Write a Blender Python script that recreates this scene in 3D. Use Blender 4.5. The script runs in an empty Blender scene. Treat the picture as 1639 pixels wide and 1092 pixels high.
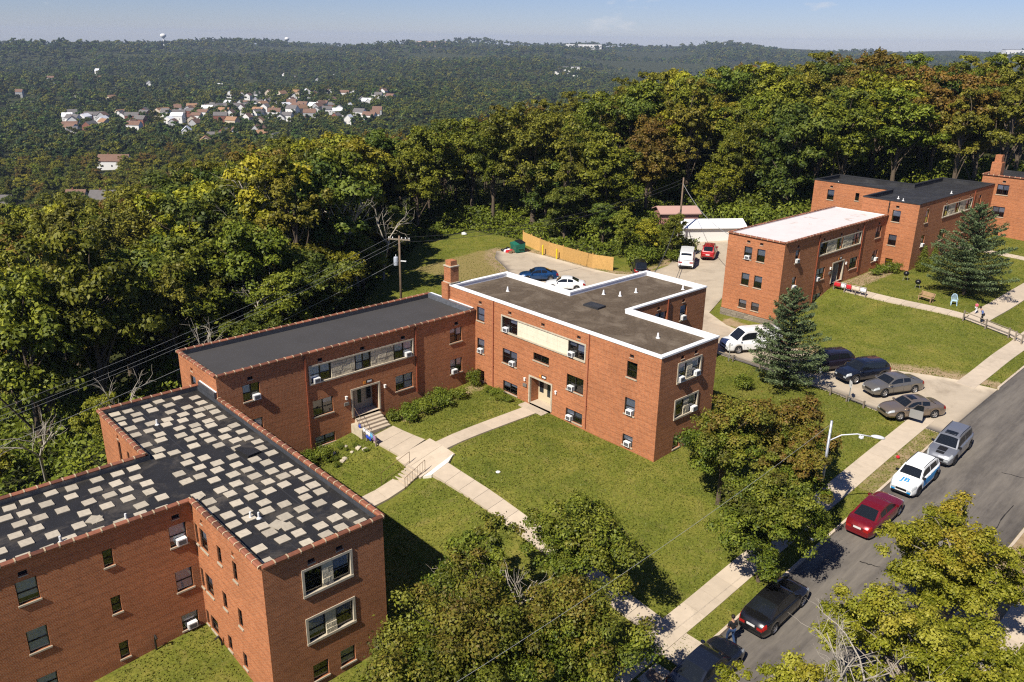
import bpy, bmesh, math, random
import numpy as np
from mathutils import Vector, Matrix, noise as mnoise
from mathutils.geometry import delaunay_2d_cdt
R=math.radians
rng=np.random.default_rng(7); random.seed(7)
S=bpy.context.scene
COL=S.collection
# ---------------------------------------------------------------- camera, sky, sun, exposure
cam_d=bpy.data.cameras.new('camera'); cam=bpy.data.objects.new('camera',cam_d); COL.objects.link(cam); S.camera=cam
cam_d.sensor_fit='HORIZONTAL'; cam_d.sensor_width=36.0; cam_d.lens=36.0*1329.62/1639.0
cam_d.clip_start=0.5; cam_d.clip_end=30000
_R=Vector((0.67443719,0.73821083,0.01338786)); _U=Vector((-0.2611868,0.22158445,0.93951146)); _F=Vector((-0.690591,0.63713821,-0.34225572))
m=Matrix((( _R.x,_U.x,-_F.x,0),(_R.y,_U.y,-_F.y,0),(_R.z,_U.z,-_F.z,30.0),(0,0,0,1)))
cam.matrix_world=m
LIGHT=Vector((-0.13,0.90,-1.0)).normalized()           # the way sunlight travels
w=bpy.data.worlds.new('World'); S.world=w; w.use_nodes=True
nt=w.node_tree; nt.nodes.clear()
out=nt.nodes.new('ShaderNodeOutputWorld'); bg=nt.nodes.new('ShaderNodeBackground'); sky=nt.nodes.new('ShaderNodeTexSky')
sky.sky_type='NISHITA'; sky.sun_disc=False
sd=-LIGHT
sky.sun_elevation=math.asin(sd.z); sky.sun_rotation=math.atan2(sd.x,sd.y)
sky.altitude=300; sky.air_density=1.0; sky.dust_density=0.0; sky.ozone_density=2.2
bg.inputs['Strength'].default_value=0.062
# a few small fair-weather clouds, spread over the whole sky by noise
tc=nt.nodes.new('ShaderNodeTexCoord'); mp=nt.nodes.new('ShaderNodeMapping'); mp.inputs['Scale'].default_value=(1,1,3.2)
n1=nt.nodes.new('ShaderNodeTexNoise'); n1.inputs['Scale'].default_value=9.0; n1.inputs['Detail'].default_value=7; n1.inputs['Roughness'].default_value=0.58
rp=nt.nodes.new('ShaderNodeValToRGB'); rp.color_ramp.elements[0].position=0.61; rp.color_ramp.elements[1].position=0.78
rp.color_ramp.elements[0].color=(0,0,0,1); rp.color_ramp.elements[1].color=(1,1,1,1)
tn=nt.nodes.new('ShaderNodeMixRGB'); tn.blend_type='MULTIPLY'; tn.inputs['Fac'].default_value=1; tn.inputs['Color2'].default_value=(0.56,0.64,0.99,1)
mx=nt.nodes.new('ShaderNodeMixRGB'); mx.inputs['Color2'].default_value=(7.5,7.6,8.0,1)
L=nt.links.new
L(tc.outputs['Generated'],mp.inputs['Vector']); L(mp.outputs['Vector'],n1.inputs['Vector']); L(n1.outputs['Fac'],rp.inputs['Fac'])
L(rp.outputs['Color'],mx.inputs['Fac']); L(sky.outputs['Color'],tn.inputs['Color1']); L(tn.outputs['Color'],mx.inputs['Color1']); L(mx.outputs['Color'],bg.inputs['Color']); L(bg.outputs['Background'],out.inputs['Surface'])
sun_d=bpy.data.lights.new('sun','SUN'); sun_d.energy=4.8; sun_d.angle=R(0.53); sun_d.color=(1.0,0.93,0.82)
sun=bpy.data.objects.new('sun',sun_d); COL.objects.link(sun); sun.rotation_euler=LIGHT.to_track_quat('-Z','Y').to_euler(); sun.location=(0,-60,90)
vs=S.view_settings; vs.view_transform='Standard'; vs.look='None'; vs.exposure=0.62; vs.gamma=1.0; vs.use_curve_mapping=False
S.render.film_transparent=False
S.cycles.max_bounces=6; S.cycles.diffuse_bounces=2; S.cycles.glossy_bounces=2; S.cycles.transparent_max_bounces=8; S.cycles.transmission_bounces=2; S.cycles.volume_bounces=0
S.cycles.use_adaptive_sampling=True; S.cycles.adaptive_threshold=0.01
S.cycles.caustics_reflective=False; S.cycles.caustics_refractive=False
try:
    S.cycles.use_denoising=False; S.cycles.filter_width=1.2
except Exception: pass

# ---------------------------------------------------------------- helpers
def tag(o,label=None,cat=None,group=None,kind=None):
    if label: o['label']=label
    if cat: o['category']=cat
    if group: o['group']=group
    if kind: o['kind']=kind
    return o
def empty(name,loc=(0,0,0),rz=0,label=None,cat=None,group=None):
    o=bpy.data.objects.new(name,None); COL.objects.link(o); o.location=loc; o.rotation_euler=(0,0,rz); o.empty_display_size=0.2
    return tag(o,label,cat,group)
def link(name,me,parent=None,loc=None,rot=None,scale=None):
    o=bpy.data.objects.new(name,me); COL.objects.link(o)
    if parent: o.parent=parent
    if loc is not None: o.location=loc
    if rot is not None: o.rotation_euler=rot
    if scale is not None: o.scale=scale
    return o
def copy_tree(o,parent=None):
    c=o.copy(); COL.objects.link(c); c.parent=parent
    for ch in o.children:
        copy_tree(ch,c)
    return c
class MB:
    def __init__(s): s.v=[]; s.f=[]; s.uv=[]; s.mi=[]
    def quad(s,a,b,c,d,uv=None,mi=0):
        n=len(s.v); s.v+=[tuple(a),tuple(b),tuple(c),tuple(d)]; s.f.append((n,n+1,n+2,n+3)); s.uv.append(uv); s.mi.append(mi)
    def poly(s,pts,mi=0,uv=None):
        n=len(s.v); s.v+=[tuple(p) for p in pts]; s.f.append(tuple(range(n,n+len(pts)))); s.uv.append(uv); s.mi.append(mi)
    def box(s,x0,y0,z0,x1,y1,z1,mi=0):
        n=len(s.v); s.v+=[(x0,y0,z0),(x1,y0,z0),(x1,y1,z0),(x0,y1,z0),(x0,y0,z1),(x1,y0,z1),(x1,y1,z1),(x0,y1,z1)]
        for f in ((3,2,1,0),(4,5,6,7),(0,1,5,4),(1,2,6,5),(2,3,7,6),(3,0,4,7)): s.f.append(tuple(n+i for i in f)); s.uv.append(None); s.mi.append(mi)
        return s
    def hexa(s,p,mi=0):
        n=len(s.v); s.v+=[tuple(q) for q in p]
        for f in ((3,2,1,0),(4,5,6,7),(0,1,5,4),(1,2,6,5),(2,3,7,6),(3,0,4,7)): s.f.append(tuple(n+i for i in f)); s.uv.append(None); s.mi.append(mi)
        return s
    def tube(s,pts,rad,n=6,mi=0,cap=True):
        pts=[Vector(p) for p in pts]
        if not hasattr(rad,'__len__'): rad=[rad]*len(pts)
        rings=[]; ref=None
        for i,p in enumerate(pts):
            d=(pts[min(i+1,len(pts)-1)]-pts[max(i-1,0)]); d=d.normalized() if d.length>1e-9 else Vector((0,0,1))
            if ref is None: ref=d.orthogonal().normalized()
            ref=(ref-d*ref.dot(d)); ref=ref.normalized() if ref.length>1e-6 else d.orthogonal().normalized()
            b=d.cross(ref); base=len(s.v)
            for k in range(n):
                a=2*math.pi*k/n; q=p+(ref*math.cos(a)+b*math.sin(a))*rad[i]; s.v.append(tuple(q))
            rings.append(base)
        for i in range(len(rings)-1):
            for k in range(n):
                a,b2=rings[i],rings[i+1]; s.f.append((a+k,a+(k+1)%n,b2+(k+1)%n,b2+k)); s.uv.append(None); s.mi.append(mi)
        if cap:
            s.f.append(tuple(rings[0]+k for k in range(n-1,-1,-1))); s.uv.append(None); s.mi.append(mi)
            s.f.append(tuple(rings[-1]+k for k in range(n))); s.uv.append(None); s.mi.append(mi)
        return s
    def lathe(s,prof,c=(0,0,0),n=12,axis='z',mi=0):
        base=len(s.v)
        for r,h in prof:
            for k in range(n):
                a=2*math.pi*k/n; x,y=r*math.cos(a),r*math.sin(a)
                q=(x,y,h) if axis=='z' else ((h,x,y) if axis=='x' else (x,h,y))
                s.v.append((q[0]+c[0],q[1]+c[1],q[2]+c[2]))
        for i in range(len(prof)-1):
            for k in range(n):
                a=base+i*n; b=a+n; f=(a+k,a+(k+1)%n,b+(k+1)%n,b+k)
                s.f.append(f if axis!='y' else f[::-1]); s.uv.append(None); s.mi.append(mi)
        return s
    def mesh(s,name,mats,smooth=False):
        me=bpy.data.meshes.new(name); me.from_pydata(s.v,[],s.f)
        for mt in (mats if isinstance(mats,(list,tuple)) else [mats]): me.materials.append(mt)
        if any(s.mi): me.polygons.foreach_set('material_index',s.mi)
        if any(u is not None for u in s.uv):
            ul=me.uv_layers.new(name='UVMap'); flat=[]
            for f,u in zip(s.f,s.uv):
                for i in range(len(f)): flat+= list(u[i]) if u is not None else [0.0,0.0]
            ul.data.foreach_set('uv',flat)
        if smooth: me.polygons.foreach_set('use_smooth',[True]*len(me.polygons))
        me.update(); return me
    def build(s,name,mats,parent=None,loc=None,rot=None,smooth=False):
        return link(name,s.mesh(name,mats,smooth),parent,loc,rot)
def BX(name,mat,b,parent=None,bev=0):
    o=MB().box(*b).build(name,mat,parent)
    return o
# ---------------------------------------------------------------- materials
MATS={}
def mat(name,col,rough=0.8,var=0.0,vscale=3.0,bump=0.0,bscale=20.0,metal=0.0,spec=0.3,obj_var=0.0,stain=None,coat=0.0,stretch=None):
    if name in MATS: return MATS[name]
    M=bpy.data.materials.new(name); M.use_nodes=True; t=M.node_tree; b=t.nodes['Principled BSDF']; l=t.links.new
    b.inputs['Roughness'].default_value=rough; b.inputs['Metallic'].default_value=metal; b.inputs['Specular IOR Level'].default_value=spec
    b.inputs['Coat Weight'].default_value=coat; b.inputs['Coat Roughness'].default_value=0.05
    c=(*col,1); b.inputs['Base Color'].default_value=c
    geo=t.nodes.new('ShaderNodeNewGeometry')
    cur=None
    if var>0:
        n=t.nodes.new('ShaderNodeTexNoise'); n.inputs['Scale'].default_value=vscale; n.inputs['Detail'].default_value=6; n.inputs['Roughness'].default_value=0.65; l(geo.outputs['Position'],n.inputs['Vector'])
        mr=t.nodes.new('ShaderNodeMapRange'); mr.inputs['From Min'].default_value=0.25; mr.inputs['From Max'].default_value=0.75; mr.inputs['To Min'].default_value=1-var; mr.inputs['To Max'].default_value=1+var
        l(n.outputs['Fac'],mr.inputs['Value'])
        mm=t.nodes.new('ShaderNodeMixRGB'); mm.blend_type='MULTIPLY'; mm.inputs['Fac'].default_value=1; mm.inputs['Color1'].default_value=c; l(mr.outputs['Result'],mm.inputs['Color2']); cur=mm.outputs['Color']
    if obj_var>0:
        oi=t.nodes.new('ShaderNodeObjectInfo'); mr=t.nodes.new('ShaderNodeMapRange'); mr.inputs['To Min'].default_value=1-obj_var; mr.inputs['To Max'].default_value=1+obj_var; l(oi.outputs['Random'],mr.inputs['Value'])
        mm=t.nodes.new('ShaderNodeMixRGB'); mm.blend_type='MULTIPLY'; mm.inputs['Fac'].default_value=1; mm.inputs['Color1'].default_value=c; l(mr.outputs['Result'],mm.inputs['Color2'])
        if cur: l(cur,mm.inputs['Color1'])
        cur=mm.outputs['Color']
    if stain:      # (colour, scale, low, high)
        n=t.nodes.new('ShaderNodeTexNoise'); n.inputs['Scale'].default_value=stain[1]; n.inputs['Detail'].default_value=7; n.inputs['Roughness'].default_value=0.7; n.inputs['Distortion'].default_value=0.0 if stretch else 0.6
        if stretch: mp_=t.nodes.new('ShaderNodeMapping'); mp_.inputs['Scale'].default_value=stretch; l(geo.outputs['Position'],mp_.inputs['Vector']); l(mp_.outputs['Vector'],n.inputs['Vector'])
        else: l(geo.outputs['Position'],n.inputs['Vector'])
        mr=t.nodes.new('ShaderNodeMapRange'); mr.inputs['From Min'].default_value=stain[2]; mr.inputs['From Max'].default_value=stain[3]; l(n.outputs['Fac'],mr.inputs['Value'])
        mm=t.nodes.new('ShaderNodeMixRGB'); l(mr.outputs['Result'],mm.inputs['Fac']); mm.inputs['Color1'].default_value=c; mm.inputs['Color2'].default_value=(*stain[0],1)
        if cur: l(cur,mm.inputs['Color1'])
        cur=mm.outputs['Color']
    if cur: l(cur,b.inputs['Base Color'])
    if bump>0:
        n=t.nodes.new('ShaderNodeTexNoise'); n.inputs['Scale'].default_value=bscale; n.inputs['Detail'].default_value=4; l(geo.outputs['Position'],n.inputs['Vector'])
        bp=t.nodes.new('ShaderNodeBump'); bp.inputs['Strength'].default_value=bump; bp.inputs['Distance'].default_value=0.03; l(n.outputs['Fac'],bp.inputs['Height']); l(bp.outputs['Normal'],b.inputs['Normal'])
    MATS[name]=M; return M
def brick_mat(name,c1,c2,mortar):
    M=bpy.data.materials.new(name); M.use_nodes=True; t=M.node_tree; b=t.nodes['Principled BSDF']; l=t.links.new; b.inputs['Roughness'].default_value=0.9; b.inputs['Specular IOR Level'].default_value=0.15
    uv=t.nodes.new('ShaderNodeUVMap'); uv.uv_map='UVMap'
    br=t.nodes.new('ShaderNodeTexBrick'); br.inputs['Scale'].default_value=1.0; br.inputs['Brick Width'].default_value=0.215; br.inputs['Row Height'].default_value=0.075; br.inputs['Mortar Size'].default_value=0.009; br.inputs['Mortar Smooth'].default_value=0.2; br.inputs['Bias'].default_value=0.0
    br.inputs['Color1'].default_value=(*c1,1); br.inputs['Color2'].default_value=(*c2,1); br.inputs['Mortar'].default_value=(*mortar,1); l(uv.outputs['UV'],br.inputs['Vector'])
    geo=t.nodes.new('ShaderNodeNewGeometry')
    def nz(sc,lo,hi,det=5):
        n=t.nodes.new('ShaderNodeTexNoise'); n.inputs['Scale'].default_value=sc; n.inputs['Detail'].default_value=det; n.inputs['Roughness'].default_value=0.65; l(geo.outputs['Position'],n.inputs['Vector'])
        mr=t.nodes.new('ShaderNodeMapRange'); mr.inputs['From Min'].default_value=0.3; mr.inputs['From Max'].default_value=0.7; mr.inputs['To Min'].default_value=lo; mr.inputs['To Max'].default_value=hi; l(n.outputs['Fac'],mr.inputs['Value']); return mr.outputs['Result']
    cur=br.outputs['Color']
    for v in (nz(0.35,0.86,1.12),nz(6.0,0.90,1.10,2),nz(40.0,0.85,1.15,2)):
        mm=t.nodes.new('ShaderNodeMixRGB'); mm.blend_type='MULTIPLY'; mm.inputs['Fac'].default_value=1; l(cur,mm.inputs['Color1']); l(v,mm.inputs['Color2']); cur=mm.outputs['Color']
    # every sixth course is laid as headers, a little darker
    sx=t.nodes.new('ShaderNodeSeparateXYZ'); l(uv.outputs['UV'],sx.inputs['Vector'])
    md=t.nodes.new('ShaderNodeMath'); md.operation='MODULO'; l(sx.outputs['Y'],md.inputs[0]); md.inputs[1].default_value=0.45
    lt=t.nodes.new('ShaderNodeMath'); lt.operation='LESS_THAN'; l(md.outputs[0],lt.inputs[0]); lt.inputs[1].default_value=0.075
    ml=t.nodes.new('ShaderNodeMath'); ml.operation='MULTIPLY'; l(lt.outputs[0],ml.inputs[0]); ml.inputs[1].default_value=0.22
    mm=t.nodes.new('ShaderNodeMixRGB'); mm.blend_type='MULTIPLY'; l(ml.outputs[0],mm.inputs['Fac']); l(cur,mm.inputs['Color1']); mm.inputs['Color2'].default_value=(0.35,0.3,0.3,1); cur=mm.outputs['Color']
    l(cur,b.inputs['Base Color'])
    bp=t.nodes.new('ShaderNodeBump'); bp.inputs['Strength'].default_value=0.35; bp.inputs['Distance'].default_value=0.01; bp.invert=True; l(br.outputs['Fac'],bp.inputs['Height']); l(bp.outputs['Normal'],b.inputs['Normal'])
    MATS[name]=M; return M
def leaf_mat(name,c1,c2,c3,red=(0.16,0.05,0.015),transl=0.25,vary=0.25):
    M=bpy.data.materials.new(name); M.use_nodes=True; t=M.node_tree; t.nodes.clear(); l=t.links.new
    o=t.nodes.new('ShaderNodeOutputMaterial'); df=t.nodes.new('ShaderNodeBsdfPrincipled'); df.inputs['Roughness'].default_value=0.55; df.inputs['Specular IOR Level'].default_value=0.25; tr=t.nodes.new('ShaderNodeBsdfTranslucent'); ms=t.nodes.new('ShaderNodeMixShader'); ms.inputs['Fac'].default_value=transl
    at=t.nodes.new('ShaderNodeAttribute'); at.attribute_name='tint'
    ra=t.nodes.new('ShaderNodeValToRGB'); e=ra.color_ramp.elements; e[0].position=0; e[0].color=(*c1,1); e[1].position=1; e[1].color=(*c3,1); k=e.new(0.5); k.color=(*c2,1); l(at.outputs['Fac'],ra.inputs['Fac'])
    a2=t.nodes.new('ShaderNodeAttribute'); a2.attribute_name='autumn'
    mx=t.nodes.new('ShaderNodeMixRGB'); l(a2.outputs['Fac'],mx.inputs['Fac']); l(ra.outputs['Color'],mx.inputs['Color1']); mx.inputs['Color2'].default_value=(*red,1)
    oi=t.nodes.new('ShaderNodeObjectInfo'); hs=t.nodes.new('ShaderNodeHueSaturation')
    mr=t.nodes.new('ShaderNodeMapRange'); l(oi.outputs['Random'],mr.inputs['Value']); mr.inputs['To Min'].default_value=1-vary; mr.inputs['To Max'].default_value=1+vary; l(mr.outputs['Result'],hs.inputs['Value'])
    m2=t.nodes.new('ShaderNodeMath'); m2.operation='MULTIPLY'; l(oi.outputs['Random'],m2.inputs[0]); m2.inputs[1].default_value=7.31
    m3=t.nodes.new('ShaderNodeMath'); m3.operation='FRACT'; l(m2.outputs[0],m3.inputs[0])
    mh=t.nodes.new('ShaderNodeMapRange'); l(m3.outputs[0],mh.inputs['Value']); mh.inputs['To Min'].default_value=0.5-0.06*vary; mh.inputs['To Max'].default_value=0.5+0.06*vary; l(mh.outputs['Result'],hs.inputs['Hue'])
    l(mx.outputs['Color'],hs.inputs['Color']); l(hs.outputs['Color'],df.inputs['Base Color']); l(hs.outputs['Color'],tr.inputs['Color'])
    l(df.outputs['BSDF'],ms.inputs[1]); l(tr.outputs['BSDF'],ms.inputs[2]); l(ms.outputs['Shader'],o.inputs['Surface'])
    MATS[name]=M; return M
def glass_mat(name,tint=(0.9,0.93,0.96),refl=0.08,rough=0.02):
    M=bpy.data.materials.new(name); M.use_nodes=True; t=M.node_tree; t.nodes.clear(); l=t.links.new
    o=t.nodes.new('ShaderNodeOutputMaterial'); tp=t.nodes.new('ShaderNodeBsdfTransparent'); tp.inputs['Color'].default_value=(*tint,1); gl=t.nodes.new('ShaderNodeBsdfGlossy'); gl.inputs['Roughness'].default_value=rough; ms=t.nodes.new('ShaderNodeMixShader')
    lw=t.nodes.new('ShaderNodeLayerWeight'); lw.inputs['Blend'].default_value=0.35
    mr=t.nodes.new('ShaderNodeMapRange'); l(lw.outputs['Fresnel'],mr.inputs['Value']); mr.inputs['To Min'].default_value=refl; mr.inputs['To Max'].default_value=0.9
    l(mr.outputs['Result'],ms.inputs['Fac']); l(tp.outputs['BSDF'],ms.inputs[1]); l(gl.outputs['BSDF'],ms.inputs[2]); l(ms.outputs['Shader'],o.inputs['Surface']); MATS[name]=M; return M

BRICK=brick_mat('red_brick',(0.43,0.142,0.052),(0.31,0.095,0.036),(0.40,0.25,0.15))
FRAME=mat('dark_frame',(0.018,0.015,0.013),0.5)
ALU=mat('grey_frame',(0.16,0.15,0.135),0.5)
STONE=mat('limestone_trim',(0.46,0.40,0.30),0.85,var=0.18,vscale=4,stain=((0.2,0.17,0.12),1.5,0.55,0.8))
SILL=mat('sill_stone',(0.40,0.34,0.25),0.85,var=0.2,vscale=5)
RUBBLE=mat('rubble_stone',(0.52,0.46,0.33),0.9,var=0.3,vscale=6,bump=0.8,bscale=9,obj_var=0.25)
PALE=mat('pale_stone',(0.66,0.59,0.45),0.85,var=0.1,vscale=2)
BLIND=mat('blind_white',(0.74,0.76,0.80),0.8,obj_var=0.35)
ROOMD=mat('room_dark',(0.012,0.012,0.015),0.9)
PANE=glass_mat('window_glass')
WHITE=mat('white_plastic',(0.72,0.72,0.70),0.45,obj_var=0.08)
GRILLE=mat('grille_grey',(0.09,0.09,0.095),0.6)
TILE=mat('terracotta_coping',(0.20,0.075,0.04),0.55,var=0.25,vscale=5,obj_var=0.45,spec=0.4)
TILE_J=mat('coping_joint',(0.42,0.32,0.2),0.9)
MEMB=mat('black_membrane',(0.020,0.019,0.018),0.55,var=0.3,vscale=0.7,stain=((0.10,0.085,0.066),0.4,0.50,0.74),bump=0.25,bscale=3)
MEMB2=mat('charcoal_membrane',(0.050,0.047,0.045),0.75,var=0.12,vscale=0.35,bump=0.1,bscale=2)
MEMB3=mat('black_roofing',(0.026,0.026,0.027),0.6,var=0.3,vscale=0.8,stain=((0.06,0.06,0.06),0.5,0.5,0.8))
GRAVEL=mat('gravel_roof',(0.085,0.062,0.040),0.95,var=0.40,vscale=7,stain=((0.20,0.16,0.115),0.5,0.47,0.80),bump=0.6,bscale=14)
WROOF=mat('white_coating',(0.62,0.56,0.54),0.8,var=0.06,vscale=0.8,stain=((0.30,0.22,0.14),0.5,0.60,0.72))
WCOP=mat('white_coping',(0.78,0.78,0.77),0.5,var=0.05,vscale=1.5)
FLASH=mat('flashing_metal',(0.055,0.058,0.065),0.35,var=0.3,vscale=3,spec=0.6)
PAVER=mat('concrete_paver',(0.40,0.35,0.27),0.9,var=0.18,vscale=6,obj_var=0.16)
CONC=mat('concrete_slab',(0.45,0.375,0.285),0.92,var=0.10,vscale=1.6,obj_var=0.07,stain=((0.30,0.25,0.185),0.8,0.56,0.8))
CONC2=mat('driveway_concrete',(0.40,0.335,0.25),0.92,var=0.12,vscale=0.7,stain=((0.27,0.22,0.16),0.35,0.52,0.74),bump=0.15,bscale=8)
ASPH=mat('asphalt',(0.090,0.080,0.070),0.9,var=0.22,vscale=1.6,stain=((0.165,0.146,0.122),0.9,0.40,0.64),bump=0.3,bscale=25,stretch=(1.0,0.10,1.0))
DOWN=mat('downspout_paint',(0.22,0.06,0.03),0.5)
WOODG=mat('weathered_wood',(0.20,0.165,0.125),0.9,var=0.25,vscale=6,obj_var=0.2)
WOODY=mat('new_fence_wood',(0.50,0.30,0.10),0.8,var=0.2,vscale=5,obj_var=0.16)
POLEM=mat('pole_wood',(0.17,0.12,0.08),0.9,var=0.3,vscale=4)
STEEL=mat('galvanised_steel',(0.42,0.43,0.44),0.4,metal=0.6)
WIRE=mat('wire',(0.05,0.05,0.05),0.5)
BARK=mat('bark',(0.10,0.075,0.052),0.95,var=0.3,vscale=5,bump=0.5,bscale=8)
DEADW=mat('dead_wood',(0.36,0.32,0.26),0.9,var=0.2,vscale=4)
RUST=mat('rusted_iron',(0.13,0.075,0.04),0.7)
DOORM=mat('cream_door',(0.52,0.44,0.30),0.6)
DOORB=mat('grey_beige_door',(0.34,0.30,0.235),0.6)
# ---------------------------------------------------------------- terrain
def street_z(t): return float(np.interp(t,[-60,0,16,32,42,52,60,68,78,95,120,200],[-8,-2.9,-1.25,0.35,1.35,2.35,3.1,3.65,4.2,4.9,5.9,9]))
CP=[(-38.5,13.2,-.15),(-38.5,7,-.65),(-38.5,0,-1.4),(-31,13.2,-.7),(-30.7,19.7,-.35),(-41,19.7,.15),(-49.8,20,1.0),(-34,6,-1.0),
(-49.8,27,1.45),(-49.8,31,2.0),(-49.8,37,2.4),(-49.8,41.8,2.84),(-43,41.8,2.85),(-36,41.8,2.7),(-30.8,41.8,2.7),(-30.8,48.3,2.95),(-32.4,55,3.0),
(-42,31.3,2.3),(-46,32,2.2),(-42,28.2,1.05),(-42,24,0.6),(-45.5,28.5,1.6),(-39,28.4,1.35),(-45,24,.8),(-36,25,0.7),(-36,31,2.0),(-36,36,2.4),(-26,31,0.9),(-26,42,2.1),(-26,50,2.75),(-26,20,-.8),(-26,12,-1.3),
(-24,61,3.2),(-24,68,3.7),(-32,61,3.05),(-32,68.5,3.2),(-40,62,2.95),(-46.5,72.8,3.0),(-41,72.8,3.2),(-47,66,2.9),(-47,60,2.9),
(-60,75,2.95),(-67,67,2.9),(-80,72,2.8),(-75,52,2.4),(-94,72,2.6),(-60,50,2.7),(-58,30,1.2),(-57,20,.0),(-60,10,-2.2),(-60,-10,-5),(-75,20,-4),(-75,0,-7),(-78,38,0),(-95,20,-9),(-95,45,-2),(-110,65,1),
(-40.1,77,4.0),(-40.1,80,4.2),(-40.1,83,5.2),(-40.1,90,5.5),(-40.1,94.8,5.7),(-36.8,94.8,5.85),(-26,84,5.3),(-33,84,5.3),(-30,76,4.3),(-24,76,4.4),(-36.8,117,7),(-26,95,5.5),(-25,110,6.3),
(-60,84,3.2),(-66,95,3.7),(-64,100,4),(-57,112,5),(-85,100,5),(-60,130,8),(-30,140,9),(-110,95,4),(-90,120,7)]
for t in range(-30,131,8):
    z=street_z(t)
    for s_ in (-21.0,-17,-10): CP.append((s_,t,z))
    CP.append((-3,t,z+0.3)); CP.append((12,t,z+.4))
CP=np.array(CP,float)
def _tps(r2): return 0.5*r2*np.log(r2+1e-12)
def _fit():
    P=CP[:,:2]/50; n=len(P); d=((P[:,None]-P[None])**2).sum(-1); K=_tps(d)+np.eye(n)*2e-5
    A=np.zeros((n+3,n+3)); A[:n,:n]=K; A[:n,n]=1; A[:n,n+1:]=P; A[n,:n]=1; A[n+1:,:n]=P.T
    return np.linalg.solve(A,np.r_[CP[:,2],0,0,0])
WT=_fit()
def near_h(x,y):
    p=np.stack([x,y],-1)/50; sh=p.shape[:-1]; p=p.reshape(-1,2); q=CP[:,:2]/50; o=np.empty(len(p))
    for i in range(0,len(p),20000):
        pp=p[i:i+20000]; d=((pp[:,None]-q[None])**2).sum(-1); o[i:i+20000]=_tps(d)@WT[:len(q)]+WT[len(q)]+pp@WT[len(q)+1:]
    return o.reshape(sh)
FX,FY=_F.x/math.hypot(_F.x,_F.y),_F.y/math.hypot(_F.x,_F.y)
PHI=np.array([-70,-40,-28,-12,0,12,24,40,70.]); LR=np.log(np.array([60,110,180,300,550,1000,1300,2000,2700,3600,4600,6000,9000.]))
FT=np.array([
[-6,-5,-3,1,3,5,6,6,6],
[-14,-10,-8,-2,3,6,8,8,8],
[-28,-22,-18,-10,0,9,12,12,12],
[-45,-42,-38,-26,-14,4,10,10,10],
[-60,-58,-56,-48,-40,-22,-10,-5,-5],
[-72,-72,-71,-68,-66,-60,-50,-45,-45],
[-72,-72,-72,-70,-70,-66,-60,-60,-60],
[-64,-64,-62,-66,-72,-80,-80,-80,-80],
[-50,-50,-48,-52,-66,-84,-84,-80,-80],
[-38,-38,-36,-24,-40,-62,-60,-60,-60],
[-44,-44,-44,-30,-14,-16,-22,-25,-25],
[-60,-60,-60,-40,-20,-30,-26,-30,-30],
[-200,-200,-200,-190,-180,-180,-180,-180,-180.]])
def far_h(x,y):
    r=np.hypot(x,y)+1e-6; ph=np.degrees(np.arctan2(x*FY-y*FX,x*FX+y*FY)); lr=np.clip(np.log(r),LR[0],LR[-1])
    ph=np.clip(ph,PHI[0],PHI[-1])
    i=np.clip(np.searchsorted(LR,lr)-1,0,len(LR)-2); j=np.clip(np.searchsorted(PHI,ph)-1,0,len(PHI)-2)
    a=(lr-LR[i])/(LR[i+1]-LR[i]); b=(ph-PHI[j])/(PHI[j+1]-PHI[j]); a=a*a*(3-2*a); b=b*b*(3-2*b)
    h=FT[i,j]*(1-a)*(1-b)+FT[i+1,j]*a*(1-b)+FT[i,j+1]*(1-a)*b+FT[i+1,j+1]*a*b
    amp=np.clip((r-500)/2500,0,1)
    h=h+amp*(20*np.sin(x/310+1.3)*np.cos(y/270+.4)+11*np.sin(x/137+y/190)+6*np.sin(x/71-y/83+2))
    return h
def hgt(x,y):
    x=np.asarray(x,float); y=np.asarray(y,float)
    d=np.hypot((x+38)/1.0,(y-52)/1.0); w=np.clip((d-72)/55,0,1); w=w*w*(3-2*w)
    return near_h(x,y)*(1-w)+far_h(x,y)*w
def hz(x,y): return float(hgt(np.array([x]),np.array([y]))[0])
def inpoly(x,y,poly):
    x=np.asarray(x); c=np.zeros(x.shape,bool); n=len(poly); j=n-1
    for i in range(n):
        xi,yi=poly[i]; xj,yj=poly[j]
        with np.errstate(divide='ignore',invalid='ignore'):
            c^=((yi>y)!=(yj>y))&(x<(xj-xi)*(y-yi)/(yj-yi+1e-12)+xi)
        j=i
    return c
KERB=-18.95; ROADR=-10.9
DRIVE=[(-18.9,60.6),(-24.5,60.9),(-28,61.6),(-34,62.2),(-41,62.6),(-48,63.2),(-52,63.5),(-57,62),(-62,61.5),(-68,62.5),(-72.5,66.5),(-76,68.5),(-80,70.5),(-82.5,73.0),(-79.5,75.6),(-76,75.9),(-68,75.8),(-64,76.3),(-61.5,78.5),(-62,84),(-66,93),(-66,98),(-62,99.5),(-58.5,95),(-53.5,84),(-49.3,77.5),(-47.5,72.2),(-44,70.2),(-40,69.3),(-33.7,68.6),(-27.7,68.6),(-24,69.8),(-21.8,70.6),(-18.9,71)]
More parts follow.
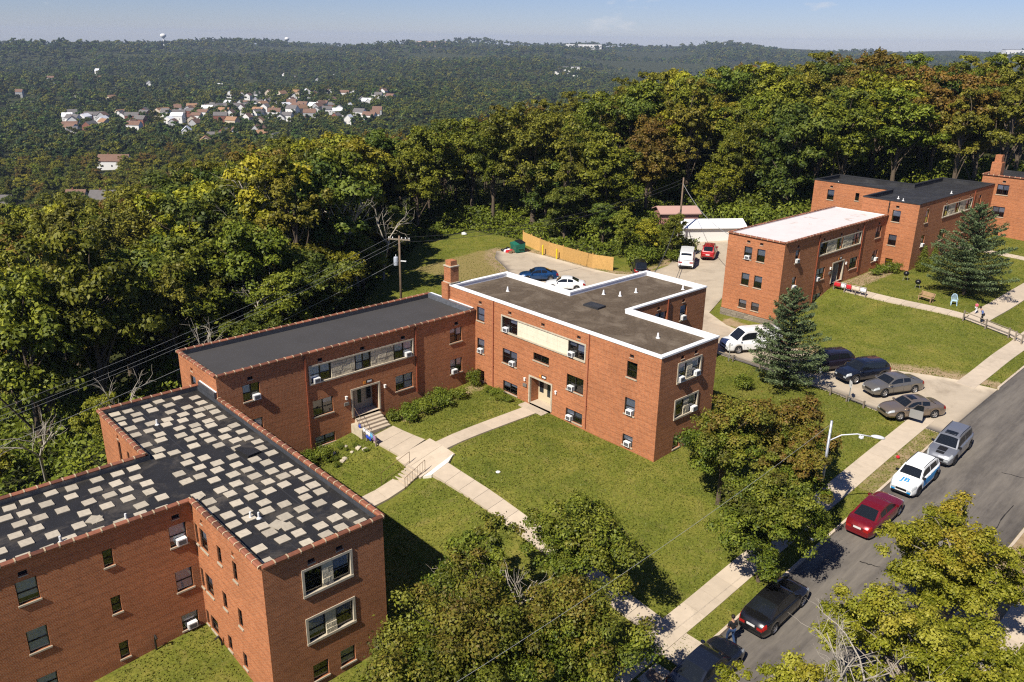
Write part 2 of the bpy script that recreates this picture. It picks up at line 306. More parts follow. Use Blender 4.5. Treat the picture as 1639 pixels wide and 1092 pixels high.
# ground sheet: fine near the houses, coarser and coarser to the horizon
def axis(c0,c1,step,far,gr=1.22):
    a=list(np.arange(c0,c1+1e-6,step)); d=step
    while a[-1]<far: d*=gr; a.append(a[-1]+d)
    d=step
    while a[0]>-far: d*=gr; a.insert(0,a[0]-d)
    return np.array(a)
gx=axis(-100,6,0.85,11000); gy=axis(-4,128,0.85,11000)
GX,GY=np.meshgrid(gx,gy,indexing='ij'); GZ=hgt(GX,GY)
rr=np.hypot(GX,GY)
GZ=GZ+np.where(rr<60,0,0)
inroad=(GX>KERB+.25)&(GX<ROADR-.25)&(np.abs(GY)<400)
GZ=np.where(inroad,GZ-0.45,GZ)
cxp=np.mean([p[0] for p in DRIVE]); 
GZ=np.where(inpoly(GX,GY,DRIVE),GZ-0.10,GZ)
for x0,x1,y0,y1 in ((-48.0,-40.4,29.6,32.7),(-41,-21.9,30.2,31.5),(-43.2,-41.7,32.4,41.6),(-42.7,-41.4,20,28.3),(-38.5,-21.9,83.4,84.6),(-26.5,-24.7,84,110)):
    GZ=np.where((GX>x0-.3)&(GX<x1+.3)&(GY>y0-.3)&(GY<y1+.3),GZ-.10,GZ)
nx,ny=GX.shape
vid=np.arange(nx*ny).reshape(nx,ny)
faces=np.stack([vid[:-1,:-1],vid[1:,:-1],vid[1:,1:],vid[:-1,1:]],-1).reshape(-1,4)
gm=bpy.data.meshes.new('ground'); gm.from_pydata(np.stack([GX,GY,GZ],-1).reshape(-1,3).tolist(),[],faces.tolist()); gm.polygons.foreach_set('use_smooth',[True]*len(gm.polygons))
CLEAR=[(20,-60),(-57,-30),(-57,8),(-60,26),(-68,42),(-78,49),(-88,60),(-94,68),(-94,78),(-84,79),(-70,80),(-69,95),(-72,104),(-60,106),(-58,112),(-55,125),(20,140)]
def edge_d(x,y,poly):
    d=np.full(np.shape(x),1e9); n=len(poly)
    for i in range(n):
        ax,ay=poly[i]; bx,by=poly[(i+1)%n]; ex,ey=bx-ax,by-ay; t=np.clip(((x-ax)*ex+(y-ay)*ey)/(ex*ex+ey*ey),0,1); d=np.minimum(d,np.hypot(x-ax-t*ex,y-ay-t*ey))
    return d
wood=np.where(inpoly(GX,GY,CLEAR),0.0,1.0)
ed=edge_d(GX,GY,DRIVE); dirt=np.clip(1.15-ed/2.4,0,1)*(1-inpoly(GX,GY,DRIVE)*1.0)*np.where((GY>66)&(GX>-45),1.0,np.where(GX<-60,0.8,0.25))
strip=((GX>-20.2)&(GX<-18.7)&(GY>50)&(GY<62)); dirt=np.maximum(dirt,np.where(strip,0.55,0))
dirt=np.maximum(dirt,np.where((GX>-10.8)&(GX<-7.5)&(GY<80),0.75,0))
dirt=np.maximum(dirt,np.where((np.abs(GX+48.7)<0.9)&(GY>33)&(GY<41.5),0.55,0)); dirt=np.maximum(dirt,np.where((np.abs(GX+38.9)<1.1)&(GY>86)&(GY<94),0.8,0))
dry=np.clip(np.where((GX<-72)&(GX>-84)&(GY>60)&(GY<72),0.5,0),0,1)
for nm,ar in (('wood',wood),('dirt',dirt),('dry',dry)):
    a=gm.attributes.new(nm,'FLOAT','POINT'); a.data.foreach_set('value',ar.reshape(-1).astype(np.float32))
def ground_mat():
    M=bpy.data.materials.new('lawn_and_soil'); M.use_nodes=True; t=M.node_tree; b=t.nodes['Principled BSDF']; l=t.links.new; b.inputs['Roughness'].default_value=0.95; b.inputs['Specular IOR Level'].default_value=0.1
    geo=t.nodes.new('ShaderNodeNewGeometry')
    def nz(sc,det=6,ro=.65,dist=0):
        n=t.nodes.new('ShaderNodeTexNoise'); n.inputs['Scale'].default_value=sc; n.inputs['Detail'].default_value=det; n.inputs['Roughness'].default_value=ro; n.inputs['Distortion'].default_value=dist; l(geo.outputs['Position'],n.inputs['Vector']); return n.outputs['Fac']
    def ramp(f,*st):
        r=t.nodes.new('ShaderNodeValToRGB'); e=r.color_ramp.elements; e[0].position=st[0][0]; e[0].color=(*st[0][1],1); e[1].position=st[-1][0]; e[1].color=(*st[-1][1],1)
        for p,c in st[1:-1]: k=e.new(p); k.color=(*c,1)
        l(f,r.inputs['Fac']); return r.outputs['Color']
    def mix(f,a,c,bt='MIX'):
        m=t.nodes.new('ShaderNodeMixRGB'); m.blend_type=bt
        for i,v in ((0,f),(1,a),(2,c)):
            if isinstance(v,(int,float)): m.inputs[i].default_value=v
            elif isinstance(v,tuple): m.inputs[i].default_value=(*v,1)
            else: l(v,m.inputs[i])
        return m.outputs['Color']
    def math_(op,a,b_,cl=False):
        m=t.nodes.new('ShaderNodeMath'); m.operation=op; m.use_clamp=cl
        for i,v in ((0,a),(1,b_)):
            if isinstance(v,(int,float)): m.inputs[i].default_value=v
            else: l(v,m.inputs[i])
        return m.outputs[0]
    def attr(n): a=t.nodes.new('ShaderNodeAttribute'); a.attribute_name=n; return a.outputs['Fac']
    g=ramp(nz(0.33,8,.72,.5),(0.30,(0.072,0.094,0.014)),(0.48,(0.122,0.138,0.022)),(0.62,(0.165,0.162,0.032)),(0.80,(0.25,0.20,0.06)))
    fine=ramp(nz(7.0,5,.7),(0.3,(0.55,0.55,0.5)),(0.7,(1.4,1.35,1.3)))
    g=mix(1,g,fine,'MULTIPLY')
    dryf=math_('MULTIPLY',math_('SUBTRACT',math_('ADD',nz(0.85,7,.75,.8),attr('dry')),0.53,True),2.6,True)
    g=mix(dryf,g,(0.22,0.175,0.065))
    soil=ramp(nz(1.4,7,.7),(0.3,(0.22,0.155,0.085)),(0.7,(0.36,0.27,0.16)))
    df=math_('MULTIPLY',math_('SUBTRACT',math_('ADD',math_('MULTIPLY',nz(1.1,7,.72,.6),0.9),math_('MULTIPLY',attr('dirt'),0.75)),0.72,True),4.5,True)
    g=mix(df,g,soil)
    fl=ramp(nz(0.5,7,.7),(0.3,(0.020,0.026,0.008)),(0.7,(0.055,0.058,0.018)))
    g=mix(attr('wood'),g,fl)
    l(g,b.inputs['Base Color'])
    bp=t.nodes.new('ShaderNodeBump'); bp.inputs['Strength'].default_value=0.7; bp.inputs['Distance'].default_value=0.08; l(nz(9,5,.75),bp.inputs['Height']); l(bp.outputs['Normal'],b.inputs['Normal'])
    return M
gm.materials.append(ground_mat())
tag(link('ground',gm),kind='structure')

def drape(name,poly,step,off,mat_,skirt=0.12,hf=None,attrs=None):
    hf=hf or hgt
    xs=[p[0] for p in poly]; ys=[p[1] for p in poly]
    pts=[]; n=len(poly)
    for i in range(n):
        a,b=poly[i],poly[(i+1)%n]; k=max(1,int(math.hypot(b[0]-a[0],b[1]-a[1])/step))
        for q in range(k): pts.append((a[0]+(b[0]-a[0])*q/k,a[1]+(b[1]-a[1])*q/k))
    nb=len(pts); edges=[(i,(i+1)%nb) for i in range(nb)]
    X,Y=np.meshgrid(np.arange(min(xs),max(xs),step),np.arange(min(ys),max(ys),step)); X=X.ravel(); Y=Y.ravel()
    ok=inpoly(X,Y,poly)&(edge_d(X,Y,poly)>step*.45); pts+=list(zip(X[ok].tolist(),Y[ok].tolist()))
    vs_,es_,fs_,*_=delaunay_2d_cdt([Vector(p) for p in pts],edges,[],1,1e-4)
    V=np.array([(v.x,v.y) for v in vs_]); H=hf(V[:,0],V[:,1])+off
    verts=[(V[i,0],V[i,1],H[i]) for i in range(len(V))]; fc=[tuple(f) for f in fs_]
    # skirt along the boundary
    base=len(verts); verts+= [(V[i,0],V[i,1],H[i]-skirt) for i in range(nb)]
    for i in range(nb): j=(i+1)%nb; fc.append((i,base+i,base+j,j))
    me=bpy.data.meshes.new(name); me.from_pydata(verts,[],fc); me.materials.append(mat_); me.polygons.foreach_set('use_smooth',[len(f)==3 for f in fc]); me.update()
    return link(name,me)
# road bed sits a kerb's height below the lawn
road_h=lambda x,y: np.array([street_z(t) for t in np.asarray(y).ravel()]).reshape(np.shape(y))-0.13-0.004*np.abs(np.asarray(x)+15)
rd=[(KERB+.02,t) for t in range(-40,151,5)]+[(ROADR-.02,t) for t in range(150,-41,-5)]
tag(drape('road',rd,2.0,0.0,ASPH,0.2,road_h),kind='structure')
rdo=bpy.data.objects['road']; cr=random.Random(12)
for (cx_,cy_,ln,an) in ((-13.4,58.5,1.6,.15),(-14.5,66.0,2.4,1.2),(-13.0,45.0,5.5,1.5),(-15.2,40.0,3.0,1.45),(-12.2,52.0,6.0,1.6),(-16.0,43.5,1.2,.3)):
    mb=MB(); p=[]; 
    for i in range(9): d_=ln*(i/8-.5); p.append((cx_+math.cos(an)*d_+cr.uniform(-.08,.08),cy_+math.sin(an)*d_+cr.uniform(-.08,.08)))
    for a_,b_ in zip(p[:-1],p[1:]):
        u_=Vector((b_[0]-a_[0],b_[1]-a_[1])).normalized(); n_=Vector((-u_.y,u_.x))*cr.uniform(.018,.04)
        q=[(a_[0]-n_.x,a_[1]-n_.y),(b_[0]-n_.x,b_[1]-n_.y),(b_[0]+n_.x,b_[1]+n_.y),(a_[0]+n_.x,a_[1]+n_.y)]; mb.quad(*[(x,y,float(road_h(np.array(x),np.array(y)))+.012) for x,y in q])
    mb.build('tar_crack',mat('tar',(0.02,0.018,0.016),.6),rdo)
tag(drape('driveway',DRIVE,1.0,0.03,CONC2,0.15),kind='structure')
# kerb stones, one child per stone
ke=empty('kerb'); tag(ke,kind='structure')
def slab(name,parent,pts,top,thick,mat_,bev=0.0):
    """a slab over four plan points; top is a height function"""
    zt=[top(x,y) for x,y in pts]; p=[(x,y,z-thick) for (x,y),z in zip(pts,zt)]+[(x,y,z) for (x,y),z in zip(pts,zt)]
    return MB().hexa(p).build(name,mat_,parent)
stz=lambda x,y: street_z(y)
t=8.0
while t<118:
    e=t+2.35
    if not (60.4<t<70.2):
        slab('kerb_stone',ke,[(KERB-.13,t),(KERB+.03,t),(KERB+.03,e-.03),(KERB-.13,e-.03)],lambda x,y: street_z(y)+.03,0.4,CONC)
    t=e
t=8.0
while t<100:
    e=t+2.35; slab('kerb_stone',ke,[(ROADR-.03,t),(ROADR+.13,t),(ROADR+.13,e-.03),(ROADR-.03,e-.03)],lambda x,y: street_z(y)+.03,0.4,CONC); t=e
tag(empty('x'),kind='structure').name='sidewalk'; sw=bpy.data.objects['sidewalk']
t=6.0
while t<120:
    e=t+1.52
    if not (61<t<69.6):
        slab('slab',sw,[(-21.75,t),(-20.25,t),(-20.25,e-.025),(-21.75,e-.025)],lambda x,y: hz(x,y)+.045,0.2,CONC)
    t=e
t=6.0
while t<100:
    e=t+1.52; slab('slab',sw,[(-9.0,t),(-7.6,t),(-7.6,e-.025),(-9.0,e-.025)],lambda x,y: hz(x,y)+.045,0.2,CONC); t=e
# short crossing walk from the sidewalk to the kerb
slab('slab',sw,[(-20.24,29.5),(-19.1,29.5),(-19.1,31.6),(-20.24,31.6)],lambda x,y: street_z(y)+.045,0.2,CONC)
slab('slab',sw,[(-20.1,27.4),(-19.15,27.4),(-19.15,28.9),(-20.1,28.9)],lambda x,y: street_z(y)+.04,0.2,CONC)
# courtyard paths
pa=empty('footpath'); tag(pa,kind='structure')
PS=[]                                                  # height keys along the walk
def strip(a,b,wd,seg,top=None,mat_=CONC):
    a=Vector(a); b=Vector(b); d=(b-a); n=max(1,round(d.length/seg)); u=d.normalized(); p=Vector((-u.y,u.x))*wd/2; g=u*0.012
    for i in range(n):
        s0=a+d*(i/n)+g; s1=a+d*((i+1)/n)-g
        slab('slab',pa,[tuple(s0-p),tuple(s1-p),tuple(s1+p),tuple(s0+p)],top or (lambda x,y: hz(x,y)+.05),0.22,mat_)
strip((-48.0,31.0),(-44.2,31.2),2.3,1.5)
strip((-44.2,31.2),(-41.0,31.0),2.9,1.6)

strip((-40.55,30.85),(-21.75,30.85),1.35,1.5)
strip((-42.6,32.5),(-42.3,41.0),1.4,1.45)
strip((-42.3,41.0),(-42.3,41.75),2.6,0.8)
slab('slab',pa,[(-41.0,29.7),(-40.56,30.1),(-40.56,31.6),(-41.0,32.4)],lambda x,y: hz(x,y)+.055,0.22,mat('painted_edge',(0.66,0.62,0.54),0.8,var=.15,vscale=5))
strip((-42.05,19.8),(-42.05,28.45),1.45,1.45)
# second courtyard
strip((-38.6,84.0),(-26.4,84.0),1.25,1.6)
strip((-26.3,84.0),(-21.8,84.0),1.3,1.6)
strip((-25.6,84.7),(-25.6,110),1.9,1.9)
strip((-36.7,108.5),(-26.6,108.5),1.3,1.6)
# ---------------------------------------------------------------- brick apartment houses
class Bld:
    """a brick house: parts are collected under one empty"""
    def __init__(s,name,label,loc,cat='apartment building',group='brick apartment houses around the lawns'):
        s.e=empty(name,(0,0,0),0,label,cat,group); s.o=Vector(loc); s.e.location=loc
    def L(s,p): return (p[0]-s.o.x,p[1]-s.o.y,p[2]-s.o.z)
class Face:
    """vertical wall plane. axis 's': X=val, runs along Y, facing sgn*X; axis 't': Y=val, runs along X, facing sgn*Y"""
    def __init__(s,b,axis,val,a,b_,z0,z1,sgn):
        s.b=b; s.axis=axis; s.val=val; s.a=a; s.c=b_; s.z0=z0; s.z1=z1; s.sgn=sgn; s.op=[]
    def P(s,u,z,d=0):
        q=(s.val+s.sgn*d,u,z) if s.axis=='s' else (u,s.val+s.sgn*d,z)
        return s.b.L(q)
    def flip(s): return (s.axis=='s')!=(s.sgn>0)
    def q(s,mb,u0,z0,u1,z1,d,mi=0,uvs=True):
        c=[(u0,z0),(u1,z0),(u1,z1),(u0,z1)]
        if s.flip(): c=c[::-1]
        mb.quad(*[s.P(u,z,d) for u,z in c],uv=[(u+s.val*.37,z) for u,z in c] if uvs else None,mi=mi)
    def box(s,mb,u0,z0,u1,z1,d0,d1,mi=0):
        p=[s.P(u0,z0,d0),s.P(u1,z0,d0),s.P(u1,z0,d1),s.P(u0,z0,d1),s.P(u0,z1,d0),s.P(u1,z1,d0),s.P(u1,z1,d1),s.P(u0,z1,d1)]
        if not s.flip(): p=[p[i] for i in (3,2,1,0,7,6,5,4)]
        # orient outward
        mb.hexa(p,mi)
    def piece(s,name,mat_,u0,z0,u1,z1,d0,d1,parent=None):
        m_=MB(); s.box(m_,u0,z0,u1,z1,d0,d1); return m_.build(name,mat_,parent or s.b.e)
    def wall(s,depth=0.13,name='wall'):
        us=sorted({s.a,s.c,*[x for o in s.op for x in o[:2]]}); zs=sorted({s.z0,s.z1,*[x for o in s.op for x in o[2:4]]})
        mb=MB()
        for i in range(len(us)-1):
            for j in range(len(zs)-1):
                um,zm=(us[i]+us[i+1])/2,(zs[j]+zs[j+1])/2
                if any(o[0]<um<o[1] and o[2]<zm<o[3] for o in s.op): continue
                s.q(mb,us[i],zs[j],us[i+1],zs[j+1],0)
        for o in s.op:
            dp=o[4] if len(o)>4 else depth
            u0,u1,z0,z1=o[:4]
            for (a,b) in (((u0,z0),(u0,z1)),((u0,z1),(u1,z1)),((u1,z1),(u1,z0)),((u1,z0),(u0,z0))):
                c=[s.P(*a,0),s.P(*b,0),s.P(*b,-dp),s.P(*a,-dp)]
                if not s.flip(): c=c[::-1]
                l_=abs(a[0]-b[0])+abs(a[1]-b[1]); uv=[(0,0),(0,l_),(dp,l_),(dp,0)] if a[0]==b[0] else [(0,0),(l_,0),(l_,dp),(0,dp)]
                mb.quad(*c,uv=uv if s.flip() else uv[::-1])
        return mb.build(name,BRICK,s.b.e)
AC_N=[0]
def ac_unit(f,u,z,label,group,wd=0.50,h=0.35):
    """window air conditioner hanging out of the opening"""
    p0=f.P(u,z,0); w=f.b.o
    e=empty('air_conditioner',(p0[0]+w.x,p0[1]+w.y,p0[2]+w.z),0,label,'air conditioner',group)
    ax=Vector((0,1,0)) if f.axis=='s' else Vector((1,0,0)); n=Vector((f.sgn,0,0)) if f.axis=='s' else Vector((0,f.sgn,0)); up=Vector((0,0,1))
    def bx(u0,u1,d0,d1,z0,z1,mb):
        p=[ax*a+n*d+up*zz for zz in (z0,z1) for a,d in ((u0,d0),(u1,d0),(u1,d1),(u0,d1))]
        if (ax.cross(n)).z<0: p=[p[i] for i in (3,2,1,0,7,6,5,4)]
        mb.hexa(p)
    m_=MB(); bx(-wd/2,wd/2,-.10,.20,0,h,m_); m_.build('casing',WHITE,e)
    m_=MB(); bx(-wd/2+.06,wd/2-.06,.201,.21,.05,h-.06,m_); m_.build('grille',GRILLE,e)
    m_=MB()
    for k in (0,1,2): bx(wd/2,wd/2+.006,.05,.17,.07+k*.09,.105+k*.09,m_); bx(-wd/2-.006,-wd/2,.05,.17,.07+k*.09,.105+k*.09,m_)
    m_.build('side_louvres',GRILLE,e)
    return e
WR=random.Random(11)
def window(f,u0,u1,z0,z1,cols=1,frame=FRAME,blind=None,sill=True,hole=True,fr=0.045,depth=0.11,split=True,lab=None,parent=None,fill=None):
    if hole: f.op.append((u0,u1,z0,z1,0.13))
    mb=MB(); zm=z0+(z1-z0)*0.48
    d0,d1=-.12,-.07
    f.box(mb,u0,z0,u0+fr,z1,d0,d1); f.box(mb,u1-fr,z0,u1,z1,d0,d1); f.box(mb,u0+fr,z1-fr,u1-fr,z1,d0,d1); f.box(mb,u0+fr,z0,u1-fr,z0+fr,d0,d1)
    cw=(u1-u0)/cols
    for k in range(1,cols): f.box(mb,u0+cw*k-.035,z0+fr,u0+cw*k+.035,z1-fr,d0-.001,d1+.012)
    if split:
        for k in range(cols):
            a=u0+cw*k+(fr if k==0 else .035); b=u0+cw*(k+1)-(fr if k==cols-1 else .035); f.box(mb,a,zm-.022,b,zm+.022,d0+.004,d1+.006)
    wn=mb.build('window',frame,parent or f.b.e)
    if lab: wn['label']=lab
    for k in range(cols):
        a=u0+cw*k+(fr if k==0 else .035); b=u0+cw*(k+1)-(fr if k==cols-1 else .035)
        for (p,q) in (((z0+fr,zm-.022),(zm+.022,z1-fr)) if split else ((z0+fr,z1-fr),)):
            m_=MB(); f.q(m_,a,p,b,q,-.098); m_.build('pane',PANE,wn)
        bl=WR.choice((0,.3,.45,.5,.5,.55,.62,.8,1.0)) if blind is None else blind
        if bl>0:
            m_=MB(); f.q(m_,a,max(z0+fr,z1-fr-(z1-z0-2*fr)*bl),b,z1-fr,-.15); m_.build('blind',fill or BLIND,wn)
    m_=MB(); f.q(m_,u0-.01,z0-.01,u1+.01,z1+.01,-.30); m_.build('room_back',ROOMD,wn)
    if sill:
        m_=MB(); f.box(m_,u0-.05,z0-.09,u1+.05,z0-.001,-.11,.06); m_.build('sill',SILL,wn)
    return wn
def vent(f,u,z,w=0.38,h=0.24):
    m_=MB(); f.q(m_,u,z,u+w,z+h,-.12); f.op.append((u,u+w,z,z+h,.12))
    v=m_.build('vent',ROOMD,f.b.e); m_=MB(); f.box(m_,u-.02,z-.05,u+w+.02,z-.001,-.1,.03); m_.build('sill',SILL,v); return v
def rubble(f,u0,u1,z0,z1,parent,seed,mat_=RUBBLE,proud=0.02):
    """a field of squared stone blocks, each one a piece"""
    r=random.Random(seed); z=z0
    hs=[]
    while z<z1-.02: h=min(r.uniform(.16,.34),z1-z); h=h if z1-z-h>.1 else z1-z; hs.append((z,z+h)); z+=h
    for (a,b) in hs:
        u=u0
        while u<u1-.02:
            w_=min(r.uniform(.28,.75),u1-u); w_=w_ if u1-u-w_>.15 else u1-u
            m_=MB(); f.box(m_,u+.01,a+.01,u+w_-.01,b-.01,-.10,-.03+r.uniform(-.012,proud)); m_.build('stone',mat_,parent); u+=w_
    m_=MB(); f.q(m_,u0,z0,u1,z1,-.085); m_.build('mortar_bed',SILL,parent)
def trim_frame(f,u0,u1,z0,z1,w=.11,name='stone_surround',m=STONE):
    mb=MB(); d0,d1=-.10,.045
    f.box(mb,u0-w,z0-w,u1+w,z0,d0,d1+.03); f.box(mb,u0-w,z1,u1+w,z1+w,d0,d1); f.box(mb,u0-w,z0,u0,z1,d0,d1); f.box(mb,u1,z0,u1+w,z1,d0,d1)
    return mb.build(name,m,f.b.e)
def panel(f,u0,u1,z0,z1,parts,seed):
    """long framed band of windows and stone. parts: list of (a,b,kind)"""
    w=.11; f.op.append((u0,u1,z0,z1,.13)); pn=trim_frame(f,u0+w,u1-w,z0+w,z1-w,w)
    for a,b,k in parts:
        if k=='s': rubble(f,a,b,z0+w,z1-w,pn,seed+int(a*7))
        elif k=='p':
            m_=MB(); n=5; st=(b-a)/n
            for i in range(n):
                for j in range(3):
                    zz=(z1-z0-2*w)/3; m_=MB(); f.box(m_,a+st*i+.004,z0+w+zz*j+.004,a+st*(i+1)-.004,z0+w+zz*(j+1)-.004,-.10,-.03); m_.build('stone_panel_block',PALE,pn)
            m_=MB(); f.q(m_,a,z0+w,b,z1-w,-.06); m_.build('mortar_bed',SILL,pn)
        else: window(f,a,b,z0+w,z1-w,2,sill=False,hole=False)
def pair_stone(f,u0,u1,z0,z1,seed,m=None):
    """two windows either side of a stone pier inside one frame"""
    w=.13; f.op.append((u0,u1,z0,z1,.13)); pn=trim_frame(f,u0+w,u1-w,z0+w,z1-w,w); a,b=u0+w,u1-w; c=(a+b)/2; h=.30
    window(f,a,c-h,z0+w,z1-w,1,sill=False,hole=False); window(f,c+h,b,z0+w,z1-w,1,sill=False,hole=False)
    rubble(f,c-h,c+h,z0+w,z1-w,pn,seed,RUBBLE,.06)
def downspout(f,u,z0,z1,m=DOWN,r=.05):
    m_=MB(); f.box(m_,u-r,z0,u+r,z1,.015,.11)
    for k in range(1,4): zz=z0+(z1-z0)*k/4; f.box(m_,u-r-.03,zz-.03,u+r+.03,zz+.03,.0,.12)
    return m_.build('downspout',m,f.b.e)
def entry(f,u0,u1,z0,z1,doorm,depth=1.0,open_=False):
    """recessed doorway with stone surround, side walls, landing, a pair of doors, lights and a number plate"""
    w=.13; f.op.append((u0,u1,z0,z1,.14)); mb=MB()
    f.box(mb,u0,z0,u0+w,z1,-.14,.05); f.box(mb,u1-w,z0,u1,z1,-.14,.05); f.box(mb,u0+w,z1-w,u1-w,z1,-.14,.05)
    dr=mb.build('door_surround',STONE,f.b.e)
    mb=MB()
    for (a,b) in (((u0+w,z0),(u0+w,z1-w)),((u0+w,z1-w),(u1-w,z1-w)),((u1-w,z1-w),(u1-w,z0))):
        c=[f.P(*a,-.14),f.P(*b,-.14),f.P(*b,-depth),f.P(*a,-depth)]
        if not f.flip(): c=c[::-1]
        l_=abs(a[0]-b[0])+abs(a[1]-b[1]); mb.quad(*c,uv=[(0,0),(0,l_),(depth,l_),(depth,0)])
    mb.build('recess',BRICK,dr)
    f.piece('landing',CONC,u0+w,z0-.18,u1-w,z0+.02,-depth,.0,dr)
    a,b=u0+w,u1-w; t_=z1-w; f.piece('transom',ALU,a,t_-.28,b,t_,-depth,-depth+.06,dr)
    ww=(b-a); pl=[(a,a+.30*ww,'l'),(a+.30*ww,a+.70*ww,'d'),(a+.70*ww,b,'l')]
    for p,q,k in pl:
        if k=='d':
            mb=MB(); 
            if open_:
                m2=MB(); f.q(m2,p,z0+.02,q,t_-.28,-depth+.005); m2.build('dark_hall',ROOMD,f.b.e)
                f.box(mb,q-.06,z0+.02,q,t_-.3,-depth+.02,-depth+.85)
            else: f.box(mb,p+.02,z0+.03,q-.02,t_-.3,-depth+.01,-depth+.07)
            d=mb.build('door',doorm,f.b.e)
            if not open_:
                m2=MB(); f.q(m2,(p+q)/2-.17,z0+.55,(p+q)/2+.17,t_-.5,-depth+.073); m2.build('door_pane',mat('door_glass',(0.02,0.025,0.03),0.1),d)
                m2=MB(); f.box(m2,q-.14,z0+1.0,q-.08,z0+1.18,-depth+.072,-depth+.12); m2.build('handle',STEEL,d)
        else:
            d=f.piece('side_panel',doorm,p,z0+.02,q,t_-.3,-depth+.005,-depth+.05,dr)
            m2=MB(); f.q(m2,p+.12,z0+.7,q-.12,t_-.45,-depth+.055); m2.build('side_light',mat('door_glass',(0.02,0.025,0.03),0.1),f.b.e)
    for uu in (u0-.42,u1+.42):
        m2=MB(); f.box(m2,uu-.06,z1-.66,uu+.06,z1-.42,.0,.12); f.box(m2,uu-.09,z1-.45,uu+.09,z1-.40,.0,.15); m2.build('wall_lamp',mat('lamp_white',(0.8,0.8,0.76),0.4),f.b.e)
    uu=(u0+u1)/2
    p=f.piece('number_plate',FRAME,uu+.10,z1+.14,uu+.62,z1+.40,.0,.03); f.piece('number_strip',WHITE,uu+.17,z1+.20,uu+.55,z1+.34,.031,.036,p)
    f.piece('sticker',mat('orange_sticker',(0.6,0.22,0.03),0.6),uu-.16,z1+.14,uu+.05,z1+.34,.0,.02)
    f.piece('letter_box',ALU,u0-.62,z1-1.15,u0-.22,z1-.9,.0,.09)
    return dr
def outline_roof(b,poly,z,zi,mat_,par_in,cop,th=.22,tile=None,tlen=.62,cop_mat=None):
    """flat roof sheet below a parapet; cop 'tile' lays single coping tiles, 'sheet' a metal cap"""
    n=len(poly); c=Vector((sum(p[0] for p in poly)/n,sum(p[1] for p in poly)/n))
    ins=[]
    area=sum(poly[i][0]*poly[(i+1)%n][1]-poly[(i+1)%n][0]*poly[i][1] for i in range(n)); sg=1 if area>0 else -1
    for i in range(n):
        p0,p1,p2=Vector(poly[i-1]),Vector(poly[i]),Vector(poly[(i+1)%n]); d1=(p1-p0).normalized(); d2=(p2-p1).normalized(); n1=Vector((-d1.y,d1.x))*sg; n2=Vector((-d2.y,d2.x))*sg
        ins.append(p1+(n1+n2)*th)
    mb=MB(); mb.poly([b.L((p.x,p.y,zi)) for p in (ins if sg>0 else ins[::-1])])
    roof=mb.build('roof',mat_,b.e)
    mb=MB()
    for i in range(n):
        p,q=ins[i],ins[(i+1)%n]; c4=[b.L((p.x,p.y,zi)),b.L((q.x,q.y,zi)),b.L((q.x,q.y,z)),b.L((p.x,p.y,z))]
        mb.quad(*(c4[::-1] if sg<0 else c4))
    mb.build('parapet_lining',par_in,b.e)
    if cop=='sheet':
        mb=MB(); ov=.05
        for i in range(n):
            p,q=Vector(poly[i]),Vector(poly[(i+1)%n]); pi,qi=ins[i],ins[(i+1)%n]; d=(q-p).normalized(); nn=Vector((d.y,-d.x))*sg
            po=p+(p-pi).normalized()*ov*1.4; qo=q+(q-qi).normalized()*ov*1.4; pj=pi-(p-pi).normalized()*.03; qj=qi-(q-qi).normalized()*.03
            a=[b.L((v.x,v.y,z+h)) for h in (-.09,.03) for v in (po,qo,qj,pj)]
            if sg<0: a=[a[k] for k in (3,2,1,0,7,6,5,4)]
            mb.hexa(a)
        mb.build('coping',cop_mat,b.e)
    return roof,ins,sg
_tilecache={}
def coping_tiles(b,edges,z,tlen=.62,th=.30,r=None):
    """rounded terracotta coping tiles laid end to end; edges: (x0,y0,x1,y1)"""
    def me(l_):
        k=round(l_,2)
        if k not in _tilecache:
            mb=MB(); prof=[(-th/2,-.05),(-th/2,.02),(-th*.28,.075),(th*.28,.075),(th/2,.02),(th/2,-.05)]
            for (xa,xb,ex) in ((0,l_-.07,0),(l_-.07,l_,.022)):
                A=[(xa,y*(1+ex*4),zz+(ex if zz>0 else 0)) for y,zz in prof]; B=[(xb,y*(1+ex*4),zz+(ex if zz>0 else 0)) for y,zz in prof]
                for i in range(5): mb.quad(A[i],B[i],B[i+1],A[i+1],mi=0 if ex==0 else 1)
                mb.poly(A[::-1] if False else A,mi=0); mb.poly(B[::-1])
            _tilecache[k]=mb.mesh('coping_tile',[TILE,TILE_J])
        return _tilecache[k]
    for x0,y0,x1,y1 in edges:
        d=Vector((x1-x0,y1-y0)); n=max(1,round(d.length/tlen)); l_=d.length/n; a=math.atan2(d.y,d.x)
        for i in range(n):
            p=Vector((x0,y0))+d*(i/n); link('coping_tile',me(l_),b.e,b.L((p.x,p.y,z)),(random.uniform(-.015,.015),0,a))
def pipe(b,x,y,z,h=.35,r=.06,m=None):
    mb=MB(); mb.lathe([(r*2.6,0),(r*2.2,.03),(r,.07),(r,h),(0.001,h)],b.L((x,y,z)),8); return mb.build('vent_pipe',m or STEEL,b.e)

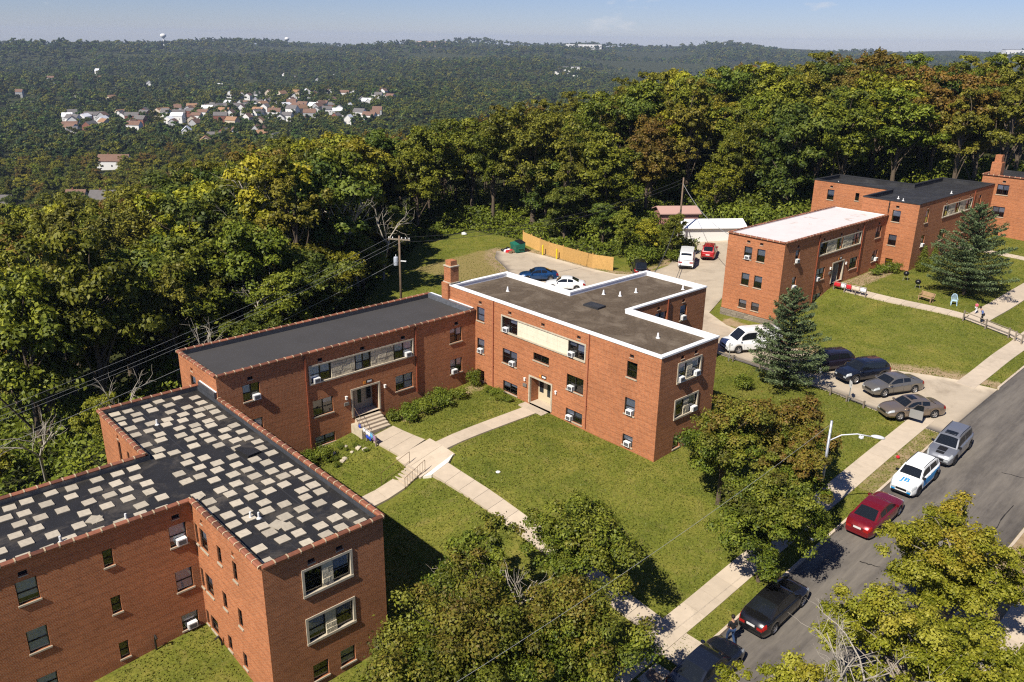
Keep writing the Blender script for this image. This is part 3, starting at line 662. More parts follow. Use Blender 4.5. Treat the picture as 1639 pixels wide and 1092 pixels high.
# ---- west house with the paver-covered roof (R=7.53)
A=Bld('paver_roof_house','brick house with black flat roof scattered with square pavers',(-38,13,-1)); RA=7.53; zb=-4.0
fA1=Face(A,'s',-38.5,-6.0,13.2,zb,RA,1); fA2=Face(A,'t',13.2,-38.5,-30.7,zb,RA,-1); fA3=Face(A,'s',-30.7,13.2,19.7,zb,RA,1)
fA4=Face(A,'t',19.7,-49.82,-30.7,zb,RA,1); fA5=Face(A,'t',13.2,-52.8,-44.9,zb,RA,-1); fA6=Face(A,'s',-52.8,13.2,19.7,zb,RA,-1); fA7=Face(A,'s',-44.9,-6.0,13.2,zb,RA,-1); fA8=Face(A,'t',-6.0,-44.9,-38.5,zb,RA,-1)
for u0,u1 in ((4.92,5.82),(11.9,12.79)):
    for k,(z0,z1) in enumerate(((5.16,6.38),(2.43,3.66),(-.02,.92))): window(fA1,u0,u1,z0,z1,1)
for u0,u1 in ((8.7,9.16),): 
    for z0,z1 in ((5.46,6.4),(2.72,3.68),(-.05,.93)): window(fA1,u0,u1,z0,z1,1,blind=0)
for u0,u1 in ((1.2,1.66),):
    for z0,z1 in ((5.46,6.4),(2.72,3.68)): window(fA1,u0,u1,z0,z1,1,blind=0)
vent(fA1,5.13,6.64); vent(fA1,12.14,6.72)
for u0,u1,hh in ((-38.42,-38.1,0),(-37.82,-36.95,0),(-35.75,-35.28,.25),(-34.0,-33.55,.15)):
    for z0,z1 in ((5.0+hh*.8,6.2),(2.28+hh*.8,3.48),(-.12,.8)): window(fA2,u0,u1,z0,z1,1,blind=WR.choice((0,.4,.6)))
vent(fA2,-37.55,6.58,.3); vent(fA2,-33.95,6.5,.3)
pair_stone(fA3,15.1,17.85,4.88,6.45,3); pair_stone(fA3,15.1,17.85,2.13,3.68,5)
window(fA3,15.3,16.15,-.15,.8,1); window(fA3,16.85,17.7,-.15,.8,1); vent(fA3,15.47,6.63); vent(fA3,17.0,6.66)
window(fA5,-49.8,-49.3,5.2,6.6,1,blind=0); window(fA5,-48.2,-47.8,5.7,6.5,1,blind=0); vent(fA5,-49.75,6.75,.3)
for u in (-36,-33.2): 
    for z0,z1 in ((5.2,6.4),(2.45,3.65)): window(fA4,u,u+.9,z0,z1,1)
entry(fA4,-43.3,-40.7,.1,2.4,DOORM)
for f in (fA1,fA2,fA3,fA4,fA5,fA6,fA7,fA8): f.wall()
polyA=[(-52.8,13.2),(-44.9,13.2),(-44.9,-6.0),(-38.5,-6.0),(-38.5,13.2),(-30.7,13.2),(-30.7,19.7),(-52.8,19.7)]
rA,insA,_=outline_roof(A,polyA,RA,RA-.30,MEMB,FLASH,'none')
coping_tiles(A,[(-52.8,13.2,-44.9,13.2),(-44.9,13.2,-44.9,-6),(-38.5,-6,-38.5,13.2),(-38.5,13.2,-30.7,13.2),(-30.7,13.2,-30.7,19.7),(-30.7,19.7,-49.6,19.7),(-52.8,19.7,-52.8,13.2)],RA)
# loose pavers laid on the roof as ballast
pm=MB().box(-.30,-.29,0,.30,.29,.05).mesh('paver',PAVER); pr=random.Random(5)
def paver(x,y,a=0.0,sc=1): link('paver',pm,rA,A.L((x,y,RA-.296+pr.uniform(0,.012))),(pr.uniform(-.02,.02),pr.uniform(-.02,.02),a+pr.uniform(-.06,.06)),(sc*pr.uniform(.92,1.06),sc*pr.uniform(.95,1.06),1))
for i in range(23):
    for j in range(6):
        x=-52.2+i*0.945; y=13.85+j*1.0
        if pr.random()<.11: continue
        if -38.2>x>-45 and j==0 and pr.random()<.3: continue
        paver(x+pr.uniform(-.16,.16),y+pr.uniform(-.14,.14)+(.25 if i%2 else 0)*(j<5))
for i in range(6):
    for j in range(17):
        x=-44.2+i*1.03; y=12.4-j*1.06
        if pr.random()<.10: continue
        if x>-38.9: continue
        paver(x+pr.uniform(-.12,.12),y+pr.uniform(-.14,.14)-(.4 if i%2 else 0))
paver(-40.2,9.0,.75); paver(-38.9,13.7,.5); paver(-33.8,15.6,.4,1.15)
for x,y in ((-49.0,15.4),(-35.3,14.9),(-35.0,15.2),(-39.2,7.2),(-39.2,10.2)): pipe(A,x,y,RA-.3,.34,.055,WHITE)
MB().box(-.7,-.42,0,.7,.42,.14).build('roof_hatch',MEMB,A.e,A.L((-42.0,18.0,RA-.298)),(0,0,.12))
mb=MB()
for y in (15.3,17.4): mb.box(-52.4,y-.03,RA-.2985,-31.0,y+.03,RA-.293)
mb.box(-44.9,13.3,RA-.2985,-44.84,19.4,RA-.2935); mb.box(-38.3,13.5,RA-.2985,-38.24,19.4,RA-.292)
for v in range(len(mb.v)): mb.v[v]=A.L(mb.v[v])
mb.build('membrane_seam',mat('seam',(0.035,0.034,0.033),0.4),A.e)
mb=MB(); mb.box(-52.5,19.52,RA-.29,-49.9,19.69,RA+.36); mb.v=[A.L(v) for v in mb.v]; mb.build('wall_flashing',FLASH,A.e)
mb=MB(); mb.box(-52.5,19.62,RA+.36,-49.86,19.695,RA+.40); mb.v=[A.L(v) for v in mb.v]; mb.build('flashing_cap',WCOP,A.e)
for f,u,z0 in ((fA2,-36.4,-.9),(fA1,10.4,-.6)):
    mb=MB(); P=lambda d,z:f.P(u,z,d); mb.tube([P(.10,z0-.4),P(.12,z0+.9),P(.25,z0+1.25),P(.45,z0+1.15)],.06,6); mb.build('standpipe',FRAME,A.e)

# ---- middle house with the plain charcoal roof (R=9.04)
B=Bld('charcoal_roof_house','brick house with plain charcoal flat roof and terracotta coping',(-50,30,1)); RB=9.04; zb=-2.5
fB1=Face(B,'s',-49.8,19.7,41.8,zb,RB,1); fB2=Face(B,'t',19.7,-56.0,-49.8,zb,RB,-1); fB3=Face(B,'s',-56.0,19.7,41.8,zb,RB,-1); fB4=Face(B,'t',41.8,-56.0,-53.97,zb,RB,1)
def bar_front(f,o,R_,stair=True,door=DOORB,open_=False,seed=1):
    """shared front of the stepped-entrance houses; o is the start of the facade"""
    t_=(R_-2.34,R_-1.14); m_=(R_-5.03,R_-3.78); lo=(R_-7.42,R_-6.66)
    window(f,o+1.72,o+2.95,*t_,2); window(f,o+1.72,o+2.95,*m_,2)
    panel(f,o+6.67,o+15.8,R_-2.5,R_-1.02,[(o+6.78,o+8.43,'w'),(o+8.5,o+10.5,'s'),(o+10.57,o+11.83,'w'),(o+11.9,o+13.95,'s'),(o+14.02,o+15.69,'w')],seed)
    window(f,o+6.82,o+8.46,*m_,2); window(f,o+6.82,o+8.46,*lo,2)
    window(f,o+14.02,o+15.66,*m_,2)
    window(f,o+19.42,o+20.66,*t_,2); window(f,o+19.42,o+20.66,*m_,2)
    entry(f,o+9.98,o+12.56,R_-6.04,R_-3.74,door,open_=open_)
    downspout(f,o+6.44,R_-7.3,R_-.22); downspout(f,o+16.02,R_-5.6,R_-.22)
    for u in (2.14,7.45,11.0,14.65,19.9): vent(f,o+u,R_-.86)
bar_front(fB1,19.7,RB,seed=21)
window(fB2,-54.2,-53.3,RB-2.34,RB-1.2,1,blind=.5); vent(fB2,-54.0,RB-.86)
for f in (fB1,fB2,fB3,fB4): f.wall()
polyB=[(-56,19.7),(-49.8,19.7),(-49.8,41.8),(-56,41.8)]
outline_roof(B,polyB,RB,RB-.32,MEMB2,FLASH,'none')
coping_tiles(B,[(-49.8,19.7,-56,19.7),(-56,19.7,-56,41.75),(-49.8,41.75,-49.8,19.7)],RB)
mb=MB(); mb.box(-55.7,41.4,RB-.3,-49.95,41.79,RB+.12); mb.v=[B.L(v) for v in mb.v]; mb.build('wall_flashing',mat('foil_flashing',(0.16,0.17,0.19),0.3,var=.35,vscale=4,metal=.4),B.e)
mb=MB(); mb.box(-55.7,41.66,RB+.12,-50.0,41.785,RB+.15); mb.v=[B.L(v) for v in mb.v]; mb.build('flashing_cap',WCOP,B.e)

# ---- middle-right house with gravel roof and white coping (R=10.46)
Cb=Bld('gravel_roof_house','brick house with brown gravel roof, white coping and a chimney',(-42,45,2.5)); RC=10.46; zb=-.5
fC1=Face(Cb,'t',41.8,-53.1,-30.76,zb,RC,-1); fC2=Face(Cb,'s',-30.76,41.8,48.25,zb,RC,1); fC3=Face(Cb,'t',48.25,-38.8,-30.76,zb,RC,1); fC4=Face(Cb,'s',-38.8,48.25,58.2,zb,RC,1); fC5=Face(Cb,'t',58.2,-45.3,-38.8,zb,RC,1); fC6=Face(Cb,'s',-45.3,48.25,58.2,zb,RC,-1); fC7=Face(Cb,'t',48.25,-53.1,-45.3,zb,RC,1); fC8=Face(Cb,'s',-53.1,41.8,48.25,zb,RC,-1)
def court_front(f,o,R_,d,seed,door=DOORM):
    """front with ground level entrance; o start, d=+1/-1 along the wall"""
    T=(R_-2.24,R_-1.08); M_=(R_-5.0,R_-3.78); Lo=(R_-7.44,R_-6.54)
    def w(a,b,z,c=1,**k): u=sorted((o+d*a,o+d*b)); return window(f,u[0],u[1],*z,c,**k)
    w(3.5,4.45,T); w(3.55,4.45,M_); w(3.55,4.45,Lo,blind=0)
    u=sorted((o+d*6.5,o+d*15.65)); q=lambda a,b,k:(*sorted((o+d*a,o+d*b)),k)
    panel(f,u[0],u[1],R_-2.42,R_-1.0,[q(6.62,8.3,'w'),q(8.36,13.85,'p'),q(13.92,15.53,'w')],seed)
    w(6.7,8.4,M_,2); w(6.8,8.5,Lo,2); w(10.25,11.95,(R_-3.74,R_-3.13),2,split=False,blind=0); w(13.85,15.55,M_,2); w(13.88,15.57,(Lo[0],Lo[1]),2)
    w(19.48,20.38,T); w(19.48,20.4,M_); w(19.48,20.4,(R_-7.42,R_-6.6))
    u=sorted((o+d*9.82,o+d*12.42)); entry(f,u[0],u[1],R_-7.47,R_-5.13,door)
    downspout(f,o+d*15.95,R_-7.5,R_-.1,mat('spout_brick',(0.36,0.13,0.07),0.6),.035); downspout(f,o+d*5.6,R_-7.5,R_-.1,mat('spout_brick',(0.36,0.13,0.07),0.6),.03)
    for a in (3.72,7.3,11.0,14.7,19.65): vent(f,o+d*a,R_-.8)
court_front(fC1,-53.1,RC,1,31)
pair_stone(fC2,43.65,46.4,RC-2.46,RC-.92,41); pair_stone(fC2,43.65,46.4,RC-5.18,RC-3.64,43)
window(fC2,43.85,44.65,RC-7.46,RC-6.55,1); window(fC2,45.25,46.05,RC-7.46,RC-6.5,1); vent(fC2,43.95,RC-.72); vent(fC2,45.5,RC-.70)
for u in (51.4,54.7):
    for z0,z1 in ((RC-2.35,RC-1.08),(RC-5.1,RC-3.83)): window(fC4,u,u+(1.5 if u<52 else .92),z0,z1,2 if u<52 else 1)
    vent(fC4,u+.2,RC-.8)
downspout(fC4,52.95,3.0,RC-.1)
for f in (fC1,fC2,fC3,fC4,fC5,fC6,fC7,fC8): f.wall()
polyC=[(-53.1,41.8),(-30.76,41.8),(-30.76,48.25),(-38.8,48.25),(-38.8,58.2),(-45.3,58.2),(-45.3,48.25),(-53.1,48.25)]
outline_roof(Cb,polyC,RC-.03,RC-.36,GRAVEL,WCOP,'sheet',.30,cop_mat=WCOP)
for x,y in ((-49.4,45.0),(-33.9,45.4),(-42.4,51.2),(-42.2,53.0),(-40.2,56.8),(-43.6,50.5)): 
    mb=MB(); mb.lathe([(.16,0),(.10,.05),(.05,.38),(.001,.38)],Cb.L((x,y,RC-.358)),8); mb.build('vent_pipe',WCOP,Cb.e)
mb=MB(); mb.box(-.75,-.5,0,.75,.5,.16); mb.build('roof_hatch',MEMB3,Cb.e,Cb.L((-41.8,47.4,RC-.358)),(0,0,.06))
mb=MB()
for i,(x0,x1,y0,y1,z0,z1) in enumerate(((-53.75,-53.14,41.5,42.75,-.5,RC-.1),)):
    for a,b_,c,d in (((x0,y0),(x1,y0),1,0),((x1,y0),(x1,y1),0,1),((x1,y1),(x0,y1),1,0),((x0,y1),(x0,y0),0,1)):
        pts=[(a[0],a[1],z0),(b_[0],b_[1],z0),(b_[0],b_[1],z1),(a[0],a[1],z1)]; w_=math.hypot(b_[0]-a[0],b_[1]-a[1]); mb.quad(*[Cb.L(p) for p in pts],uv=[(0,z0),(w_,z0),(w_,z1),(0,z1)])
def brick_shaft(b,x0,x1,y0,y1,z0,z1,name,parent):
    mb=MB()
    for a,b_ in (((x0,y0),(x1,y0)),((x1,y0),(x1,y1)),((x1,y1),(x0,y1)),((x0,y1),(x0,y0))):
        pts=[(a[0],a[1],z0),(b_[0],b_[1],z0),(b_[0],b_[1],z1),(a[0],a[1],z1)]; w_=math.hypot(b_[0]-a[0],b_[1]-a[1]); mb.quad(*[b.L(p) for p in pts],uv=[(0,z0),(w_,z0),(w_,z1),(0,z1)])
    mb.quad(*[b.L(p) for p in ((x0,y0,z1),(x1,y0,z1),(x1,y1,z1),(x0,y1,z1))],uv=[(0,0),(1,0),(1,1),(0,1)])
    return mb.build(name,BRICK,parent)
ch=brick_shaft(Cb,-53.95,-53.12,41.55,42.75,-.5,10.55,'chimney',Cb.e)
brick_shaft(Cb,-53.85,-52.95,41.75,42.62,10.62,11.95,'chimney_stack',ch)
for z,ov in ((10.55,.06),(11.95,.06)):
    mb=MB(); mb.box(-53.85-ov,41.75-ov,z,-52.95+ov,42.62+ov,z+.08); mb.v=[Cb.L(v) for v in mb.v]; mb.build('chimney_ledge',STONE,ch)
brick_shaft(Cb,-53.75,-53.05,41.85,42.52,12.03,12.45,'chimney_top',ch)

# ---- second group: white-roofed house, black-roofed house, corner house
D=Bld('white_roof_house','brick house with whitish coated roof beside the driveway',(-42,83,3)); RD=11.77; zb=1.0
fD1=Face(D,'s',-40.08,72.8,94.8,zb,RD,1); fD2=Face(D,'t',72.8,-46.5,-40.08,3.75,RD,-1); fD3=Face(D,'s',-46.5,72.8,94.8,zb,RD,-1)
# same front as the middle house, but the outer windows are single at the free end
def d_front(f,o,R_):
    t_=(R_-2.4,R_-1.1); m_=(R_-5.12,R_-3.85); lo=(R_-7.5,R_-6.62)
    window(f,o+2.2,o+2.98,*t_,1); window(f,o+2.2,o+2.98,*m_,1)
    panel(f,o+6.95,o+16.1,R_-2.5,R_-1.02,[(o+7.06,o+8.6,'w'),(o+8.67,o+10.72,'s'),(o+10.79,o+12.0,'w'),(o+12.07,o+14.17,'s'),(o+14.24,o+15.99,'w')],77)
    window(f,o+7.05,o+8.75,*m_,2); window(f,o+7.05,o+8.75,*lo,2); window(f,o+14.25,o+16.0,*m_,2)
    window(f,o+19.55,o+20.9,*t_,2); window(f,o+19.55,o+20.9,*m_,2)
    entry(f,o+10.32,o+12.9,R_-6.0,R_-3.68,DOORM,open_=True)
    downspout(f,o+6.7,R_-7.3,R_-.2); downspout(f,o+16.3,R_-5.7,R_-.2)
    for u in (2.4,7.6,11.2,14.9,20.0): vent(f,o+u,R_-.86)
d_front(fD1,72.8,RD)
for u in (-44.5,-43.03):
    for z0,z1 in ((9.4,10.66),(6.68,7.92),(4.26,5.12)): window(fD2,u,u+.9,z0,z1,1,blind=.5)
    vent(fD2,u+.2,RD-.72)
for f in (fD1,fD2,fD3): f.wall()
# stone foundation blocks under the end wall
fr_=random.Random(3); fF=Face(D,'t',72.8,-46.5,-40.08,1.5,3.75,-1); z=1.6
fo=fF.piece('foundation',SILL,-46.52,1.5,-40.06,3.7,-.4,.05)
while z<3.7:
    h=min(.33,3.72-z); u=-46.55
    while u<-40.1:
        w_=min(fr_.uniform(.4,.9),-40.03-u); fF.piece('stone',mat('foundation_stone',(0.20,0.17,0.13),0.95,var=.3,vscale=6,bump=.8,bscale=9,obj_var=.3),u+.012,z+.012,u+w_-.012,z+h-.012,.0,.085+fr_.uniform(0,.03),fo); u+=w_
    z+=h
polyD=[(-46.5,72.8),(-40.08,72.8),(-40.08,94.8),(-46.5,94.8)]
outline_roof(D,polyD,RD,RD-.10,WROOF,WROOF,'none')
coping_tiles(D,[(-40.08,72.8,-46.5,72.8),(-46.5,72.8,-46.5,94.7),(-40.08,94.7,-40.08,72.8)],RD-.02)
E_=Bld('black_roof_house','brick house with black flat roof and cast stone window band',(-40,104,5.5)); RE=13.47; zb=2.5
fE1=Face(E_,'t',94.8,-43.24,-36.78,zb,RE,-1); fE2=Face(E_,'s',-36.78,94.8,117.1,zb,RE,1); fE3=Face(E_,'t',101.95,-53.2,-43.24,zb,RE,-1); fE4=Face(E_,'s',-43.24,94.8,101.95,zb,RE,-1); fE5=Face(E_,'s',-53.2,101.95,108.4,zb,RE,-1)
for z0,z1 in ((11.11,12.38),(8.4,9.62)): window(fE1,-39.62,-38.7,z0,z1,1,blind=.5)
window(fE1,-39.55,-38.7,6.01,6.86,1,blind=1.0,fill=mat('yellow_panel',(0.75,0.62,0.02),0.6)); vent(fE1,-39.35,RE-.8)
window(fE3,-51.25,-50.35,11.13,12.4,1); window(fE3,-47.55,-47.05,11.5,12.45,1,blind=0); vent(fE3,-51.0,RE-.8)
for z0,z1 in ((11.05,12.42),(8.3,9.64)): window(fE2,96.8,97.75,z0,z1,1)
panel(fE2,101.67,110.42,11.0,12.47,[(101.78,103.2,'w'),(103.27,105.4,'s'),(105.47,106.6,'w'),(106.67,108.6,'s'),(108.67,110.3,'w')],91)
for u in (97.0,102.3,106,109.3): vent(fE2,u,RE-.8)
window(fE2,112.4,113.3,11.2,12.5,1); window(fE2,101.8,103.4,8.3,9.6,2); window(fE2,108.7,110.3,8.3,9.6,2); downspout(fE2,110.8,5.8,RE-.2); downspout(fE1,-40.1,RE-1.5,RE-.1,FRAME,.04)
for f in (fE1,fE2,fE3,fE4,fE5): f.wall()
polyE=[(-53.2,101.95),(-43.24,101.95),(-43.24,94.8),(-36.78,94.8),(-36.78,117.1),(-43.24,117.1),(-43.24,108.4),(-53.2,108.4)]
outline_roof(E_,polyE,RE-.02,RE-.5,MEMB3,MEMB3,'sheet',.2,cop_mat=mat('black_cap',(0.03,0.03,0.032),0.5))
for x,y in ((-41,99),(-40,98),(-38.5,108),(-51,104)): pipe(E_,x,y,RE-.5,.3,.06,WHITE)
Fb=Bld('corner_chimney_house','brick house with black roof edge and stout chimney at its corner',(-30,120,6)); RF=14.5; zb=3.5
fF1=Face(Fb,'t',117.2,-38.4,-16.0,zb,RF,-1); fF2=Face(Fb,'s',-38.4,117.2,123.7,zb,RF,-1); fF3=Face(Fb,'s',-16,117.2,123.7,zb,RF,1)
for u in (-36.45,-32.4,-28):
    window(fF1,u,u+1.38,12.19,13.46,2,blind=.5); window(fF1,u,u+1.42,9.4,10.67,2,blind=.6); window(fF1,u+.6,u+1.25,6.9,7.89,1,blind=0); vent(fF1,u+.5,RF-.8)
for f in (fF1,fF2,fF3): f.wall()
outline_roof(Fb,[(-38.4,117.2),(-16,117.2),(-16,123.7),(-38.4,123.7)],RF,RF-.4,MEMB3,MEMB3,'none')
coping_tiles(Fb,[(-16,117.2,-38.4,117.2),(-38.4,117.2,-38.4,123.7)],RF)
chF=brick_shaft(Fb,-37.9,-36.7,118.0,119.2,RF-.4,16.0,'chimney',Fb.e); brick_shaft(Fb,-37.7,-36.9,118.2,119.0,16.0,16.9,'chimney_stack',chF)
# ---------------------------------------------------------------- vegetation
def leaf_mesh(name,P,N,size,tint,autumn,mat_,aspect=0.62,curl=0.25,rs=None):
    rs=rs or rng; n=len(P); N=N/(np.linalg.norm(N,axis=1,keepdims=True)+1e-9)
    a=rs.normal(size=(n,3)); T=np.cross(N,a); T/=np.linalg.norm(T,axis=1,keepdims=True)+1e-9; Bn=np.cross(N,T)
    sz=size[:,None]
    v=np.empty((n,4,3),np.float32)
    v[:,0]=P-T*sz*.5; v[:,1]=P+Bn*sz*aspect*.5+N*sz*curl*.25; v[:,2]=P+T*sz*.5-N*sz*curl*.3; v[:,3]=P-Bn*sz*aspect*.5+N*sz*curl*.25
    me=bpy.data.meshes.new(name); me.vertices.add(n*4); me.vertices.foreach_set('co',v.ravel())
    me.loops.add(n*4); me.loops.foreach_set('vertex_index',np.arange(n*4,dtype=np.int32))
    me.polygons.add(n); me.polygons.foreach_set('loop_start',np.arange(0,n*4,4,dtype=np.int32)); me.polygons.foreach_set('loop_total',np.full(n,4,np.int32))
    for nm,ar in (('tint',tint),('autumn',autumn)):
        at=me.attributes.new(nm,'FLOAT','FACE'); at.data.foreach_set('value',np.clip(ar,0,1).astype(np.float32))
    me.materials.append(mat_); me.update(calc_edges=True); return me
def crown_points(rs,lobes,n,shell=(0.55,1.0),up=0.35,flat=0.8):
    """leaf places and normals over a set of lobes (cx,cy,cz,r)"""
    lob=np.array(lobes); w=lob[:,3]**2; k=rs.choice(len(lob),n,p=w/w.sum()); d=rs.normal(size=(n,3)); d/=np.linalg.norm(d,axis=1,keepdims=True)
    d[:,2]=np.where(d[:,2]<-.35,-d[:,2]*rs.random(n),d[:,2])
    r=lob[k,3]*(shell[0]+(shell[1]-shell[0])*rs.random(n)**.6)
    off=d*r[:,None]; off[:,2]*=flat
    fz=rs.normal(size=(n,3))*(lob[k,3]*.20)[:,None]*(rs.random(n)**2*2)[:,None]
    P=lob[k,:3]+off+fz; N=d+rs.normal(size=(n,3))*.42; N[:,2]+=up
    return P,N,k
def lobes_for(rs,H,cb,rx,n,lr=(0.26,0.42),top=0.9,shape='round'):
    """clumps of foliage: big boughs inside the crown, small clumps over each bough"""
    hc=(H-cb)/2; zc=cb+hc; nb=max(6,n//5); big=[]
    for i in range(nb):
        d=rs.normal(size=3); d/=np.linalg.norm(d); q=rs.random()**.4
        x,y,z=d*q*np.array([rx,rx,hc])*0.72
        f=1.0
        if shape=='vase': f=0.45+.55*np.clip((z+hc)/(2*hc)*1.35,0,1)
        elif shape=='cone': f=1.15-.75*np.clip((z+hc)/(2*hc),0,1)
        big.append((x*f,y*f,zc+z,rs.uniform(*lr)*min(rx,hc*1.2)*rs.uniform(.8,1.25)))
    L_=[]
    while len(L_)<n:
        bx,by,bz,br=big[len(L_)%nb]; d=rs.normal(size=3); d/=np.linalg.norm(d)
        if d[2]<-.3: d[2]*=-.6
        k=rs.uniform(.55,1.12); L_.append((bx+d[0]*br*k,by+d[1]*br*k,bz+d[2]*br*k*.85,br*rs.uniform(.28,.52)))
    return L_
def limb(mb,a,b,r0,r1,rs,sag=0.12,n=5,seg=5):
    a=np.array(a,float); b=np.array(b,float); L_=np.linalg.norm(b-a); pts=[]
    j=rs.normal(size=3)*L_*.07
    for i in range(seg+1):
        t=i/seg; p=a+(b-a)*t+j*math.sin(t*math.pi)+np.array([0,0,L_*sag*math.sin(t*math.pi)]); pts.append(tuple(p))
    mb.tube(pts,[r0+(r1-r0)*i/seg for i in range(seg+1)],n,cap=False)
def tree_proto(seed,H,cb,rx,nl,nleaf,leaf,mat_,shape='round',lr=(0.26,0.42),trunk=0.02,autumn=None,bark=None,limbs=14,lean=0.0,flat=.8,shell=(0.55,1.0),tvar=.55):
    rs=np.random.default_rng(seed); lob=lobes_for(rs,H,cb,rx,nl,lr,shape=shape)
    P,N,k=crown_points(rs,lob,nleaf,shell,flat=flat)
    # thin out a few lobes so the sky shows through
    thin=rs.random(nl); keep=rs.random(nleaf)<np.where(thin[k]<.25,.45,1.0); P,N,k=P[keep],N[keep],k[keep]
    lt=rs.normal(size=nl)*.16
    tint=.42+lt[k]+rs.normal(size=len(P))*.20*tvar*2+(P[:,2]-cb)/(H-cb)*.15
    au=np.zeros(len(P))
    if autumn:
        hh=(P[:,2]-cb)/(H-cb); lobau=rs.random(nl); au=np.clip((hh-autumn[1])*2.2+(lobau[k]-.5)*1.0,0,1)*autumn[0]*rs.uniform(.4,1.1,len(P))
    sz=leaf*rs.uniform(.65,1.35,len(P))
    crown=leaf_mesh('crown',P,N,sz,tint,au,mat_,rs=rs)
    mb=MB(); r0=trunk*H; zt=cb+(H-cb)*.55; lx,ly=rs.normal(size=2)*lean*H
    pts=[(lx*(t**1.6)+rs.normal()*.02*H*t*.3,ly*(t**1.6)+rs.normal()*.02*H*t*.3,-1.2+(zt+1.2)*t) for t in np.linspace(0,1,8)]
    mb.tube(pts,[r0*1.35,r0*1.05,r0*.95,r0*.85,r0*.75,r0*.6,r0*.45,r0*.3],8,cap=False)
    idx=rs.permutation(nl)[:limbs]
    for i in idx:
        c=lob[i]; z=min(max(c[2]-rs.uniform(.15,.45)*(H-cb),cb*.6),zt*.97); t=(z+1.2)/(zt+1.2); a=(lx*t**1.6,ly*t**1.6,z); limb(mb,a,c[:3],r0*.42*(1.1-t*.6),r0*.08,rs,.08)
    tr=mb.mesh('trunk',bark or BARK,True)
    return tr,crown
def place_tree(pr,name,label,x,y,sc=1.0,rz=0.0,cat='tree',group=None,z=None,sxy=None):
    zz=hz(x,y) if z is None else z
    e=empty(name,(x,y,zz),rz,label,cat,group); s_=(sc*(sxy or 1),sc*(sxy or 1),sc); e.scale=s_
    link('trunk',pr[0],e); link('crown',pr[1],e); return e
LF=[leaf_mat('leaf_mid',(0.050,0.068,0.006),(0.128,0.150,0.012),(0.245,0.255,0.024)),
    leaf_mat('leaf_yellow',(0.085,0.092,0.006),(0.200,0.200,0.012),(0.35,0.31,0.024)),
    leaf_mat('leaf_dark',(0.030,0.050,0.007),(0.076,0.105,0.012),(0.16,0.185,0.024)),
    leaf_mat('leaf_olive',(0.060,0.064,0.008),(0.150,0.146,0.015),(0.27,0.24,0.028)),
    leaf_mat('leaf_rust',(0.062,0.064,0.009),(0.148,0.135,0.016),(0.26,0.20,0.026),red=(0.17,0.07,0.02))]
KIND=[]
for i,(H,cb,rx,nl,nlf,lf,mt,shp,lr,nm,lab) in enumerate((
  (16,1.6,5.2,138,15950,0.368,0,'round',(.24,.40),'woodland_tree','mid green broadleaf tree with a rounded crown'),
  (18,2.2,5.0,132,15225,0.368,0,'vase',(.22,.38),'woodland_tree','mid green broadleaf tree with a rounded crown'),
  (15,1.4,5.4,138,15225,0.368,1,'round',(.24,.38),'yellowish_tree','yellow-green broadleaf tree with lobed crown'),
  (17,2.2,4.8,120,13775,0.352,1,'vase',(.20,.34),'yellowish_tree','yellow-green broadleaf tree with lobed crown'),
  (16,1.0,5.0,138,16675,0.368,2,'round',(.26,.42),'dark_tree','dense dark green tree'),
  (14,0.8,4.6,120,14500,0.368,2,'cone',(.26,.42),'dark_tree','dense dark green tree'),
  (19,3.5,4.8,108,12325,0.320,3,'vase',(.18,.32),'airy_tree','tall airy olive-green tree with open crown and showing trunk'),
  (17,3.0,5.2,114,12325,0.320,3,'round',(.18,.32),'airy_tree','tall airy olive-green tree with open crown and showing trunk'),
  (16,1.6,5.4,132,14500,0.368,4,'round',(.22,.38),'rusty_tree','olive tree touched with autumn rust'))):
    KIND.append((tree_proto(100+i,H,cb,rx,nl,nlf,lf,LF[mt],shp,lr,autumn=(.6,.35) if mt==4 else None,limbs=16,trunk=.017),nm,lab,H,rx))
CAMP=np.array([0,0,30.0]); RV=np.array(_R); UV_=np.array(_U); FV=np.array(_F)
def topx(P):
    q=np.asarray(P,float)-CAMP; d=q@FV; return 819.5+1329.62*(q@RV)/d, 546-1329.62*(q@UV_)/d, d
WG='woodland trees behind the brick houses'
def where(x,y,r,ph):
    if r>150: return 'far back on the wooded slope' if ph<-2 else 'far back on the wooded rise'
    if ph<-14: return 'behind the paver-roofed house'
    if ph<-5: return 'behind the charcoal-roofed house'
    if ph<6: return 'beyond the back lawn'
    if ph<16: return 'beyond the back parking lot'
    return 'behind the black-roofed house'
fr=np.random.default_rng(42); pts=[]
WOODPOLY=[(-84,-60),(-76,-8),(-73,10),(-72,27),(-77,42),(-86,53),(-98,62),(-100,80),(-88,83),(-76,86),(-77,108),(-60,112),(-57,128),(-20,136),(60,150),(60,400),(-420,400),(-420,-60)]
def gap_ok(x,y): return True
cand=[]
for i in range(60000):
    r=math.sqrt(fr.uniform(58**2,235**2)); ph=math.radians(fr.uniform(-36,36)); c,s_=math.cos(ph),math.sin(ph)
    x=r*(FX*c+FY*s_); y=r*(FY*c-FX*s_); cand.append((x,y,r,math.degrees(ph)))
cx=np.array(cand); ok=inpoly(cx[:,0],cx[:,1],WOODPOLY); cx=cx[ok]; cz=hgt(cx[:,0],cx[:,1])
acc=np.zeros((0,3)); TREES=[]
for (x,y,r,ph),z in zip(cx,cz):
    md=4.6+max(0,(r-90))*0.022
    if len(acc) and (np.hypot(acc[:,0]-x,acc[:,1]-y)<md).any(): continue
    acc=np.vstack([acc,[x,y,r]]); 
    TREES.append((x,y,z,r,ph))
    if len(TREES)>900: break
TREES.sort(key=lambda q:q[3])
far_pts=[]; nplaced=0
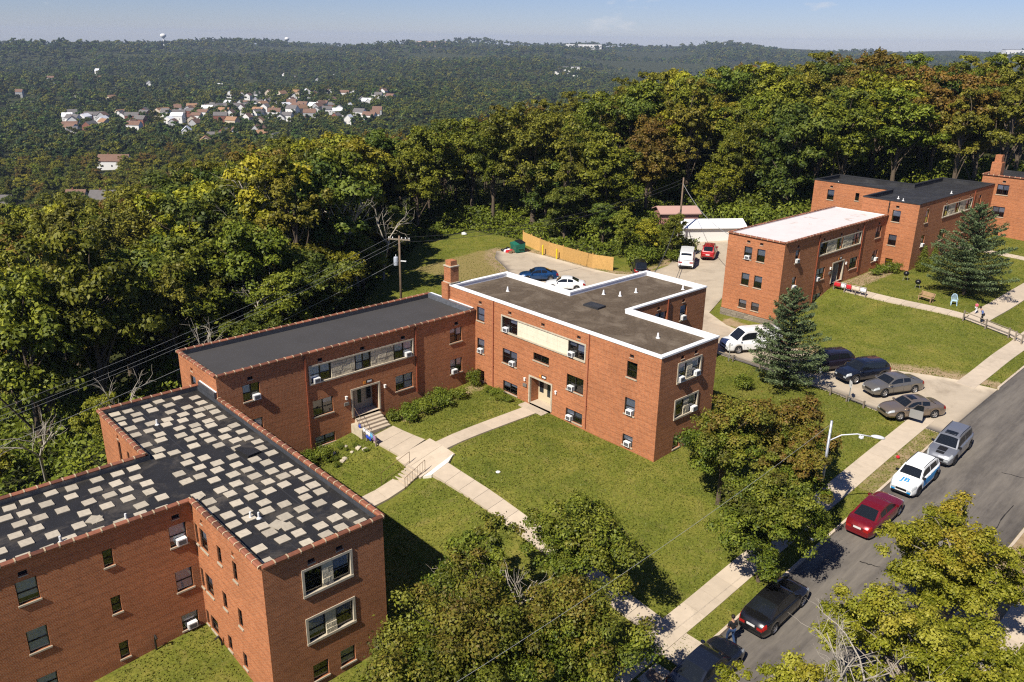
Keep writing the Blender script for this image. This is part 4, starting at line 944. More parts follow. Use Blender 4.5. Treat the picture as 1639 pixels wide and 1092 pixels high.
for (x,y,z,r,ph) in TREES:
    v=mnoise.noise(Vector((x/28,y/28,3.1))); k=int(fr.integers(0,9)) if fr.random()<.45 else (2,3,0,1,4,6,8,7,5)[int(min(8,max(0,(v+.7)/1.4*9)))]
    sc=fr.uniform(.72,1.08)
    if ph>2 and r>118: sc*=1.0+min(.22,(ph-2)*.015)
    if ph<-10: sc*=1.16
    elif r<92: sc*=.85
    if r<125 and ph>4 and k in (6,7,1,3): k=(4,2,0,5)[int(fr.integers(0,4))]
    u,vv,d=topx((x,y,z+KIND[k][3]*sc))
    if u<-90 or u>1730: continue
    # keep the skyline of the valley open where the photograph shows it
    lim=np.interp(u,[0,210,300,430,560,640,700,760,850,930,1000,1120,1200,1640],[262,258,232,205,185,170,155,140,135,128,100,85,66,60])
    if vv<lim:
        sc2=sc
        for q in range(12):
            sc2*=.94; u,vv,d=topx((x,y,z+KIND[k][3]*sc2))
            if vv>=lim: break
        sc=sc2
        if sc<.42: continue
    if nplaced<285:
        place_tree(KIND[k][0],KIND[k][1],KIND[k][2]+', '+where(x,y,r,ph),x,y,sc,fr.uniform(0,6.28),'tree',WG,z,fr.uniform(.9,1.2)); nplaced+=1
    else: far_pts.append((x,y,z,sc))
# one very large tree at the end of the back lawn
bigtree=tree_proto(201,19.5,1.5,8.2,260,34000,.38,LF[3],'round',(.18,.32),limbs=26,trunk=.02,tvar=.7)
place_tree(bigtree,'large_tree','very large spreading olive-green tree at the end of the back lawn',-89,86,1.0,0,'tree',None)
ei=0
for (x,y,k,sc) in ((-66.5,27.5,2,.34),(-68.5,31.5,4,.45),(-69.5,34.5,0,.62),(-71.5,39.0,4,.66),(-75.0,43.5,2,.60),(-80.5,50.5,0,.50),(-86.5,57.5,7,.55),(-92.5,63.5,4,.5),(-67,17.0,0,.36),(-68,8.5,2,.36),(-74.5,85.5,5,.5),(-79.5,83.0,4,.55),(-78,92,0,.6),(-72,108,2,.6),(-66,114,4,.6)):
    ei+=1; nm=KIND[k][2].split(' tree')[0].replace(' broadleaf','').replace('tall airy ','')
    place_tree(KIND[k][0],'edge_tree','low bushy '+nm+' tree at the wood edge, '+('by the charcoal-roofed house' if y<46 else 'beside the back lawn' if y<70 else 'behind the board fence' if y<95 else 'by the bank of bushes'),x,y,sc,ei*1.3,'tree','low bushy trees along the wood edge',None,1.25)
# ---- bare dead trees
def dead_proto(seed,H,spread=.5,depth=4,r0=.16,n0=3):
    rs=np.random.default_rng(seed); mb=MB()
    def grow(p,d,L_,r,k):
        seg=3; pts=[p]; dd=np.array(d,float)
        for i in range(seg):
            dd=dd+rs.normal(size=3)*.16; dd/=np.linalg.norm(dd); p=p+dd*L_/seg; pts.append(p)
        mb.tube([tuple(q) for q in pts],[r*(1-.45*i/seg) for i in range(seg+1)],5 if k>1 else 4,cap=False)
        if k==0: return
        for j in range(rs.integers(2,4)):
            t=rs.integers(1,seg+1); nd=dd+rs.normal(size=3)*spread; nd[2]+=.22; nd/=np.linalg.norm(nd); grow(pts[t],nd,L_*rs.uniform(.55,.82),r*.55,k-1)
    p=np.array([0,0,-1.0]); pts=[p]; hh=H*.42; x=rs.normal(size=2)*.04*H
    mb.tube([(0,0,-1),(x[0]*.3,x[1]*.3,hh*.4),(x[0],x[1],hh)],[r0*1.3,r0*1.05,r0*.85],7,cap=False)
    for j in range(n0):
        a=j*6.28/n0+rs.random(); grow(np.array([x[0],x[1],hh]),np.array([math.cos(a)*.55,math.sin(a)*.55,1.0]),H*.28,r0*.7,depth-1)
    return mb.mesh('trunk',DEADW,True)
DP=[dead_proto(5,15,.5,5,.17,4),dead_proto(8,12,.55,4,.13,3),dead_proto(13,8,.6,4,.10,3)]
def ray_ground(u,v,zoff=0):
    d=FV*1329.62+RV*(u-819.5)-UV_*(v-546); d/=np.linalg.norm(d); t=20.0
    while t<3000:
        p=CAMP+d*t
        if p[2]<hz(p[0],p[1])+zoff: return p
        t+=max(.4,(p[2]-hz(p[0],p[1]))*.35)
    return p
for i,(x,y,k,sc,rz,lab) in enumerate(((-83.5,42.5,0,1.22,0.4,'pale bare dead tree with many crooked limbs standing above the wood'),(-81.5,50.5,1,1.35,1.2,'slim dead tree leaning among the green trees'),
    (-66.0,12.0,1,.85,2.2,'dead trunk leaning in front of the wood beside the paver-roofed house'),(-67.5,20.0,2,.95,.9,'short dead snag among vines at the foot of the wood'),(-69.5,26.0,2,1.1,2.0,'forked grey dead sapling at the wood edge'),(-73,33.0,1,.95,4.1,'bare grey trunk between dark trees behind the charcoal roof'),(-84.0,55.5,2,1.4,1.0,'bent bare trunk at the edge of the back lawn'))):
    e=empty('dead_tree',(x,y,hz(x,y)),rz,lab,'tree','dead trees'); e.scale=(sc,)*3
    if i in (2,3): e.rotation_euler=(R(14),R(-16),rz)
    link('trunk',DP[k],e)
# ---- undergrowth: vines and brambles between the houses and the wood
def undergrowth():
    rs=np.random.default_rng(77); n=165000
    X=rs.uniform(-120,-30,n*4); Y=rs.uniform(-40,150,n*4)
    inw=~inpoly(X,Y,CLEAR); dd=edge_d(X,Y,CLEAR); ok=inw&(dd<np.where(Y<20,44,24)); X,Y=X[ok],Y[ok]; X,Y=X[:n],Y[:n]; dd=edge_d(X,Y,CLEAR)
    b=np.array([mnoise.noise(Vector((x/3.4,y/3.4,1.7)))+.5*mnoise.noise(Vector((x/1.3,y/1.3,8.))) for x,y in zip(X,Y)])
    Hh=np.clip((b+.55)*1.9,0.1,3.6)*np.clip(dd/2.0,.15,1)*(1+np.clip((dd-5)/8,0,.8))
    Z=hgt(X,Y)+Hh*(1-.55*rs.random(len(X))**2)
    P=np.stack([X,Y,Z],-1); N=rs.normal(size=(len(X),3))*.6; N[:,2]+=.8; N[:,1]-=.3
    c=np.array([mnoise.noise(Vector((x/6,y/6,22.))) for x,y in zip(X,Y)])
    me=leaf_mesh('undergrowth',P,N,rs.uniform(.28,.55,len(X)),.42+c*.45+rs.normal(size=len(X))*.18,np.zeros(len(X)),LF[0],rs=rs)
    tag(link('undergrowth',me),'tangled green vines and brambles along the wood edge','undergrowth',kind='stuff')
undergrowth()
# ---- street trees and front-lawn trees
MAP=leaf_mat('maple_leaf',(0.040,0.062,0.006),(0.105,0.140,0.012),(0.215,0.240,0.024),red=(0.23,0.085,0.025),transl=.22,vary=.08)
LIME=leaf_mat('lime_leaf',(0.10,0.115,0.006),(0.225,0.232,0.014),(0.38,0.36,0.05),red=(0.42,0.25,0.03),transl=.3,vary=.05)
def at_px(u,v,z):
    d=FV*1329.62+RV*(u-819.5)-UV_*(v-546); return CAMP+d*((z-30)/d[2])
SG='maples along the street and front lawn'
def maple(seed,x,y,H,cb,rx,nleaf,leaf,lab,autumn=(.8,.5),mt=None,nl=40,name='maple_tree',lr=(.24,.40),bark=None,shape='round',group=SG,limbs=20,shell=(.5,1.0)):
    pr=tree_proto(seed,H,cb,rx,nl,nleaf,leaf,mt or MAP,shape,lr,autumn=autumn,limbs=limbs,trunk=.022,bark=bark,shell=shell)
    return place_tree(pr,name,lab,x,y,1.0,0.0,'tree',group)
maple(301,-19.8,37.8,7.2,1.6,4.1,52000,.155,'large maple between sidewalk and kerb by the black sedan',(.25,.6),nl=200)
maple(302,-25.3,41.6,7.6,1.2,3.6,36000,.16,'maple with rusty top in front of the end wall of the gravel-roofed house',(.50,.48),nl=150)
maple(303,-22.9,45.6,7.2,1.5,3.3,32000,.16,'maple with the reddest crown on the front lawn',(.65,.42),nl=150)
maple(304,-20.7,42.6,7.0,1.4,2.7,22000,.155,'slim reddish maple in front of the street lamp post',(.60,.42),nl=110)
maple(311,-25.4,28.3,7.2,1.3,3.5,36000,.155,'dark green maple over the front walk with bare twigs inside',(.25,.6),nl=150)
maple(312,-28.8,24.2,6.8,1.0,2.9,17000,.15,'thin half bare maple beside the front walk',(.45,.5),nl=90,lr=(.2,.34))
maple(313,-24.4,19.4,8.2,1.0,4.4,60000,.15,'broad maple with rust-tinged crown beside the paver-roofed house',(.38,.52),nl=230)
maple(314,-21.3,23.4,7.6,1.0,3.7,42000,.15,'full green maple near the sidewalk on the front lawn',(.45,.45),nl=180)
maple(315,-22.6,14.6,7.6,.8,3.6,42000,.15,'bushy green maple at the corner of the paver-roofed house',(.35,.5),nl=180)
BK2=mat('pale_bark',(0.26,0.22,0.18),0.95,var=.25,vscale=5)
YG='lime-green trees across the street'
maple(321,-10.6,39.6,8.2,1.8,4.7,70000,.135,'lime-green street tree leaning over the road by the red sedan',(.5,.65),LIME,260,'lime_green_tree',(.2,.34),BK2,'round',YG,50,(.2,1.0))
maple(322,-9.2,32.0,8.6,1.4,5.2,78000,.135,'open lime-green tree with many bare grey twigs across the road',(.35,.7),LIME,280,'lime_green_tree',(.18,.32),BK2,'round',YG,60,(.2,1.0))
maple(323,-11.2,25.6,7.0,1.4,4.4,34000,.135,'sparse lime-green tree overhanging the road by the dark blue sedan',(.3,.7),LIME,170,'lime_green_tree',(.17,.30),BK2,'round',YG,60,(.2,1.0))
maple(324,-5.0,45.5,8.0,2.2,3.6,26000,.15,'lime-green tree beside the far pavement of the street',(.4,.7),LIME,130,'lime_green_tree',(.2,.34),BK2,'round',YG,24,(.25,1.0))
# bare twiggy branches that stick out of the thin maples
e=empty('bare_tree',(-25.0,24.6,hz(-25.0,24.6)),.5,'bare pale forked dead tree amid the front lawn maples','tree'); e.scale=(.62,)*3; link('trunk',DP[1],e)
e=empty('bare_tree',(-28.6,22.4,hz(-28.6,22.4)),2.5,'low twiggy dead shrub at the shadow edge of the lawn','tree'); e.scale=(.62,)*3; link('trunk',DP[2],e)
for i,(x,y,sc) in enumerate(((-9.6,29.0,.62),(-11.0,27.2,.5))):
    e=empty('bare_tree',(x,y,hz(x,y)),1.5*i,('grey leafless sapling inside the open lime-green tree','small grey leafless sapling overhanging the asphalt')[i],'tree'); e.scale=(sc,)*3; link('trunk',DP[0],e)
# ---- pines
PINE=leaf_mat('pine_needle',(0.034,0.052,0.022),(0.085,0.118,0.048),(0.165,0.205,0.085),transl=.12,vary=.08)
def pine(seed,H,rx,nwh,x,y,lab,dens=1.0,lean=0):
    rs=np.random.default_rng(seed); mb=MB(); mb.tube([(0,0,-.6),(lean*.3,0,H*.5),(lean,0,H)],[.02*H,.012*H,.01],7,cap=False); Ps=[];Ns=[];Sz=[];Tn=[]
    for w_ in range(nwh):
        t=(w_+.5)/nwh; z=.05*H+t*H*.94; R_=rx*(1-t)**.75*rs.uniform(.85,1.1)*(1 if t>.12 else .8)+.15; nb=int(7-2*t)
        for b in range(nb):
            a=6.283*(b+rs.random()*.7)/nb+w_*.9; L_=R_*rs.uniform(.7,1.12); d=np.array([math.cos(a),math.sin(a),.10+.5*t]); p0=np.array([lean*t,0,z]); p1=p0+d*L_+np.array([0,0,.12*L_])
            mb.tube([tuple(p0),tuple((p0+p1)/2-np.array([0,0,.05*L_])),tuple(p1)],[.03+.02*(1-t),.022,.008],4,cap=False)
            m=int(150*dens*max(.25,L_/2.4)); tt=rs.random(m)**.65; side=np.array([-d[1],d[0],0]); wd=(.16+.5*np.sin(tt*3.0))*L_*.42
            q=p0+(p1-p0)*tt[:,None]+side*(rs.normal(size=m)*wd*.5)[:,None]; q[:,2]+=rs.normal(size=m)*.07+.04
            nn=rs.normal(size=(m,3))*.55; nn[:,2]+=.9; Ps.append(q);Ns.append(nn);Sz.append(rs.uniform(.14,.30,m));Tn.append(.3+.35*tt+rs.normal(size=m)*.15)
    P=np.concatenate(Ps); me=leaf_mesh('crown',P,np.concatenate(Ns),np.concatenate(Sz),np.concatenate(Tn),np.zeros(len(P)),PINE,aspect=.38,rs=rs)
    e=empty('pine_tree',(x,y,hz(x,y)),0,lab,'tree','white pines on the lawns'); link('trunk',mb.mesh('trunk',BARK,True),e); link('crown',me,e); return e
pine(401,8.4,3.9,17,-31.6,60.0,'blue-green pine beside the rail fence and parked vans',1.5)
pine(402,9.4,5.0,17,-29.2,90.6,'large dark pine shading the lawn of the white-roofed house',1.7)
pine(403,6.5,3.2,10,-21.2,101.5,'smaller pine beyond the large pine near the far walk',1.3)
# ---- shrubs
SHR=leaf_mat('shrub_leaf',(0.055,0.080,0.008),(0.130,0.165,0.016),(0.235,0.26,0.03),vary=.15)
def shrub_mesh(seed,rx,h,n,leaf,cone=False):
    rs=np.random.default_rng(seed); lob=[]
    for i in range(12):
        a=rs.random()*6.28; q=rs.random()**.5*rx*.65; z=h*rs.uniform(.25,.7)
        if cone: t=i/12; q=rx*.45*(1-t)*rs.random(); z=h*(.12+.8*t)
        lob.append((q*math.cos(a),q*math.sin(a),z,(rx*(.75*(1-i/14)+.08) if cone else rx*rs.uniform(.3,.5))))
    P,N,k=crown_points(rs,lob,n,(.6,1),.3,.9); P[:,2]=np.maximum(P[:,2],.02)
    return leaf_mesh('leaves',P,N,leaf*rs.uniform(.6,1.3,n),.45+rs.normal(size=n)*.2,np.zeros(n),SHR,rs=rs)
SH=[shrub_mesh(501+i,.85,1.1,1500,.13) for i in range(3)]; CON=shrub_mesh(520,.85,3.4,4200,.12,True)
stem=MB().tube([(0,0,-.3),(.02,0,.25),(0,.02,.5)],[.03,.025,.01],5).mesh('stem',BARK)
def shrub(me,x,y,sc,lab,group,name='shrub',zs=1.0):
    e=empty(name,(x,y,hz(x,y)),random.uniform(0,6.28),lab,'shrub',group); e.scale=(sc,sc,sc*zs); link('stem',stem,e); link('leaves',me,e)
sr=random.Random(9)
for i in range(11): shrub(SH[i%3],-48.9+sr.uniform(-.15,.25)+(1.1 if i%3==1 else 0),32.9+i*.56+sr.uniform(-.1,.1),sr.uniform(.8,1.15),'leafy green shrub in the bed along the charcoal-roofed house','shrubs in the courtyard bed')
for i in range(4): shrub(SH[i%3],-46.9+i*.75,40.9+sr.uniform(-.3,.1),sr.uniform(.6,.8),'low yellow-green plant under the front of the gravel-roofed house','plants under the gravel-roofed house',zs=.7)
shrub(SH[1],-48.9,40.9,.9,'narrow bush in the inner courtyard corner',None,zs=1.5)
for i in range(4): shrub(SH[i%3],-48.7+.5*(i%2),24.0+i*.72,sr.uniform(.8,1.1),'rounded bush below the basement window near the paver roof','bushes by the basement window')
for i in range(9): shrub(SH[i%3],-47.9+sr.uniform(-.9,1.3),26.9+sr.uniform(-.6,1.9),sr.uniform(.25,.42),'small straggly weed clump on the rocky bank beside the steps','weeds on the rocky bank',name='weed_clump')
e=empty('cypress',(-35.6,95.4,hz(-35.6,95.4)),0,'dark green cone-shaped cypress at the corner of the black-roofed house','shrub'); link('stem',stem,e); link('leaves',CON,e)
shrub(CON,-35.4,97.9,.85,'second cone-shaped cypress partly behind the large pine',None,name='cypress')
for i,(x,y,sc) in enumerate(((-38.6,92.2,1.0),(-37.7,93.2,1.15),(-38.8,91.0,.8))): shrub(SH[i],x,y,sc,'flowering bush with pale blooms by the yellow basement window','bushes by the yellow window')
shrub(SH[2],-33.6,57.2,1.2,'olive weedy bush on the lawn near the pine',None); shrub(SH[0],-27.0,54.0,.8,'small bush beside the lamp post',None,zs=1.2)
for i in range(10): shrub(SH[i%3],-66.5+sr.uniform(-2.5,4.0),80.5+i*1.15+sr.uniform(-.6,.6),sr.uniform(1.5,2.4),'tall overgrown bush beside the white and red parked vehicles','overgrown bushes by the back lot')
for i in range(3):
    k=(0,2,0)[i]; place_tree(KIND[k][0],'lot_tree','leafy tree standing among bushes between fence and parked van',-68.5+i*2.6,83.0+i*1.6,.42,i*2.0,'tree','small trees between fence and van')
for i in range(14): shrub(SH[i%3],-60.5+sr.uniform(-6,5)-(i%2)*3,103.5+i*1.5+sr.uniform(-.8,.8),sr.uniform(2.6,4.0),'big tangled bush on the bank behind the white-roofed house','bank of bushes behind the white-roofed house')
# ---- grass blades over the lawns
def lawn_grass():
    rs=np.random.default_rng(31); n=95000
    X=np.concatenate([rs.uniform(-50,-19.2,n),rs.uniform(-40,-19,n//3),rs.uniform(-95,-57,n//5)]); Y=np.concatenate([rs.uniform(8,62,n),rs.uniform(69,118,n//3),rs.uniform(44,80,n//5)])
    bad=inpoly(X,Y,DRIVE)|((X>-21.8)&(X<-20.2))|((Y>30.1)&(Y<31.6)&(X>-48)&(X<-21))|(~inpoly(X,Y,CLEAR))
    for x0,x1,y0,y1 in ((-53.9,-30.7,41.7,48.3),(-45.4,-38.7,48,58.3),(-53,-30.6,13,19.8),(-45,-38.4,-6,13.3),(-56.1,-49.7,19.6,41.9),(-46.6,-40,72.6,95),(-43.3,-36.7,94.7,117.2),(-48.2,-40.4,29.6,32.6),(-43.4,-41.6,32,41.8),(-42.5,-40.7,19.6,29.8),(-38.7,-21.8,83.3,84.7),(-26.6,-24.6,84,110)): bad|=(X>x0)&(X<x1)&(Y>y0)&(Y<y1)
    X,Y=X[~bad],Y[~bad]; n=len(X); Z=hgt(X,Y)
    P=np.stack([X,Y,Z+.03],-1); N=rs.normal(size=(n,3)); N[:,2]*=.35
    c=np.array([mnoise.noise(Vector((x/2.6,y/2.6,4.)))+.6*mnoise.noise(Vector((x/9.,y/9.,2.))) for x,y in zip(X,Y)])
    me=leaf_mesh('grass',P,N,rs.uniform(.07,.17,n),.5+c*.45+rs.normal(size=n)*.2,np.clip(c*1.2-.35,0,.8)*rs.random(n),leaf_mat('grass_blade',(0.072,0.092,0.010),(0.140,0.160,0.022),(0.235,0.225,0.05),red=(0.30,0.24,0.09),transl=.2,vary=0),aspect=.5,rs=rs)
    tag(link('grass',me),'short mown green grass with dry patches','grass',kind='stuff')
lawn_grass()
# ---------------------------------------------------------------- vehicles
def lerp(a,b,t): return a+(b-a)*t
CARS={}
BLK=mat('trim_black',(0.012,0.012,0.013),0.5); TYRE=mat('tyre',(0.018,0.018,0.019),0.85); RIM=mat('alloy',(0.45,0.45,0.46),0.3,metal=.8); RIMD=mat('alloy_dark',(0.06,0.06,0.065),0.35,metal=.6)
CGL=mat('car_glass',(0.010,0.012,0.014),0.04,spec=.6); HL=mat('headlight',(0.36,0.38,0.39),0.25,spec=.4); TL=mat('tail_light',(0.30,0.010,0.008),0.35,spec=.3); PLATE=mat('plate',(0.62,0.62,0.6),0.5); AMB=mat('amber',(0.6,0.16,0.01),.2)
def paint(name,c,metal=0.25,rough=.28): return mat('paint_'+name,c,rough,metal=metal,spec=.5,coat=.8,var=.03,vscale=2)
class CarShape:
    def __init__(s,L,W,H,kind):
        s.L=L; s.W=W; s.H=H; s.kind=kind; h=L/2; s.h=h
        if kind=='sedan':
            s.belt=[(-h,.80),(-h+.06,.93),(-h+.28,1.01),(-h+.95,1.04),(-.2*L,1.0),(.12*L,.96),(.20*L,.96),(h-.45,.84),(h-.12,.72),(h,.60)]
            s.roof=[(-h+.72,1.03),(-h+1.05,1.17),(-h+1.55,H-.05),(-.07*L,H),(.05*L,H-.02),(.10*L,H-.08),(.235*L,.965)]
            s.cuts=(-.205*L,-.055*L,.125*L)
        elif kind=='suv':
            s.belt=[(-h,.85),(-h+.05,1.0),(-h+.25,1.06),(-.3*L,1.08),(.12*L,1.05),(.22*L,1.06),(h-.45,.98),(h-.10,.86),(h,.68)]
            s.roof=[(-h+.10,1.07),(-h+.28,1.32),(-h+.62,H-.06),(-.10*L,H),(.06*L,H-.02),(.11*L,H-.08),(.255*L,1.06)]
            s.cuts=(-.33*L,-.09*L,.115*L)
        elif kind=='van':
            s.belt=[(-h,1.0),(-h+.05,1.16),(-.3*L,1.18),(.12*L,1.16),(.34*L,1.16),(h-.38,1.07),(h-.10,.95),(h,.74)]
            s.roof=[(-h+.03,1.17),(-h+.08,1.7),(-h+.22,H-.05),(-.10*L,H),(.14*L,H-.02),(.19*L,H-.10),(.345*L,1.16)]
            s.cuts=(-.40*L,-.02*L,.20*L)
        s.wx=(-.295*L if kind!='van' else -.27*L,.305*L if kind!='van' else .31*L); s.wr=.33 if kind=='sedan' else .365
        s.sill=.20 if kind=='sedan' else .26
    def ip(s,tab,x): return float(np.interp(x,[a for a,_ in tab],[b for _,b in tab]))
    def hw(s,x):
        t=abs(x)/s.h; e=.10 if s.kind=='van' else .20
        k=1-e*max(0,(t-.62)/.38)**2.2
        return s.W/2*k
    def sec(s,x):
        w=s.hw(x); zb=s.sill
        for c in s.wx:
            d=abs(x-c); Ra=s.wr+.055
            if d<Ra: zb=max(zb,s.wr+math.sqrt(Ra*Ra-d*d)-.0)
        be=s.ip(s.belt,x); zb=min(zb,be-.15)
        end=max(0,(abs(x)-s.h+.12)/.12); zb=max(zb,s.sill+.08*end)
        mid=max(zb+.05,.42); mid=min(mid,be-.12)
        return [(0,zb+.02),(w*.80,zb),(w*.965,zb+.02),(w*1.0,mid),(w*.992,lerp(mid,be,.55)),(w*.955,be-.05),(w*.88,be),(w*.45,be+.022),(0,be+.03)]
    def gh(s,x):
        be=s.ip(s.belt,x); zt=s.ip(s.roof,x); wb=s.hw(x)*.885; wr=s.hw(x)*(.70 if s.kind!='van' else .80); t=max(0,min(1,(zt-be)/(s.H-be)))
        return be-.015,zt,wb,lerp(wb,wr,t)
    def side(s,x,v,sg,off=0):
        be,zt,wb,wt=s.gh(x); y=lerp(wb,wt,v**1.15)+off; return (x,sg*y,lerp(be,zt,v)+off*.3)
    def top(s,x,q,off=0):
        be,zt,wb,wt=s.gh(x); return (x,q*wt,zt+.045*(1-q*q)*min(1,(zt-be)*3)+off)
    def bodyp(s,x,q,sg,off=0):
        """q 0..8 along the half section"""
        c=s.sec(x); i=min(7,int(q)); f=q-i; y=lerp(c[i][0],c[i+1][0],f); z=lerp(c[i][1],c[i+1][1],f)
        ny,nz=(1,0) if q<5.2 else (.5,.85) if q<6.2 else (0,1)
        ex=off if abs(x)>s.h-.4 else 0
        return (x+math.copysign(ex,x),sg*(y+off*ny),z+off*nz)
def grid(mb,fn,us,vs,flip=False,mi=0):
    base=len(mb.v)
    for u in us:
        for v in vs: mb.v.append(fn(u,v))
    n=len(vs)
    for i in range(len(us)-1):
        for j in range(n-1):
            a=base+i*n+j; f=(a,a+n,a+n+1,a+1); mb.f.append(f[::-1] if flip else f); mb.uv.append(None); mb.mi.append(mi)
_wheel={}
def wheel_meshes(r,dark):
    k=(r,dark)
    if k not in _wheel:
        w=.105; t=MB(); t.lathe([(r*.66,-w*.9),(r*.93,-w),(r,-w*.6),(r,w*.6),(r*.93,w),(r*.66,w*.9)],n=20,axis='y')
        ri=MB(); ri.lathe([(r*.66,w*.82),(r*.60,w*.45),(r*.56,w*.42)],n=20,axis='y')
        for q in range(5):
            a=q*6.283/5; c,s_=math.cos(a),math.sin(a); n=(-s_,c)
            P=lambda rr,tt,y:(c*rr+n[0]*tt,y,s_*rr+n[1]*tt)
            ri.hexa([P(.04,-.035,w*.5),P(r*.62,-.045,w*.5),P(r*.62,.045,w*.5),P(.04,.035,w*.5),P(.04,-.035,w*.72),P(r*.62,-.045,w*.70),P(r*.62,.045,w*.70),P(.04,.035,w*.72)])
        ri.lathe([(.07,w*.5),(.07,w*.78),(.001,w*.78)],n=10,axis='y')
        di=MB(); di.lathe([(r*.62,w*.40),(.001,w*.40)],n=16,axis='y')
        _wheel[k]=(t.mesh('tyre',TYRE,True),ri.mesh('rim',RIMD if dark else RIM),di.mesh('brake_disc',mat('brake',(0.03,0.03,0.03),.6)))
    return _wheel[k]
def car(name,label,kind,L,W,H,pt,x,y,hd,z=None,group='cars parked along the kerb',opendoor=False,darkrim=False,roofglass=False,stripe=None,lower=None,cat='car',wood=None,interior=None):
    """hd: heading vector in plan"""
    s=CarShape(L,W,H,kind); a=math.atan2(hd[1],hd[0]); hx,hy=math.cos(a),math.sin(a)
    if z is None: z=hz(x,y)+.035
    if z=='road': zf,zr=street_z(y+hy*s.wx[1])-.13,street_z(y+hy*s.wx[0])-.13; z=(zf+zr)/2+.01; pitch=math.atan2(zf-zr,s.wx[1]-s.wx[0])
    else: pitch=0
    e=empty(name,(x,y,z),0,label,cat,group); e.rotation_euler=(0,-pitch,a)
    xs=sorted(set(np.linspace(-s.h,s.h,34).tolist()+[c+d for c in s.wx for d in np.linspace(-s.wr-.06,s.wr+.06,15)]))
    xs=[v for v in xs if -s.h<=v<=s.h]
    mb=MB(); 
    for sg in (1,-1): grid(mb,lambda u,q:s.bodyp(u,q,sg),xs,[0,1,2,3,4,5,6,7,8],flip=(sg<0))
    for xe,fl in ((-s.h,False),(s.h,True)):
        c=s.sec(xe); pts=[(xe,q[0],q[1]) for q in c]+[(xe,-q[0],q[1]) for q in c[::-1]]; mb.poly(pts[::-1] if fl else pts)
    body=mb.build('body',pt,e,smooth=True)
    # greenhouse
    x0,x1=s.roof[0][0],s.roof[-1][0]; gxs=sorted(set(np.linspace(x0,x1,26).tolist()+[r[0] for r in s.roof])); mb=MB()
    for sg in (1,-1): grid(mb,lambda u,v:s.side(u,v,sg),gxs,[0,.33,.66,1],flip=(sg<0))
    grid(mb,lambda u,q:s.top(u,q),gxs,[-1,-.5,0,.5,1],flip=True)
    mb.build('cabin',pt,e,smooth=True)
    rf,rr_=s.roof[-2][0],s.roof[2][0]
    mb=MB(); grid(mb,lambda u,q:s.top(u,q,.010),np.linspace(rf+.05,x1-.05,6),[-.87,-.4,0,.4,.87],True); mb.build('windshield',CGL,e,smooth=True)
    if kind!='van' or True:
        mb=MB(); grid(mb,lambda u,q:s.top(u,q,.010),np.linspace(x0+.06,rr_-.04,6),[-.82,-.4,0,.4,.82],True); mb.build('rear_window',CGL,e,smooth=True)
    c0,c1,c2=s.cuts
    wins=[(c0+.04,c1-.04),(c1+.04,c2+.17*L*.35)] if kind=='sedan' else [(c0+.04,c1-.04),(c1+.04,c2+.05*L)]
    if kind=='suv': wins.append((s.roof[1][0]+.30,c0-.04))
    if kind=='van': wins=[(c1+.10,c2+.06*L)]
    for (p,q) in wins:
        for sg in (1,-1): mb=MB(); grid(mb,lambda u,v:s.side(u,v,sg,.008),np.linspace(p,q,6),[.14,.45,.82],sg<0); mb.build('side_window',CGL,e,smooth=True)
    # door seams and handles
    for sg in (1,-1):
        mb=MB()
        for xx in (c0,c1,c2+.02*L): grid(mb,lambda u,q:s.bodyp(u,q,sg,.003),[xx-.008,xx+.008],[2.4,3,4,5.2],sg<0)
        mb.build('door_seams',BLK,body)
        for xx in (c0+.30,c1+.22):
            p=s.bodyp(xx,4.7,sg,.0); MB().box(p[0]-.09,p[1]-.02,p[2]-.015,p[0]+.09,p[1]+.02,p[2]+.015).build('door_handle',pt,body)
        p=s.side(s.cuts[2]+.085*L,.12,sg); MB().box(p[0]-.07,min(p[1],p[1]+sg*.20),p[2]-.02,p[0]+.05,max(p[1],p[1]+sg*.20),p[2]+.12).build('mirror',pt if not darkrim else BLK,e)
        mb=MB(); grid(mb,lambda u,q:s.bodyp(u,q,sg,.006),np.linspace(s.h-.42,s.h-.015,5),[4.3,4.9,5.5,6.1],sg<0); mb.build('headlight',HL,e,smooth=True)
        q0,q1=((4.0,5.6) if kind!='van' else (3.2,4.6)); mb=MB(); grid(mb,lambda u,q:s.bodyp(u,q,sg,.006),np.linspace(-s.h+.01,-s.h+.28,4),np.linspace(q0,q1,4),sg<0); mb.build('tail_light',TL,e,smooth=True)
        mb=MB(); w0=s.hw(-s.h)*.98; MBz=s.ip(s.belt,-s.h); mb.box(-s.h-.012,min(sg*w0*.52,sg*w0*.97),MBz-.20,-s.h+.01,max(sg*w0*.52,sg*w0*.97),MBz-.03); mb.build('tail_lens',TL,e)
        mb=MB(); w0=s.hw(s.h); mb.box(s.h-.01,min(sg*w0*.55,sg*w0*.93),.50,s.h+.012,max(sg*w0*.55,sg*w0*.93),.585 if kind=='sedan' else .64); mb.build('headlight_lens',HL,e)
    w0=s.hw(s.h); zb=s.ip(s.belt,s.h)
    MB().box(s.h-.02,-w0*.5,zb-.17,s.h+.016,w0*.5,zb-.03).build('grille',BLK,e)
    MB().box(s.h-.05,-w0*.85,s.sill+.03,s.h+.03,w0*.85,s.sill+.15).build('front_bumper',BLK if kind!='sedan' else pt,e)
    MB().box(-s.h-.03,-w0*.88,s.sill+.08,-s.h+.05,w0*.88,s.sill+.24).build('rear_bumper',BLK if kind!='sedan' else pt,e)
    MB().box(-s.h-.022,-.24,.68,-s.h-.004,.24,.81).build('licence_plate',PLATE,e)
    mb=MB()
    for sg in (1,-1): grid(mb,lambda u,q:s.bodyp(u,q,sg,.004),np.linspace(s.wx[0]+s.wr+.08,s.wx[1]-s.wr-.08,8),[1.2,2,2.4],sg<0)
    mb.build('sill_trim',BLK,e)
